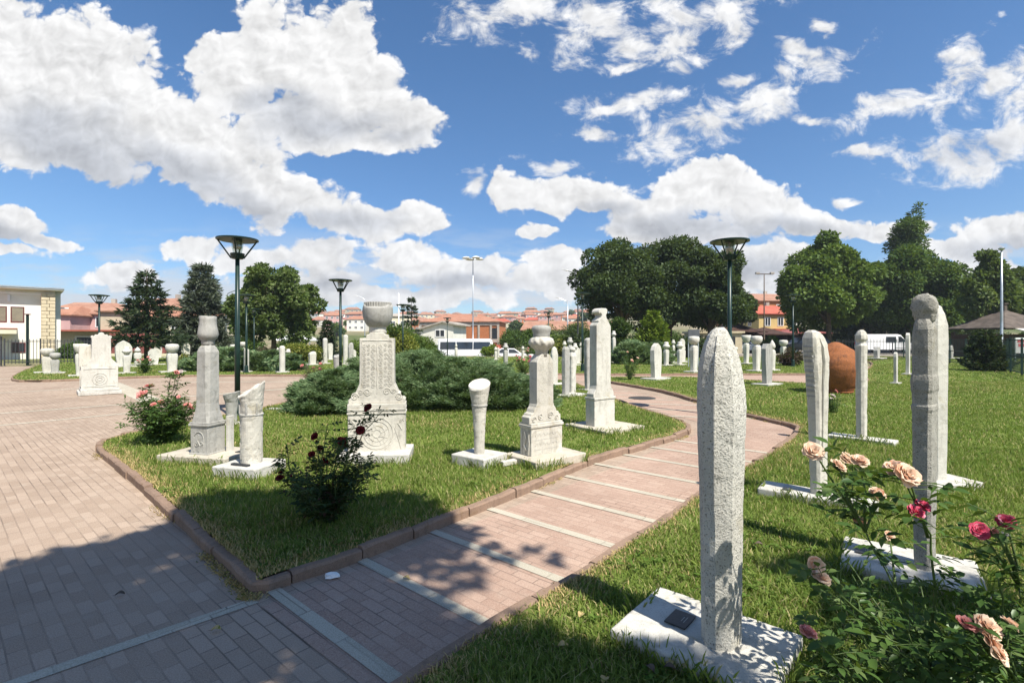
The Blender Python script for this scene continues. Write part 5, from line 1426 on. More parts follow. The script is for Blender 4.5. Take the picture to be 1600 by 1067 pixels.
bush('feathery_bush', 655, 0, 1.4, 2.1, 'plane_leaf', 'feathery green bush left of the pale gabled house', 9000, .17, .05, 44, 33)
bush('clipped_bush', 765, 556, .9, 1.1, 'thuja', 'small bright clipped bush in front of the minibus', 4000, .14, .08, 45, 44)
bush('yellow_green_bush', 672, 0, .9, 1.1, 'yellow_bush', 'low bright bush showing over the big juniper in front of the pale house', 3500, .14, .08, 46, 36)
for i, (px, Y, rx, h, m, lab) in enumerate([
    (835, 50, 2.2, 2.6, 'dark_leaf', 'green shrub mass right of the orange brick house'), (862, 54, 2.6, 2.8, 'plane_leaf', 'green shrub mass under the red-roofed sheds'),
    (880, 44, 1.3, 1.9, 'yellow_bush', 'yellow-leaved shrub left of the lamp post before the oaks'), (898, 60, 2.4, 4.2, 'dark_leaf', 'tall shrub at the left foot of the oak clump'),
    (800, 62, 2.2, 2.6, 'dark_leaf', 'dark shrub beside the rear of the orange brick house'), (935, 40, 2.4, 2.2, 'oak_leaf', 'dark shrub under the left oak behind the hooked stone'),
    (905, 58, 3.0, 2.6, 'oak_leaf', 'dark shrub at the left foot of the oak clump behind the lamp post'), (1000, 56, 3.2, 2.4, 'oak_leaf', 'dark shrub under the oaks left of the bright cypress tip'), (1045, 58, 3.2, 2.4, 'dark_leaf', 'dark shrub under the oaks right of the bright cypress'), (1120, 58, 3.0, 2.6, 'oak_leaf', 'dark shrub behind the stone pavilion'),
    (375, 43, 2.4, 1.7, 'dark_leaf', 'dark green shrub behind the left juniper hedge'), (452, 43.2, 2.0, 1.5, 'dark_leaf', 'dark green shrub left of the round yellow-green bush'), (560, 43.4, 2.0, 1.3, 'plane_leaf', 'green shrub behind the tallest white pillar by the middle lamp post'), (1085, 42, 2.2, 1.9, 'oak_leaf', 'dark shrub under the oaks beside the sign board'), (112, 40, 1.5, 1.2, 'dark_leaf', 'low dark shrub against the white building corner'),
    (335, 44, 1.6, 1.9, 'dark_leaf', 'dark evergreen shrub right of the slanting-topped stone behind the yellow shrub'), (1205, 52, 1.6, 1.7, 'plane_leaf', 'green shrub before the wooden kiosks')]):
    bush('shrub', px, 0, rx, h, m, lab, 6000, .2, .12, 60 + i, Y)
for i in range(11):
    px = 1212 + i * 38
    bush('shrub', px, 0, 2.6 + (i % 3) * .5, 2.3 + (i * 7 % 5) * .35, ('oak_leaf', 'dark_leaf', 'oak_leaf')[i % 3], 'dark hedge-like shrub in the shade below the right-hand trees', 3500, .3, .2, 300 + i, 68 + (i % 2) * 3, 16, 'shady shrubs below the right-hand trees')
bush('yellow_shrub', 287, 578, .42, .95, 'yellow_bush', 'small yellow shrub right of the broad wide-capped gravestone', 1500, .09, .06, 51)
bush('purple_shrub', 1237, 571, .85, 1.0, 'purple_leaf', 'dark purple-leaved shrub in front of the black car', 4000, .14, .07, 52)
bush('maroon_shrub', 423, 568, .9, 1.05, 'purple_leaf', 'maroon-leaved shrub at the foot of the leafy tree on the left lawn', 3500, .13, .07, 53)
conifer('small_spruce', at(1541, 579, LAWN_Z), zt(517, 24) - .05, .95, 'pine_needle', 'young bushy dark spruce on the lawn at right before the kiosk', .02, 12, 9, 20, .2, .06, 54, .05, .45, .6, .06, group=None, twigs=4)

# spreading junipers
def juniper(px, yb, rx, ry, h, label, n=30000, seed=1, Y=None, L=.08, W=.013, stems=90, mat='juniper', rz=0.0):
    n = int(n * 1.8); stems = int(stems * 1.5)
    x, y, z = at(px, yb, LAWN_Z, Y)
    rng = np.random.default_rng(seed)
    t = empty('juniper_shrub', (x, y, z), rz, label, 'shrub', 'spreading junipers')
    Ps = []; As = []; mb = MB()
    pn = stems; m = max(60, n // pn)
    for s in range(pn):
        # one feathery plume: root inside the mound, tip on or above its surface
        a = rng.uniform(0, 2 * PI); el = math.asin(rng.uniform(0, 1) ** 1.0 * .98) ; k_ = rng.uniform(.72, 1.06)
        tip = np.array([math.cos(a) * math.cos(el) * rx, math.sin(a) * math.cos(el) * ry, h * (.16 + .84 * math.sin(el)) * rng.uniform(.8, 1.08)]) * np.array([k_, k_, 1])
        ax = np.array([math.cos(a + rng.normal(0, .5)), math.sin(a + rng.normal(0, .5)), rng.uniform(.05, .5)]); ax /= np.linalg.norm(ax)
        ln = rng.uniform(.42, .8) * min(1.0, rx * .6)
        k = np.linspace(0, 1, 6)
        pts = tip - ax * ln * (1 - k)[:, None]; pts[:, 2] -= .10 * (1 - k) ** 1.5 * ln; pts[:, 2] += -.05 * ln * np.maximum(0, k - .7) * 3
        if s % 6 == 0: mb.tube([(pts[0][0] * .25, pts[0][1] * .25, .02)] + [tuple(q) for q in pts[::2]], [.022, .014, .008, .003], 5)
        u = rng.random(m) ** .65
        q = np.stack([np.interp(u, k, pts[:, i]) for i in range(3)], 1)
        side = np.cross(ax, (0, 0, 1)); side /= np.linalg.norm(side); upv = np.cross(side, ax)
        wd = .15 * ln / .6 * np.sin(PI * np.clip(u * .9 + .1, 0, 1)) + .01
        sv = rng.normal(0, 1, m) * wd; uv = rng.normal(0, .38, m) * wd
        q = q + side * sv[:, None] + upv * uv[:, None]
        dv = ax + side * (sv / (wd + .02) * .45)[:, None] + upv * rng.normal(.12, .2, m)[:, None] + rng.normal(0, .14, (m, 3))
        Ps.append(q); As.append(dv)
    p = np.concatenate(Ps); a = np.concatenate(As); p[:, 2] = np.maximum(p[:, 2], .02)
    V, Q = leaf_cards(p, a, L * rng.uniform(.6, 1.5, len(p)), W * rng.uniform(.7, 1.3, len(p)), rng, .08)
    link('foliage', np_mesh('foliage', V, Q), MATS[mat], t)
    mb.build('stem', MATS['bark'], t)
    return t
juniper(670, 0, 1.75, 1.6, 1.22, 'largest spreading juniper, behind the ornate bowl-capped gravestone', 60000, 71, 11.8, stems=170)
juniper(745, 0, 1.5, 1.2, 1.04, 'spreading juniper behind the slender flared pillar', 46000, 72, 11.4, stems=130)
juniper(590, 0, 1.5, 1.3, 1.12, 'spreading juniper directly behind the ornate bowl-capped gravestone', 36000, 73, 12.5, stems=110)
juniper(795, 0, 1.15, .85, .72, 'low juniper tail left of the twisted turban stone', 24000, 74, 11.4, stems=80)
juniper(520, 0, 1.0, .9, .82, 'spreading juniper left of the ornate bowl-capped gravestone', 36000, 75, 10.6, stems=110)
juniper(560, 0, 1.4, 1.2, .8, 'juniper at the back of the island near the grey round stump', 20000, 76, 14.0, stems=80)
juniper(352, 0, 2.0, 1.2, 1.05, 'left juniper hedge behind the nearest lamp post', 24000, 77, 24.5, .2, .05, 90)
juniper(408, 0, 2.0, 1.2, .95, 'right juniper hedge left of the stout plain pillar', 22000, 78, 24.5, .2, .05, 90)
juniper(988, 0, 1.5, 1.2, 1.35, 'left far juniper under the bright cypress', 18000, 79, 31.0, .2, .045, 80)
juniper(1022, 0, 1.3, 1.0, 1.3, 'right far juniper behind the clean pointed white slab', 18000, 80, 31.5, .2, .045, 80)

# ================================================================== roses
def leaflet_mesh(pos, axis, nrm, size, rng):
    """pointed oval leaflets with a folded midrib: 7 points, 3 quads a side"""
    n = len(pos); a = unit(axis); b = unit(np.cross(nrm, a)); c = unit(np.cross(a, b))
    s = size[:, None]
    w = .62
    def q(u, v, h): return pos + a * s * u + b * s * v * w + c * s * h
    pts = [q(0, 0, 0), q(.28, .36, .07), q(.62, .33, .05), q(1, 0, -.08), q(.62, -.33, .05), q(.28, -.36, .07), q(.3, 0, 0), q(.65, 0, -.01)]
    V = np.stack(pts, 1).reshape(-1, 3)
    Fq = np.array([[0, 6, 1, 1], [6, 7, 2, 1], [7, 3, 2, 2], [0, 5, 6, 6], [5, 4, 7, 6], [4, 3, 7, 7]])
    faces = []
    o = np.arange(n) * 8
    tri = np.array([[0, 6, 1], [6, 2, 1], [6, 7, 2], [7, 3, 2], [0, 5, 6], [5, 4, 6], [4, 7, 6], [4, 3, 7]])
    return V, (o[:, None, None] + tri[None]).reshape(-1, 3)

def rose_flower(parent, loc, r, mat, seed, tilt=(0, 0), openness=1.0):
    rng = np.random.default_rng(seed); V = []; Fc = []; ph0 = rng.uniform(0, 6)
    layers = ((6, 1.0, .12), (6, .92, .32), (6, .78, .52), (5, .62, .72), (5, .46, .9), (4, .3, 1.1), (3, .18, 1.3)) if openness > .5 else ((4, .75, .9), (4, .5, 1.05), (3, .28, 1.2))
    for li, (np_, k, el) in enumerate(layers):
        for j in range(np_):
            a = ph0 + 2 * PI * (j + .5 * (li % 2) + rng.uniform(-.2, .2)) / np_; e = el * (1.25 - .25 * openness) + rng.uniform(-.14, .14)
            W = r * k * rng.uniform(.85, 1.1) * 1.15; Ln = r * k * rng.uniform(.9, 1.1)
            base = len(V)
            for iu in range(4):
                u = iu / 3
                for iv in range(5):
                    v = iv / 4 - .5
                    wid = W * (.35 + .75 * math.sin(PI * min(u * .75 + .12, 1)))
                    out = Ln * u * math.cos(e) - .0; up_ = Ln * u * math.sin(e) + .35 * r * (v * v) * 1.6 * (1 - .3 * u)
                    curl = -.22 * Ln * max(0, u - .6) * (1.3 - el) + rng.uniform(-.085, .085) * r * (u > .5)
                    side = v * wid * (1 - .12 * (iu == 3) * abs(v) * 4)
                    x = out * math.cos(a) - side * math.sin(a); y = out * math.sin(a) + side * math.cos(a)
                    V.append((x, y, up_ + curl + .02 * r * li))
            for iu in range(3):
                for iv in range(4):
                    q = base + iu * 5 + iv; Fc.append((q, q + 1, q + 6, q + 5))
    me = bpy.data.meshes.new('flower'); me.from_pydata(V, [], Fc); me.update()
    me.polygons.foreach_set('use_smooth', [True] * len(me.polygons))
    o = link('flower', me, MATS[mat], parent); o.location = loc; o.rotation_euler = (tilt[0], tilt[1], rng.uniform(-.4, .4))
    sp = MB(); sp.lathe([(.02 * 1, -.35 * r), (r * .16, -.25 * r), (r * .2, -.05 * r), (r * .08, .02 * r)], 8)
    for k in range(5):
        a = k * 2 * PI / 5; sp.tube([(0, 0, -.05 * r), (r * .5 * math.cos(a), r * .5 * math.sin(a), -.12 * r), (r * .8 * math.cos(a), r * .8 * math.sin(a), -.22 * r)], [r * .1, r * .07, r * .01], 4)
    sp.build('sepal', MATS['rose_stem'], o)
    return o

def rose_bush(base, label, stems, leaf=.05, dens=60, mat='rose_leaf', flowers=(), seed=1, thick=.006, fill=0, fill_r=.3, fill_h=.5, droop=.2):
    """stems: list of point lists (local); flowers: (loc, radius, mat)"""
    rng = np.random.default_rng(seed)
    t = empty('rose_bush', base, 0, label, 'rose bush', 'rose bushes')
    mb = MB(); P_ = []; A_ = []; Nn = []; S_ = []
    allst = [[np.array(p, float) for p in s] for s in stems]
    for i in range(fill):
        a = rng.uniform(0, 2 * PI); q = fill_r * rng.uniform(.3, 1) ; h = fill_h * rng.uniform(.5, 1.05)
        st = np.array([math.cos(a), math.sin(a), 0]) * rng.uniform(0, .06)
        en = np.array([math.cos(a) * q, math.sin(a) * q, h])
        md = st * .5 + en * .5 + np.array([0, 0, .12 * h]) + rng.normal(0, .03, 3)
        allst.append([st, md, en])
    for s in allst:
        pts = np.array(s); k = np.linspace(0, 1, len(pts)); L = np.linalg.norm(np.diff(pts, axis=0), axis=1).sum()
        m = max(4, int(L / .05)); kk = np.linspace(0, 1, m)
        path = np.stack([np.interp(kk, k, pts[:, i]) for i in range(3)], 1)
        path[1:-1] = (path[:-2] + 2 * path[1:-1] + path[2:]) / 4 + rng.normal(0, .003, (m - 2, 3))
        mb.tube([tuple(p) for p in path], list(np.linspace(thick, thick * .45, m)), 6)
        nl = max(3, int(dens * L))
        for _ in range(nl):
            u = rng.uniform(.12, 1); p = np.array([np.interp(u, kk, path[:, i]) for i in range(3)])
            d = rng.normal(size=3); d[2] = abs(d[2]) * .4 + .05; d /= np.linalg.norm(d)
            sz = leaf * rng.uniform(.65, 1.25); ln = sz * 2.3
            pe = [p, p + d * ln * .5, p + d * ln * .9 - np.array([0, 0, droop * ln * .4])]
            mb.tube([tuple(x) for x in pe], [thick * .28] * 3, 4, cap=False)
            up = unit(np.array([rng.normal(0, .45), rng.normal(0, .45), 1.0])); sd = unit(np.cross(d, up))
            for (f, ss, kz) in ((.45, 1, .8), (.45, -1, .8), (.75, 1, .95), (.75, -1, .95), (.92, 0, 1.1)):
                if kz == .8 and rng.random() < .3: continue
                P_.append(p + d * ln * f - np.array([0, 0, droop * ln * .4 * f * f])); ax = d * (.45 if ss else 1) + sd * ss * .9 - np.array([0, 0, droop]); A_.append(ax)
                Nn.append(up + rng.normal(0, .2, 3)); S_.append(sz * kz)
    V, T = leaflet_mesh(np.array(P_), np.array(A_), np.array(Nn), np.array(S_), rng)
    link('foliage', np_mesh('foliage', V, T, True), MATS[mat], t)
    for i, (loc, r, fm) in enumerate(flowers):
        r = r * .9
        rose_flower(t, loc, r, fm, seed * 50 + i, (rng.normal(.55, .3), rng.normal(.15, .35)), 0.3 if r < .026 else 1)
    mb.build('stem', MATS['rose_stem'], t, smooth=True)
    return t

# foreground right, peach roses
B0 = np.array((*G(1451, 1118, LAWN_Z), LAWN_Z))
def loc(px, py, Y): return np.array(P(px, py, Y)) - B0
heads = [((1270, 706), 2.02, .047, 'petal_peach'), ((1310, 728), 2.05, .037, 'petal_peach'), ((1343, 720), 2.1, .04, 'petal_peach'), ((1322, 716), 2.2, .035, 'petal_peach'), ((1398, 733), 1.98, .05, 'petal_peach'), ((1416, 742), 1.93, .056, 'petal_peach'),
         ((1370, 772), 2.1, .036, 'petal_peach'), ((1343, 815), 2.15, .036, 'petal_peach'), ((1390, 838), 2.2, .03, 'petal_peach'), ((1430, 800), 1.9, .036, 'petal_red'), ((1442, 790), 1.92, .03, 'petal_red'),
         ((1274, 882), 1.9, .036, 'petal_peach'), ((1283, 903), 1.86, .04, 'petal_peach'), ((1262, 988), 1.75, .034, 'petal_pink')]
fl = []; sts = []
fork = loc(1451, 1033, 1.98)
main = [np.zeros(3), loc(1449, 1075, 1.99), fork]
sts.append(main)
for (q, Y, r, m) in heads:
    h = loc(*q, Y); fl.append((tuple(h + np.array([0, 0, .0])), r, m))
forkL = loc(1398, 920, 2.02); forkL2 = loc(1352, 830, 2.05); forkR = loc(1462, 900, 1.95)
sts.append([fork, loc(1430, 985, 2.0), forkL, forkL2])
sts.append([fork, loc(1462, 960, 1.96), forkR, loc(1450, 822, 1.93), loc(1436, 800, 1.91)])
for i in (0, 1, 2, 3, 7, 6): sts.append([forkL2, (forkL2 + np.array(fl[i][0])) / 2 + RNG.normal(0, .02, 3), np.array(fl[i][0])])
for i in (4, 5): sts.append([loc(1450, 840, 1.94), loc(1432, 780, 1.95), np.array(fl[i][0])])
sts.append([forkL, loc(1395, 880, 2.1), np.array(fl[8][0])])
for i in (11, 12): sts.append([loc(1400, 1000, 1.95), loc(1330, 945, 1.92), np.array(fl[i][0])])
sts.append([loc(1360, 1090, 1.85), loc(1305, 1030, 1.78), np.array(fl[13][0])])
sts.append([np.zeros(3), loc(1400, 1060, 1.93), loc(1340, 985, 1.93)]); sts.append([np.zeros(3), loc(1490, 1050, 1.9), loc(1500, 960, 1.9)])
sts.append([np.zeros(3), loc(1380, 1090, 1.9), loc(1290, 1050, 1.85)]); sts.append([np.zeros(3), loc(1440, 1060, 1.85), loc(1420, 990, 1.8)])
rose_bush(tuple(B0), 'large foreground rose bush with faded peach blooms at lower right', sts, .058, 24, 'rose_leaf', fl, 91, .006, fill=13, fill_r=.40, fill_h=.48)

B0 = np.array((*G(1598, 1140, LAWN_Z), LAWN_Z))
heads = [((1530, 828), 1.85, .036, 'petal_red'), ((1572, 815), 1.88, .036, 'petal_red'), ((1553, 830), 1.83, .026, 'petal_pink'), ((1568, 838), 1.82, .025, 'petal_white'),
         ((1511, 975), 1.66, .034, 'petal_pink'), ((1542, 980), 1.64, .047, 'petal_peach'), ((1550, 1012), 1.6, .056, 'petal_peach'), ((1578, 975), 1.66, .033, 'petal_peach')]
fl = [(tuple(loc(*q, Y)), r, m) for (q, Y, r, m) in heads]
fk = loc(1592, 915, 1.82); sts = [[np.zeros(3), loc(1600, 1020, 1.83), fk]]
for i in range(4): sts.append([fk, (fk + np.array(fl[i][0])) / 2 + np.array((.01, 0, .01)), np.array(fl[i][0])])
for i in range(4, 8): sts.append([loc(1610, 1100, 1.66), loc(1580, 1050, 1.64), np.array(fl[i][0])])
sts.append([np.zeros(3), loc(1580, 1010, 1.8), loc(1560, 900, 1.8)]); sts.append([np.zeros(3), loc(1620, 1000, 1.8), loc(1630, 880, 1.8)])
rose_bush(tuple(B0), 'rose bush with crimson and pale blooms cut by the right edge', sts, .054, 34, 'rose_leaf', fl, 92, .006, fill=7, fill_r=.32, fill_h=.42)

# dark red rose in the tree's shade
B0 = np.array((*G(510, 815, LAWN_Z), LAWN_Z)); Yb = B0[1]
heads = [(q, .024 + .009 * (i % 3), 'petal_dark') for i, q in enumerate([(433, 725), (440, 738), (437, 747), (455, 745), (487, 710), (492, 682), (495, 690), (500, 700), (535, 690), (540, 697), (532, 686), (563, 672), (556, 686), (508, 720), (575, 637)])]
fl = [(tuple(loc(*q, Yb + RNG.uniform(-.15, .15))), r, m) for (q, r, m) in heads]
sts = [[np.zeros(3), np.array(f[0]) * .5 + np.array((0, 0, .05)), np.array(f[0])] for f in fl[::2]]
sts.append([np.zeros(3), loc(545, 730, Yb), loc(565, 680, Yb), loc(600, 640, Yb)]); sts.append([np.zeros(3), loc(455, 740, Yb), loc(448, 700, Yb)]); sts.append([np.zeros(3), loc(500, 730, Yb), loc(512, 662, Yb)])
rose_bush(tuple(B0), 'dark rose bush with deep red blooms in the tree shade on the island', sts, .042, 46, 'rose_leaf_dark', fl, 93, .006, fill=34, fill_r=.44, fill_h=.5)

# pink rose at the left of the island
B0 = np.array((*G(253, 692, LAWN_Z), LAWN_Z)); Yb = B0[1]
heads = [((233, 604), .075, 'petal_pink'), ((221, 617), .08, 'petal_pink'), ((228, 612), .03, 'petal_pink'), ((252, 628), .06, 'petal_pink'), ((240, 632), .05, 'petal_pink'), ((293, 634), .07, 'petal_pink'), ((298, 637), .05, 'petal_pink'), ((279, 620), .032, 'petal_pink'), ((276, 582), .045, 'petal_pink'), ((283, 580), .03, 'petal_white')]
fl = [(tuple(loc(*q, Yb + RNG.uniform(-.15, .15))), r, m) for (q, r, m) in heads]
sts = [[np.zeros(3), np.array(f[0]) * .5 + np.array((0, 0, .05)), np.array(f[0])] for f in fl]
sts.append([np.zeros(3), loc(262, 630, Yb), loc(266, 590, Yb), loc(276, 584, Yb)])
rose_bush(tuple(B0), 'leafy rose bush with salmon-pink blooms at the left end of the island', sts, .046, 42, 'rose_leaf', fl, 94, .007, fill=60, fill_r=.46, fill_h=.62)

# distant small rose bushes
def far_rose(px, yb, r, h, nf, mat, label, seed, lm='rose_leaf', leaf=.05):
    x, y = G(px, yb, LAWN_Z); rng = np.random.default_rng(seed)
    fl = []
    for i in range(nf):
        a = rng.uniform(0, 2 * PI); q = r * rng.uniform(.2, .95)
        fl.append(((math.cos(a) * q, math.sin(a) * q, h * rng.uniform(.65, 1.05)), rng.uniform(.045, .07), mat if rng.random() < .75 else 'petal_pink'))
    return rose_bush((x, y, LAWN_Z), label, [[np.zeros(3), np.array(f[0]) * .5 + np.array((0, 0, .04)), np.array(f[0])] for f in fl], leaf, 16, lm, fl, seed, .008, fill=22, fill_r=r, fill_h=h * .85)
far_rose(226, 583, .5, .75, 6, 'petal_pink', 'low rose bush with pale pink blooms left of the broad wide-capped gravestone', 101, leaf=.07)
far_rose(207, 566, .6, .9, 9, 'petal_white', 'pale rose bush crowding the small knobbed gravestone by the pine', 102, leaf=.08)
far_rose(490, 600, .55, .75, 4, 'petal_pink', 'reddish rose bush beside the low leaning headstone at the juniper', 103, 'purple_leaf', .06)
far_rose(818, 588, .5, .85, 10, 'petal_red', 'rose bush with small red blooms left of the twisted turban stone', 104, leaf=.06)
far_rose(832, 566, .5, 1.1, 6, 'petal_pink', 'taller pink rose bush behind the twisted turban stone', 105, leaf=.07)
far_rose(983, 593, .5, 1.0, 4, 'petal_peach', 'thin sparse rose bush right of the hooked stone at the back path', 106, leaf=.05)
far_rose(1302, 645, .2, .42, 3, 'petal_white', 'small rose with pale blooms in front of the clay jar', 107, leaf=.04)
far_rose(500, 568, .4, 1.15, 4, 'petal_pink', 'rose with pink blooms behind the broken gravestone stub on the left lawn', 108, leaf=.07)
far_rose(1120, 566, .4, .9, 4, 'petal_pink', 'pink rose bush left of the rough pointed front stone', 109, leaf=.07)

# ================================================================== tree overhead that shades the front
def shade_tree():
    rng = np.random.default_rng(3)
    t = empty('shade_tree', (1.9, -4.6, 0), 0, 'tall leafy tree standing behind the viewpoint, its boughs shading the front paving', 'tree')
    base = np.array((1.9, -4.6, 0.0))
    spots = [(30, 915, .5), (90, 905, .5), (150, 880, .5), (205, 872, .42), (255, 840, .42), (310, 822, .4), (350, 835, .42), (60, 985, .5), (140, 960, .5), (215, 945, .45), (285, 925, .42), (30, 1050, .45), (120, 1050, .45), (210, 1030, .42), (330, 905, .36), (60, 950, .5),
             (450, 850, .5), (520, 830, .5), (600, 850, .5), (660, 838, .42), (560, 880, .45), (400, 890, .45), (340, 800, .4), (480, 875, .45), (640, 815, .4), (700, 835, .3), (380, 850, .5), (420, 800, .45), (620, 800, .4), (400, 870, .5), (470, 840, .5), (540, 845, .5), (600, 855, .45), (400, 830, .48), (450, 825, .45), (500, 818, .45), (550, 825, .45), (600, 832, .42), (640, 840, .36), (440, 868, .42), (500, 862, .42), (560, 858, .38), (480, 900, .3), (560, 915, .3), (640, 880, .24), (690, 860, .2), (400, 800, .36), (480, 795, .32), (560, 802, .3),
             (560, 960, .36), (520, 1000, .34), (430, 960, .32), (610, 1000, .3), (640, 950, .28), (720, 900, .18), (780, 862, .15), (840, 868, .12), (470, 1010, .36), (560, 1040, .38), (330, 1010, .3), (260, 1060, .3), (700, 990, .2), (640, 1030, .3), (360, 960, .22), (430, 960, .2),
             (1225, 905, .16), (1285, 905, .2), (1340, 930, .24), (1420, 965, .28), (1500, 965, .28), (1560, 1005, .3), (1350, 1000, .24), (1450, 1035, .3), (760, 1045, .28), (830, 1060, .26), (760, 1100, .3), (900, 1090, .28), (1010, 1075, .2), (870, 1035, .16), (800, 1000, .14), (1060, 1100, .25), (950, 1130, .3)]
    bl = []
    for (px, py, r) in spots:
        z = rng.uniform(6.0, 8.2); x, y = G(px, py, 0)
        q = np.array((x, y, 0)) + np.array(SUN) * z / SUN.z
        bl.append((*(q - base), r * .95))
    for k in range(12):   # the rest of the crown, behind the viewpoint
        d = sph(rng, 1)[0]; bl.append((*(np.array((.4, -.4, 8.2)) + d * np.array((2.6, 2.0, 1.8)) * rng.uniform(.4, 1)), rng.uniform(.6, .9)))
    bl = np.array(bl)
    bl[:, 3] *= rng.uniform(.72, .98, len(bl)); V, Q = crown_leaves(rng, bl, 31000, .15, .11, .15)
    link('crown', np_mesh('crown', V, Q), MATS['plane_leaf'], t)
    mb = MB(); mb.tube([(0, 0, -.1), (.05, .1, 2.2), (-.1, .5, 4.4), (-.1, .6, 6.6), (.2, .4, 9)], [.28, .22, .17, .1, .03], 10)
    for i in range(0, len(bl)):
        if i % 3: continue
        e = bl[i, :3]; s = np.array((-.08, .4, rng.uniform(4.2, 6.6))); m = s * .5 + e * .5 + np.array((0, 0, .35))
        mb.tube([tuple(s), tuple(m), tuple(e)], [.06, .035, .01], 6)
    mb.build('trunk', MATS['bark'], t, smooth=True)
shade_tree()
grass(); weeds()
for i, (px, py, z) in enumerate([(1056, 1046, .13), (1040, 1036, .12), (948, 1058, .12), (1022, 1050, .12), (872, 1010, .12), (905, 965, .11), (1180, 850, .12), (640, 905, .012), (725, 1012, .012), (180, 930, .012), (330, 985, .012)]):
    x, y = G(px, py, z); o = empty('fallen_leaf', (x, y, z), RNG.uniform(0, 6), 'dry curled brown leaf fallen on the ' + ('grass at the front right' if z > .1 else 'front paving'), 'leaf', 'dry fallen leaves')
    m = MB(); n_ = 7; L = .05; rows = []
    for k in range(n_):
        u = k / (n_ - 1); w = .019 * math.sin(PI * min(u * .9 + .06, 1)); rows.append([(u * L, -w, .012 * math.sin(PI * u) + .006), (u * L, 0, .012 * math.sin(PI * u)), (u * L, w, .012 * math.sin(PI * u) + .008)])
    for k in range(n_ - 1): m.add(rows[k] + rows[k + 1], [(0, 1, 4, 3), (1, 2, 5, 4)])
    m.build('blade', MATS['straw' if i % 3 else 'bark'], o); m = MB(); m.tube([(0, 0, 0), (-.015, .002, .004)], .001, 4); m.build('stalk', MATS['bark'], o)
# ================================================================== buildings
def window(parent, c, w, h, rz=0.0, frame='white_paint', glass='glass_dark', depth=.06, bars=1):
    """window facing local -y at c = centre of its outer face"""
    ca, sa = math.cos(rz), math.sin(rz)
    def pt(u, d, z): return (c[0] + u * ca - d * sa, c[1] + u * sa + d * ca, c[2] + z)
    t = min(w, h) * .09
    f = MB()
    for (u0, u1, z0, z1) in ((-w / 2, w / 2, h / 2 - t, h / 2), (-w / 2, w / 2, -h / 2, -h / 2 + t), (-w / 2, -w / 2 + t, -h / 2 + t, h / 2 - t), (w / 2 - t, w / 2, -h / 2 + t, h / 2 - t)) + (((-t / 2, t / 2, -h / 2 + t, h / 2 - t),) if bars else ()):
        f.add([pt(u0, -depth, z0), pt(u1, -depth, z0), pt(u1, .03, z0), pt(u0, .03, z0), pt(u0, -depth, z1), pt(u1, -depth, z1), pt(u1, .03, z1), pt(u0, .03, z1)],
              [(0, 1, 2, 3), (7, 6, 5, 4), (0, 4, 5, 1), (1, 5, 6, 2), (2, 6, 7, 3), (3, 7, 4, 0)])
    o = f.build('window', MATS[frame], parent)
    p = MB(); p.add([pt(-w / 2 + t * .5, -.02, -h / 2 + t * .5), pt(w / 2 - t * .5, -.02, -h / 2 + t * .5), pt(w / 2 - t * .5, -.02, h / 2 - t * .5), pt(-w / 2 + t * .5, -.02, h / 2 - t * .5)], [(0, 1, 2, 3)])
    p.build('pane', MATS[glass], o)
    return o

def gable_roof(mb, w, d, z, h, over=.4, hip=0.0, th=.14):
    a, b = w / 2 + over, d / 2 + over; r = max(a - hip, .05)
    V = [(-a, -b, z), (a, -b, z), (a, b, z), (-a, b, z), (-r, 0, z + h), (r, 0, z + h)]
    V2 = [(x, y, q - th) for (x, y, q) in V]
    Fc = [(0, 1, 5, 4), (2, 3, 4, 5), (1, 2, 5), (3, 0, 4)]
    mb.add(V + V2, Fc + [tuple(i + 6 for i in f[::-1]) for f in Fc] + [(0, 6, 7, 1), (1, 7, 8, 2), (2, 8, 9, 3), (3, 9, 6, 0)])

def house(loc, rz, w, d, h, rh, wall, roof, label, hip=1.5, wins=((-.3, .3), (.5,)), floors=2, group=None, gable=False, balcony=False, chim=True, side=True, ws=(.9, 1.15)):
    r = empty('house', loc, rz, label, 'house', group)
    mb = MB(); mb.box((0, 0, -.6), (w, d, h + .6))
    if gable: mb.add([(-w / 2, -d / 2, h), (-w / 2, d / 2, h), (-w / 2, 0, h + rh * .86), (w / 2, -d / 2, h), (w / 2, d / 2, h), (w / 2, 0, h + rh * .86)], [(0, 2, 1), (3, 4, 5)])
    mb.build('wall', MATS[wall], r)
    mb = MB(); gable_roof(mb, w, d, h + .02, rh, .35, 0.02 if gable else hip); ro = mb.build('roof', MATS[roof], r)
    if chim:
        mb = MB(); mb.box((w * .2, d * .1, h + rh * .45), (.5, .5, rh * .55 + .6)); mb.build('chimney', MATS['concrete'], ro)
    fh = h / floors
    for k in range(floors):
        for u in wins[0]: window(r, (u * w, -d / 2, k * fh + fh * .55), ws[0], min(ws[1], fh * .55))
        if side:
            for u in wins[1]: window(r, (-w / 2, -u * d * .5, k * fh + fh * .55), ws[0], min(ws[1], fh * .55), -PI / 2)
    if balcony:
        mb = MB(); mb.box((0, -d / 2 - .5, fh), (w * .5, 1.0, .14)); mb.box((0, -d / 2 - .97, fh + .14), (w * .5, .06, .8)); mb.build('balcony', MATS['white_wall'], r)
    return r

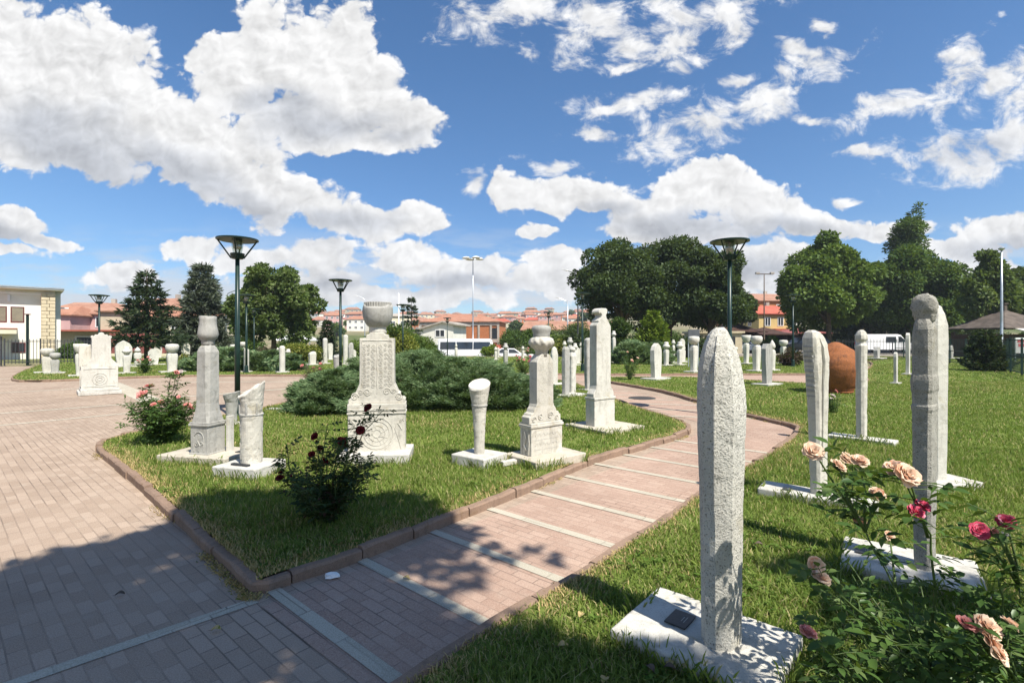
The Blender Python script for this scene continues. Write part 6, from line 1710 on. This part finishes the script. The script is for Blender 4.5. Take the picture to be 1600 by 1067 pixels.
# --- white building at the left edge
A = math.radians(45)
org = Vector((-36.6, 40.0, 0))
b = empty('white_building', org, A, 'white two-storey building with a stone-clad corner pier at the left edge', 'building')
mb = MB(); mb.box((-7.0, 4.0, -.3), (14.0, 8.0, 5.75)); mb.build('wall', MATS['white_wall'], b)
mb = MB()
rr = random.Random(4)
for k in range(19):
    z = -.1 + k * .28; x = -.84
    for j, wd in enumerate((.48, .36) if k % 2 else (.34, .5)):
        mb.box((x + wd / 2, -.18 + rr.uniform(-.02, .02), z), (wd - .02, .5, .262)); x += wd
mb.build('stone_pier', MATS['travertine'], b, bevel=.03)
mb = MB(); mb.box((.18, 1.2, -.3), (.36, 1.0, 5.7)); mb.build('side_wall', MATS['white_wall'], b)
mb = MB()
V = [(-15, -.8, 5.45), (.5, -.8, 5.45), (.5, 9, 5.45), (-15, 9, 5.45), (-15, -.8, 5.62), (.5, -.8, 5.62), (.5, 9, 5.85), (-15, 9, 5.85)]
mb.add(V, [(0, 1, 2, 3), (7, 6, 5, 4), (0, 4, 5, 1), (1, 5, 6, 2), (2, 6, 7, 3), (3, 7, 4, 0)]); ro = mb.build('roof', MATS['white_wall'], b)
mb = MB(); mb.box((-7.25, -.83, 5.55), (15.5, .06, .1)); mb.build('gutter', MATS['galv'], ro)
mb = MB(); mb.box((-7.5, -.03, 5.05), (14.6, .05, .18)); mb.build('cornice', MATS['white_paint'], b)
for u in (-2.15, -3.1, -4.05, -5.0):
    window(b, (u, 0, 3.5), .76, 1.2, 0, 'window_frame_red', 'blind', .03, 0)
    mb = MB(); mb.box((u - .475, -.04, 4.45), (.14, .1, .55)); mb.build('bracket', MATS['white_paint'], b)
window(b, (-2.1, 0, .95), .8, .8, 0, 'window_frame_red', 'glass_dark', .04, 1)
mb = MB(); mb.box((-6.3, -.9, 2.15), (8.2, 1.8, .22)); mb.box((-6.3, -1.75, 2.0), (8.2, .12, .2)); mb.build('canopy', MATS['cream_paint'], b)
mb = MB(); mb.box((-6.3, -.9, 2.375), (8.3, 1.9, .05)); mb.build('canopy_tiles', MATS['roof_tile_red'], b)
window(b, (-4.6, 0, .9), 2.2, 2.0, 0, 'glass_dark', 'glass_dark', .04, 1)
mb = MB(); mb.box((.6, .9, 4.1), (.5, .35, .10)); mb.build('eave_lamp', MATS['white_paint'], b)

# --- pink and beige houses behind the left lawn
house(((150 - 800) / F * 66, 66, .1), math.radians(14), 8.5, 8, 4.7, 1.6, 'pink_wall', 'roof_tile_old', 'pink house with an orange tiled roof behind the plaza monument', 2.2, ((-.3, -.02, .28), (.3,)), 2, ws=(1.0, 1.3))
house(((113 - 800) / F * 62, 62, .1), math.radians(10), 3.8, 7, 4.4, 1.2, 'pink_wall', 'roof_tile', 'narrow pink house wing next to the white building', 1.2, ((0.1,), ()), 2, chim=False)
house(((193 - 800) / F * 56, 56, .1), math.radians(32), 3.4, 7, 4.5, .9, 'beige_wall', 'roof_tile_old', 'plain beige windowless house end behind the maroon wall', .4, ((), ()), 2, gable=True, chim=True, side=False)
wl = empty('shop_block', ((120 - 800) / F * 52, 52, .1), math.radians(10), 'low cream shop front with a dark opening beside the white building', 'building')
mb = MB(); mb.box((0, 2, -.3), (9.5, 4, 2.6)); mb.build('wall', MATS['cream_paint'], wl)
mb = MB(); mb.box((0, 1.4, 2.3), (10, 5.4, .16)); mb.build('roof', MATS['roof_tile_red'], wl)
window(wl, (1.0, 0, 1.0), 2.3, 1.7, 0, 'white_paint', 'glass_dark', .05, 0)
mw = MB(); mw.box((0, 0, 0), (5.2, .3, 1.9), 0)
o = mw.build('maroon_wall', MATS['maroon_wall']); o.location = ((212 - 800) / F * 47, 47.3, .26); tag(o, 'low maroon painted wall left of the dark pine', 'wall')
house(((300 - 800) / F * 62, 62, .1), math.radians(4), 9, 7, 4.2, 1.4, 'cream_paint', 'roof_tile', 'cream house with an orange roof mostly hidden behind the pine and cedar', 2, ((-.3, 0, .3), (.4,)), 2)
house(((258 - 800) / F * 70, 70, .1), math.radians(-6), 7, 7, 5.6, 1.6, 'beige_wall', 'roof_tile_old', 'beige house with a brown roof between the pine and the cedar', 2, ((-.2, .2), (.4,)), 2)
tn = empty('canopy_tent', ((464 - 800) / F * 58, 58, .15), 0, 'white peaked canopy roof showing left of the small conifer', 'canopy')
mb = MB(); mb.add([(-2.2, -1.6, 1.3), (2.2, -1.6, 1.3), (2.2, 1.6, 1.3), (-2.2, 1.6, 1.3), (.2, 0, 2.3)], [(0, 1, 4), (1, 2, 4), (2, 3, 4), (3, 0, 4), (3, 2, 1, 0)]); mb.build('roof', MATS['white_paint'], tn)
for u, w_ in ((-2.1, -1.5), (2.1, -1.5), (2.1, 1.5), (-2.1, 1.5)):
    mb = MB(); mb.box((u, w_, -.1), (.08, .08, 1.42)); mb.build('leg', MATS['galv'], tn)

# --- orange brick house and pale gabled house
b = empty('brick_house', ((724 - 800) / F * 112, 116, -1.5), math.radians(-7), 'orange brick house with a concrete frame and a hipped tile roof in the centre distance', 'house')
mb = MB(); mb.box((0, 0, -1), (17.5, 12, 7.9)); mb.build('wall', MATS['red_brick'], b)
mb = MB()
for u in (-8.75, -6.2, 0.7, 4.4, 7.1, 8.7): mb.box((u, -6.03, -1), (.45, .3, 7.9))
for z in (0.2, 2.4, 6.15): mb.box((0, -6.05, z), (17.9, .24, .75))
mb.build('concrete_frame', MATS['concrete'], b)
mb = MB(); gable_roof(mb, 17.5, 12, 7.0, 2.0, .45, 6.0); ro = mb.build('roof', MATS['roof_tile'], b)
mb = MB(); mb.box((3, -2.5, 8.0), (.7, .7, .9)); mb.build('chimney', MATS['concrete'], ro)
window(b, (7.9, -6.1, 4.3), 1.2, 2.5, 0, 'glass_dark', 'glass_dark', .05, 1); window(b, (-7.4, -6.1, 4.2), 1.4, 1.6)
mb = MB(); V = [(1.5, -6.2, 1.9), (11.5, -6.2, 1.9), (12, -9.2, .5), (1.2, -9.2, .5)]; mb.add(V + [(x, y, z - .15) for x, y, z in V], [(0, 1, 2, 3), (7, 6, 5, 4), (0, 4, 5, 1), (1, 5, 6, 2), (2, 6, 7, 3), (3, 7, 4, 0)]); mb.build('porch_roof', MATS['roof_tile_red'], b)
b = empty('pale_house', ((664 - 800) / F * 98, 98, -.6), math.radians(-12), 'pale plastered house with a long sloping gable in front of the brick house', 'house')
mb = MB(); o_ = [(-8.0, -1), (7.2, -1), (7.2, 4.9), (5.2, 5.3), (-8.0, 1.6)]; mb.extr(o_, 8, 'y'); mb.build('wall', MATS['white_wall'], b)
mb = MB(); th = .28
def slab(u0, z0, u1, z1): mb.add([(u0, -4.5, z0), (u1, -4.5, z1), (u1, 4.5, z1), (u0, 4.5, z0), (u0, -4.5, z0 + th), (u1, -4.5, z1 + th), (u1, 4.5, z1 + th), (u0, 4.5, z0 + th)], [(3, 2, 1, 0), (4, 5, 6, 7), (0, 1, 5, 4), (1, 2, 6, 5), (2, 3, 7, 6), (3, 0, 4, 7)])
slab(-8.8, 1.4, 5.2, 5.32); slab(5.21, 5.32, 8.0, 4.75); mb.build('roof', MATS['concrete'], b)
for u, z in ((4.6, 3.3), (-3.0, .6), (4.0, .6)): window(b, (u, -4.02, z), 1.9, 1.4)

# --- red sheds, yellow house, kiosks
for i, (px, Y, w, rf, lab) in enumerate([(852, 82, 7, 'roof_tile_old', 'long low shed roof right of the orange brick house'), (895, 85, 14, 'roof_tile_old', 'long low tiled shed behind the lamp post at the oaks'), (862, 96, 8, 'roof_tile_old', 'small tiled shed between the two long sheds')]):
    house(((px - 800) / F * Y, Y, .2), math.radians(6 * (i - 1)), w, 6, 2.9, 1.5, 'cream_paint', rf, lab, .6, ((-.3, 0, .3), ()), 1, chim=(i == 1))
b = house(((1192 - 800) / F * 78, 78, .2), math.radians(4), 5.4, 7, 5.2, 1.4, 'yellow_wall', 'roof_tile_red', 'bright yellow house with a red roof and red balcony between oak and plane trees', .5, ((-.25, .12, .42), (.3,)), 2, chim=True, ws=(.9, 1.3))
mb = MB(); mb.box((.8, -3.95, 2.0), (3.0, .9, .95)); mb.build('balcony', MATS['roof_tile_red'], b)
house(((1190 - 800) / F * 96, 96, .3), math.radians(8), 6.5, 8, 8.4, 1.6, 'red_brick', 'roof_tile_old', 'taller brick house rising behind the yellow one', .5, ((-.3, .1, .4), (.3,)), 3)
house(((1152 - 800) / F * 92, 92, .3), math.radians(-10), 5.5, 8, 5.8, 1.6, 'red_brick', 'roof_tile_old', 'brown-roofed brick house left of the yellow one', 1.0, ((-.3, .1, .4), (.3,)), 2)
def kiosk(x, y, w, d, h, label, roof='dark_wood', rz=0.0, over=.9, rh=1.3):
    k = empty('wooden_kiosk', (x, y, .16), rz, label, 'kiosk', 'dark wooden kiosks by the street')
    mb = MB(); mb.box((0, 0, 0), (w, d, .9)); mb.box((0, d * .3, .9), (w, d * .35, h - .9)); mb.build('body', MATS['dark_wood'], k)
    for u in (-1, 1):
        mb = MB(); mb.box((u * w * .46, -d * .45, .9), (.14, .14, h - .9)); mb.build('post', MATS['dark_wood'], k)
    mb = MB()
    a, b_ = w / 2 + over, d / 2 + over
    rings = [[(-a * s, -b_ * s, h + z), (a * s, -b_ * s, h + z), (a * s, b_ * s, h + z), (-a * s, b_ * s, h + z)] for s, z in ((1.0, -.02), (1.0, .1), (.6, rh * .35), (.25, rh * .75), (.03, rh))]
    mb.loft(rings); mb.build('roof', MATS[roof], k)
    mb = MB(); mb.box((0, -d * .5 - .02, .9), (w * .96, .3, .08)); mb.build('counter', MATS['concrete'], k)
    return k
kiosk((1150 - 800) / F * 62, 63, 4.6, 3.4, 2.3, 'dark wooden kiosk with an upswept roof behind the tall lamp post')
kiosk((1200 - 800) / F * 64, 65, 4.0, 3.4, 2.0, 'dark wooden kiosk right of the first, below the yellow house', rh=1.0)
kiosk((1252 - 800) / F * 66, 67, 4.6, 3.0, 2.2, 'wooden kiosk with a reddish roof below the plane tree', 'maroon_wall', rh=.8)
# classical stone pavilion
b = empty('stone_pavilion', ((1128 - 800) / F * 50, 51, .12), math.radians(-6), 'small cream stone pavilion with a curved gable behind the rough pointed stone', 'building')
mb = MB(); mb.box((0, 2, -.2), (4.8, 4, 2.3)); mb.build('wall', MATS['travertine'], b)
mb = MB(); mb.extr([(-2.6, 2.1), (2.6, 2.1), (2.6, 2.3), (.3, 2.3), (.1, 2.55), (-.3, 2.85), (-.75, 3.0), (-1.2, 2.85), (-1.6, 2.55), (-1.8, 2.3), (-2.6, 2.3)], 4.4, 'y'); o = mb.build('gable', MATS['travertine'], b); o.location = (0, 2, 0)
window(b, (-.75, 0, 1.1), 1.0, 1.5, 0, 'fence_iron', 'glass_dark'); window(b, (1.3, 0, 1.1), .8, 1.3, 0, 'fence_iron', 'glass_dark')
# sign board
x, y = at(1084, 0, .1, 27.5)[:2]
s = empty('sign_board', (x, y, LAWN_Z), 0, 'dark square sign board on posts behind the tall tapering stone', 'sign')
mb = MB(); mb.box((0, 0, 1.4), (.62, .08, .65)); mb.build('panel', MATS['sign_panel'], s)
for u in (-.27, .27):
    mb = MB(); mb.box((u, .065, -.02), (.05, .05, 2.0)); mb.build('post', MATS['galv'], s)
# brown roofed kiosk at right with awning and red sign
k = empty('kiosk', ((1588 - 800) / F * 41, 42, .1), math.radians(4), 'kiosk with a brown shingled pyramid roof and pale awnings at the right edge', 'kiosk')
mb = MB(); mb.box((0, 0, 0), (5.0, 4.0, 1.9)); mb.build('body', MATS['dark_wood'], k)
mb = MB(); mb.loft([[(-a, -b_, z), (a, -b_, z), (a, b_, z), (-a, b_, z)] for (a, b_, z) in ((2.75, 2.5, 2.35), (2.75, 2.5, 2.43), (1.2, 1.1, 3.3), (.2, .2, 3.85), (.15, .15, 3.9))]); ro = mb.build('roof', MATS['shingle'], k)
mb = MB(); mb.box((0, 0, 3.85), (.25, .25, .6)); mb.box((0, 0, 4.45), (.4, .4, .08)); mb.build('chimney', MATS['shingle'], ro)
for u in (-.6, 1.5):
    mb = MB(); mb.add([(u - 1.3, -2.02, 2.5), (u + 1.3, -2.02, 2.5), (u + 1.4, -3.6, 2.05), (u - 1.4, -3.6, 2.05), (u - 1.3, -2.02, 2.44), (u + 1.3, -2.02, 2.44), (u + 1.4, -3.6, 1.95), (u - 1.4, -3.6, 1.95)], [(0, 1, 2, 3), (7, 6, 5, 4), (3, 2, 6, 7), (0, 3, 7, 4), (1, 5, 6, 2), (0, 4, 5, 1)]); mb.build('awning', MATS['awning'], k)
window(k, (-1.2, -2.0, 1.1), 1.4, 1.2, 0, 'fence_iron', 'glass_dark'); window(k, (.9, -2.0, 1.1), 1.4, 1.2, 0, 'fence_iron', 'glass_dark')
s = empty('sign_board', ((1597 - 800) / F * 34, 34, .1), 0, 'white and red advertising panel in front of the brown-roofed kiosk', 'sign')
mb = MB(); mb.box((0, 0, .55), (.95, .08, 1.05)); pn = mb.build('panel', MATS['white_paint'], s)
mb = MB(); mb.box((.05, -.042, .98), (.7, .004, .22), .0); mb.box((.05, -.042, 1.27), (.8, .004, .2)); mb.build('red_lettering', MATS['red_sign'], pn)
for u in (-.4, .4):
    mb = MB(); mb.box((u, .065, -.1), (.05, .05, 1.7)); mb.build('post', MATS['galv'], s)

# --- town on the far hillside
protos = []
for i, (w, d, h, rh, wall, rf, fl_, hip) in enumerate([(9, 8, 5.6, 1.8, 'white_wall', 'roof_tile', 2, 2.4), (11, 9, 8.4, 1.8, 'cream_paint', 'roof_tile_old', 3, 2.6), (8, 8, 5.6, 1.7, 'red_brick', 'roof_tile_old', 2, 1.0), (13, 9, 8.6, 2.0, 'white_wall', 'roof_tile', 3, 3.0), (9, 9, 8.4, 1.6, 'pink_wall', 'roof_tile', 3, 2.0), (10, 8, 5.4, 1.9, 'cream_paint', 'roof_tile_red', 2, 2.2), (10, 9, 11.5, 1.6, 'beige_wall', 'roof_tile_old', 4, 2.2)]):
    protos.append((house((0, -200, 0), 0, w, d, h, rh, wall, rf, 'far hillside house with a tiled roof, one of the crowded rows of the town', hip, ((-.32, -.02, .3), ()), fl_, 'tile-roofed houses on the far hillside', side=False, balcony=(i in (1, 3)), ws=(1.3, 1.3)), h + rh))
rng = np.random.default_rng(77); used = [False] * len(protos)
placed = []; tries = 0
while len(placed) < 292 and tries < 20000:
    tries += 1
    Y = rng.uniform(215, 545); px = rng.uniform(60, 930) if rng.random() < .9 else rng.uniform(1140, 1240)
    if px < 440 and rng.random() < .8: continue
    X = (px - 800) / F * Y
    if any((X - a) ** 2 + ((Y - b_) * .8) ** 2 < 9.8 ** 2 for a, b_ in placed): continue
    placed.append((X, Y))
    i = int(rng.integers(len(protos)))
    if Y < 300 and i in (1, 3, 6): i = (0, 2, 5)[i % 3]
    o = protos[i][0] if not used[i] else copy_tree(protos[i][0]); used[i] = True
    o.location = (X, Y, terr(X, Y)); o.rotation_euler = (0, 0, rng.normal(0, .3)); sc = rng.uniform(.66, .92); o.scale = (sc, sc, sc)
# trees in the town
treeproto = None
tp = []
for i, (m, L) in enumerate((('dark_leaf', 1.1), ('plane_leaf', 1.1), ('oak_leaf', 1.0))):
    tp.append(broadleaf('town_tree', (0, -220, 0), 7, (0, 0, 4.6), (3.6, 3.6, 3.7), m, 'far green tree among the hillside houses', 900, L, .8, 18, 120 + i, 'trees among the far houses', .3, .34))
nt2 = 0; tries = 0; first = [True] * 3; tpl = []
while nt2 < 55 and tries < 6000:
    tries += 1
    Y = rng.uniform(135, 520); px = rng.uniform(420, 940)
    if rng.random() < .45: px = rng.uniform(770, 935)
    X = (px - 800) / F * Y
    if any((X - a) ** 2 + (Y - b_) ** 2 < 5.5 ** 2 for a, b_ in placed) or any((X - a) ** 2 + (Y - b_) ** 2 < 16 for a, b_ in tpl): continue
    tpl.append((X, Y)); i = int(rng.integers(3)); o = tp[i] if first[i] else copy_tree(tp[i]); first[i] = False; nt2 += 1
    o.location = (X, Y, terr(X, Y) - .2); sc = rng.uniform(.5, .95); o.scale = (sc, sc, sc * rng.uniform(.85, 1.2)); o.rotation_euler = (0, 0, rng.uniform(0, 6))
b = empty('apartment_block', ((612 - 800) / F * 130, 132, 1.0), .2, 'pale yellow apartment block behind the dark bush right of the bowl-capped stone', 'building')
mb = MB(); mb.box((0, 0, -1), (9, 9, 7.5)); mb.build('wall', MATS['cream_paint'], b)
mb = MB(); gable_roof(mb, 9, 9, 6.55, .8, .3, 3); mb.build('roof', MATS['concrete'], b)
for u in (-2.5, 0, 2.5):
    for z in (2.0, 4.6): window(b, (u, -4.5, z), 1.2, 1.3)

# ================================================================== vehicles
def wheel(parent, x, y, r=.33, w=.22):
    t = MB(); t.tube([(x, y - w / 2, r), (x, y + w / 2, r)], r, 20); o = t.build('wheel', MATS['rubber'], parent)
    h = MB(); h.tube([(x, y - w / 2 - .006, r), (x, y + w / 2 + .006, r)], r * .58, 14); h.build('rim', MATS['galv'], o)
def vehicle(name, loc, rz, prof, Wd, paint, label, wx, wins, cat='van', group=None, lights=True, wr=.33):
    """prof: side outline (x, z); wins: list of side-window polygons (x, z)"""
    v = empty(name, loc, rz, label, cat, group)
    n = len(prof); mb = MB(); zmax = max(z for _, z in prof)
    def half(z): return Wd / 2 * (1.0 if z < zmax * .55 else 1.0 - .13 * (z - zmax * .55) / (zmax * .45))
    rings = []
    for s, k in ((-1, 1.0), (-.93, 1.0), (.93, 1.0), (1, 1.0)):
        ins = .04 if abs(s) == 1 else 0
        cx = sum(p[0] for p in prof) / n; cz = sum(p[1] for p in prof) / n
        rings.append([(cx + (x - cx) * (1 - ins), s * half(z), cz + (z - cz) * (1 - ins)) for x, z in prof])
    mb.loft(rings); mb.build('body', MATS[paint], v, bevel=.03)
    for p in wins:
        for s in (-1, 1):
            q = MB(); q.add([(x, s * (half(z) + .012), z) for x, z in p] + [(x, s * (half(z) - .03), z) for x, z in p], [tuple(range(len(p))), tuple(range(2 * len(p) - 1, len(p) - 1, -1))] + [(i, (i + 1) % len(p), (i + 1) % len(p) + len(p), i + len(p)) for i in range(len(p))])
            q.build('window', MATS['glass_dark'], v)
    for x in wx:
        for s in (-1, 1): wheel(v, x, s * (Wd / 2 - .12), wr)
    x1 = max(x for x, _ in prof); x0 = min(x for x, _ in prof)
    for s in (-1, 1):
        q = MB(); q.box((x1 - .06, s * Wd * .36, .68), (.14, .28, .18)); q.build('headlight', MATS['clear_glass'], v)
        q = MB(); q.box((x0 + .05, s * Wd * .4, .85), (.12, .14, .3)); q.build('tail_light', MATS['red_sign'], v)
    q = MB(); q.box((x1 - .02, 0, .3), (.14, Wd * .96, .22)); q.box((x0 + .02, 0, .3), (.14, Wd * .96, .22)); q.build('bumper', MATS['rubber'], v)
    return v
van_p = [(-2.6, .32), (2.35, .32), (2.5, .5), (2.5, .85), (2.3, 1.02), (1.75, 1.18), (1.2, 1.88), (.9, 1.97), (-2.45, 1.97), (-2.6, 1.8)]
vehicle('white_van', ((1376 - 800) / F * 54, 53.5, .15), 0, van_p, 1.9, 'car_white', 'long white van parked behind the iron fence at right', (-1.6, 1.6), [[(-.45, 1.15), (.62, 1.15), (.62, 1.72), (-.45, 1.72)], [(.85, 1.15), (1.65, 1.18), (1.15, 1.74), (.85, 1.74)]])
bus_p = [(-3.1, .35), (3.0, .35), (3.2, .7), (3.15, 1.4), (2.9, 2.3), (2.6, 2.45), (-2.9, 2.45), (-3.1, 2.3)]
vehicle('minibus', ((737 - 800) / F * 64, 62.5 - 6, terr(-5, 56) + .02), 0, bus_p, 2.1, 'car_white', 'white minibus with a dark window band in front of the pale gabled house', (-1.9, 2.0), [[(-2.8, 1.35), (-1.1, 1.35), (-1.1, 2.1), (-2.8, 2.1)], [(-1.0, 1.35), (.8, 1.35), (.8, 2.1), (-1.0, 2.1)], [(.9, 1.35), (2.9, 1.35), (2.7, 2.1), (.9, 2.1)]], 'minibus')
suv_p = [(-2.3, .35), (2.25, .35), (2.35, .6), (2.3, .95), (1.3, 1.1), (.6, 1.65), (-1.6, 1.68), (-2.2, 1.1), (-2.35, .9)]
vehicle('black_car', ((1262 - 800) / F * 50, 50.5, .15), PI, suv_p, 1.85, 'car_black', 'black car parked under the plane tree behind the curved notched stone', (-1.45, 1.45), [[(-1.75, 1.08), (-.5, 1.08), (-.5, 1.55), (-1.5, 1.55)], [(-.4, 1.08), (1.1, 1.08), (.55, 1.55), (-.4, 1.55)]], 'car')
sed_p = [(-2.1, .3), (2.05, .3), (2.15, .5), (2.1, .75), (1.1, .9), (.4, 1.38), (-1.0, 1.42), (-1.75, 1.0), (-2.1, .9)]
vehicle('white_car', ((1160 - 800) / F * 52, 52.5, .15), 0, sed_p, 1.7, 'car_white', 'white car just right of the tall lamp post near the kiosks', (-1.3, 1.3), [[(-1.5, .95), (-.3, .92), (-.3, 1.32), (-.95, 1.34)], [(-.2, .92), (.95, .9), (.4, 1.3), (-.2, 1.32)]], 'car')
vehicle('white_car', ((798 - 800) / F * 56, 55, terr(0, 55) + .02), 0, sed_p, 1.7, 'car_white', 'white car at the right end of the minibus', (-1.3, 1.3), [[(-1.5, .95), (-.3, .92), (-.3, 1.32), (-.95, 1.34)], [(-.2, .92), (.95, .9), (.4, 1.3), (-.2, 1.32)]], 'car')
vehicle('black_car', ((497 - 800) / F * 52, 52.5, terr(-20, 52.5) + .02), 0, suv_p, 1.85, 'car_black', 'black car behind the round-topped pillar on the left lawn', (-1.45, 1.45), [[(-1.75, 1.08), (-.5, 1.08), (-.5, 1.55), (-1.5, 1.55)], [(-.4, 1.08), (1.1, 1.08), (.55, 1.55), (-.4, 1.55)]], 'car')

# ================================================================== fences
def fence(a, b, h, label, mat, panel=2.4, bar=.12, z=.1, rails=(.15, .9), br=.008, spikes=0.0):
    a = Vector(a); b = Vector(b); d = b - a; L = d.length; rz = math.atan2(d.y, d.x)
    f = empty('fence', (a.x, a.y, z), rz, label, 'fence')
    n = max(1, round(L / panel)); w = L / n
    for i in range(n + 1):
        mb = MB(); mb.box((i * w, 0, -.05), (.06, .06, h + .1)); mb.build('post', MATS[mat], f)
    for i in range(n):
        mb = MB()
        for r in rails: mb.box((i * w + w / 2, 0, h * r), (w - .07, .035, .04))
        k = int((w - .1) / bar)
        for j in range(1, k): mb.box((i * w + j * w / k, 0, .06), (br * 2, br * 2, h - .06 + spikes))
        mb.build('panel', MATS[mat], f)
    return f
fence((29.0, 44.6), (41.5, 44.6), 1.45, 'thin dark iron fence in front of the white van', 'fence_iron', 2.5, .26, .1, (.12, .88), .011, .08)
fence((24.0, 24.5), (19.0, 17.6), 1.5, 'dark green mesh fence running off the right edge', 'fence_green', 2.0, .11, .1, (.04, .5, .97), .005)
fence((24.4, 24.6), (33, 43), 1.5, 'dark green mesh fence receding behind the young spruce', 'fence_green', 2.4, .22, .1, (.04, .5, .97), .005)
fence((-30.5, 30.0), (-26.4, 32.5), 1.55, 'dark iron fence beside the squat gravestones at the left', 'fence_iron', 1.4, .14, .05, (.1, .9), .014)
fence((-33.5, 29.2), (-30.6, 29.9), 1.7, 'dark iron gate leaf before the white building entrance', 'fence_iron', 1.4, .12, .02, (.06, .55, .95), .014)
pm = empty('gate_post', (-29.7, 30.6, 0), 0, 'slim dark red and green post in front of the white building', 'post')
mb = MB(); mb.box((0, 0, 0), (.10, .10, 3.1)); mb.build('pole', MATS['lamp_green'], pm)
mb = MB(); mb.box((0, 0, 3.1), (.22, .22, .05)); mb.build('cap', MATS['window_frame_red'], pm)

# ================================================================== people on the far pavement
def person(x, y, z, rz, label, top, legs, hair, bag=True, seed=1):
    r = empty('person', (x, y, z), rz, label, 'person')
    me = bpy.data.meshes.new('body')
    J = [((0, 0, .94), .125), ((0, 0, 1.12), .12), ((0, 0, 1.34), .15), ((0, 0, 1.46), .06), ((0, .01, 1.53), .055), ((0, .02, 1.62), .095), ((0, .01, 1.70), .085),
         ((.19, 0, 1.40), .06), ((.24, .02, 1.14), .045), ((.24, .10, .90), .036), ((.24, .13, .80), .035),
         ((-.19, 0, 1.40), .06), ((-.25, -.03, 1.14), .045), ((-.25, .03, .90), .036), ((-.25, .05, .80), .035),
         ((.1, 0, .88), .1), ((.11, .06, .48), .07), ((.11, -.02, .08), .05), ((.11, .12, .03), .04),
         ((-.1, 0, .88), .1), ((-.11, -.02, .48), .07), ((-.11, -.16, .10), .05), ((-.11, -.04, .04), .04)]
    E = [(0, 1), (1, 2), (2, 3), (3, 4), (4, 5), (5, 6), (2, 7), (7, 8), (8, 9), (9, 10), (2, 11), (11, 12), (12, 13), (13, 14), (0, 15), (15, 16), (16, 17), (17, 18), (0, 19), (19, 20), (20, 21), (21, 22)]
    me.from_pydata([j[0] for j in J], E, []); o = link('body', me, MATS['skin'], r)
    m = o.modifiers.new('skin', 'SKIN')
    for i, sv in enumerate(me.skin_vertices[0].data): sv.radius = (J[i][1], J[i][1]); sv.use_root = (i == 0)
    o.modifiers.new('sub', 'SUBSURF').levels = 1
    def cloth(nm, mat, idx, grow):
        q = MB()
        for chain in idx:
            q.tube([J[i][0] for i in chain], [J[i][1] * grow + .012 for i in chain], 12)
        return q.build(nm, MATS[mat], r, smooth=True)
    cloth('shirt', top, [[0, 1, 2, 3], [2, 7, 8, 9], [2, 11, 12, 13]], 1.18); cloth('trousers', legs, [[0, 15, 16, 17], [0, 19, 20, 21]], 1.22)
    q = MB(); q.lathe([(.02, 1.64), (.10, 1.64), (.112, 1.69), (.1, 1.75), (.06, 1.785), (.005, 1.795)], 12, c=(0, .0, 0)); q.build('hair', MATS[hair], r, smooth=True)
    q = MB(); q.tube([(.11, -.05, .03), (.11, .1, .03), (.11, .19, .025)], [.05, .05, .03], 8); q.tube([(-.11, -.2, .07), (-.11, -.06, .04), (-.11, .03, .03)], [.05, .05, .03], 8); q.build('shoes', MATS['rubber'], r)
    q = MB()
    for s, hx, hy in ((1, .24, .13), (-1, -.25, .05)):
        for k in range(4): q.tube([(hx - .015 * s, hy - .03 + k * .02, .79), (hx - .02 * s, hy - .03 + k * .021, .74), (hx - .035 * s, hy - .03 + k * .02, .71)], [.009, .008, .006], 5)
        q.tube([(hx - .02 * s, hy + .04, .80), (hx - .035 * s, hy + .06, .76)], [.01, .007], 5)
    q.build('fingers', MATS['skin'], r)
    if bag:
        bg_ = empty('carrier_bag', (0, 0, 0), 0, 'pale blue carrier bag hanging from the walking person\'s hand', 'bag')
        bg_.location = (x + .27 * math.cos(rz) - .12 * math.sin(rz), y + .27 * math.sin(rz) + .12 * math.cos(rz), z)
        q = MB(); q.lathe([(.02, .32), (.13, .34), (.17, .45), (.14, .58), (.06, .68), (.02, .70)], 12, mod=lambda r_, z_, t: (r_ * (1 + .12 * math.sin(3 * t)), z_)); q.build('sack', MATS['bag_plastic'], bg_, smooth=True)
        q = MB(); q.tube([(0, -.03, .66), (0, -.01, .73), (0, .01, .75), (0, .03, .66)], .008, 5); q.build('handle', MATS['bag_plastic'], bg_)
    return r
person((1493 - 800) / F * 46, 45.2, .26, PI * .8, 'grey-haired person in a blue shirt walking behind the fence at right', 'shirt', 'trousers', 'hair_grey')
person((1386 - 800) / F * 62, 61.5, .26, PI, 'person in dark clothes standing on the far pavement behind the white van', 'trousers', 'trousers', 'dark_wood', False)

# ================================================================== air
def haze():
    mb = MB(); mb.box((0, 245, -2.6), (1300, 720, 62))
    m, nt, out = nmat('haze_air')
    v = N(nt, 'ShaderNodeVolumePrincipled'); v.inputs['Color'].default_value = (0.80, 0.88, 1.0, 1); v.inputs['Density'].default_value = 0.0004
    v.inputs['Anisotropy'].default_value = 0.2
    L_(nt, v.outputs[0], out.inputs['Volume'])
    tag(mb.build('haze', m), kind='stuff')
haze()
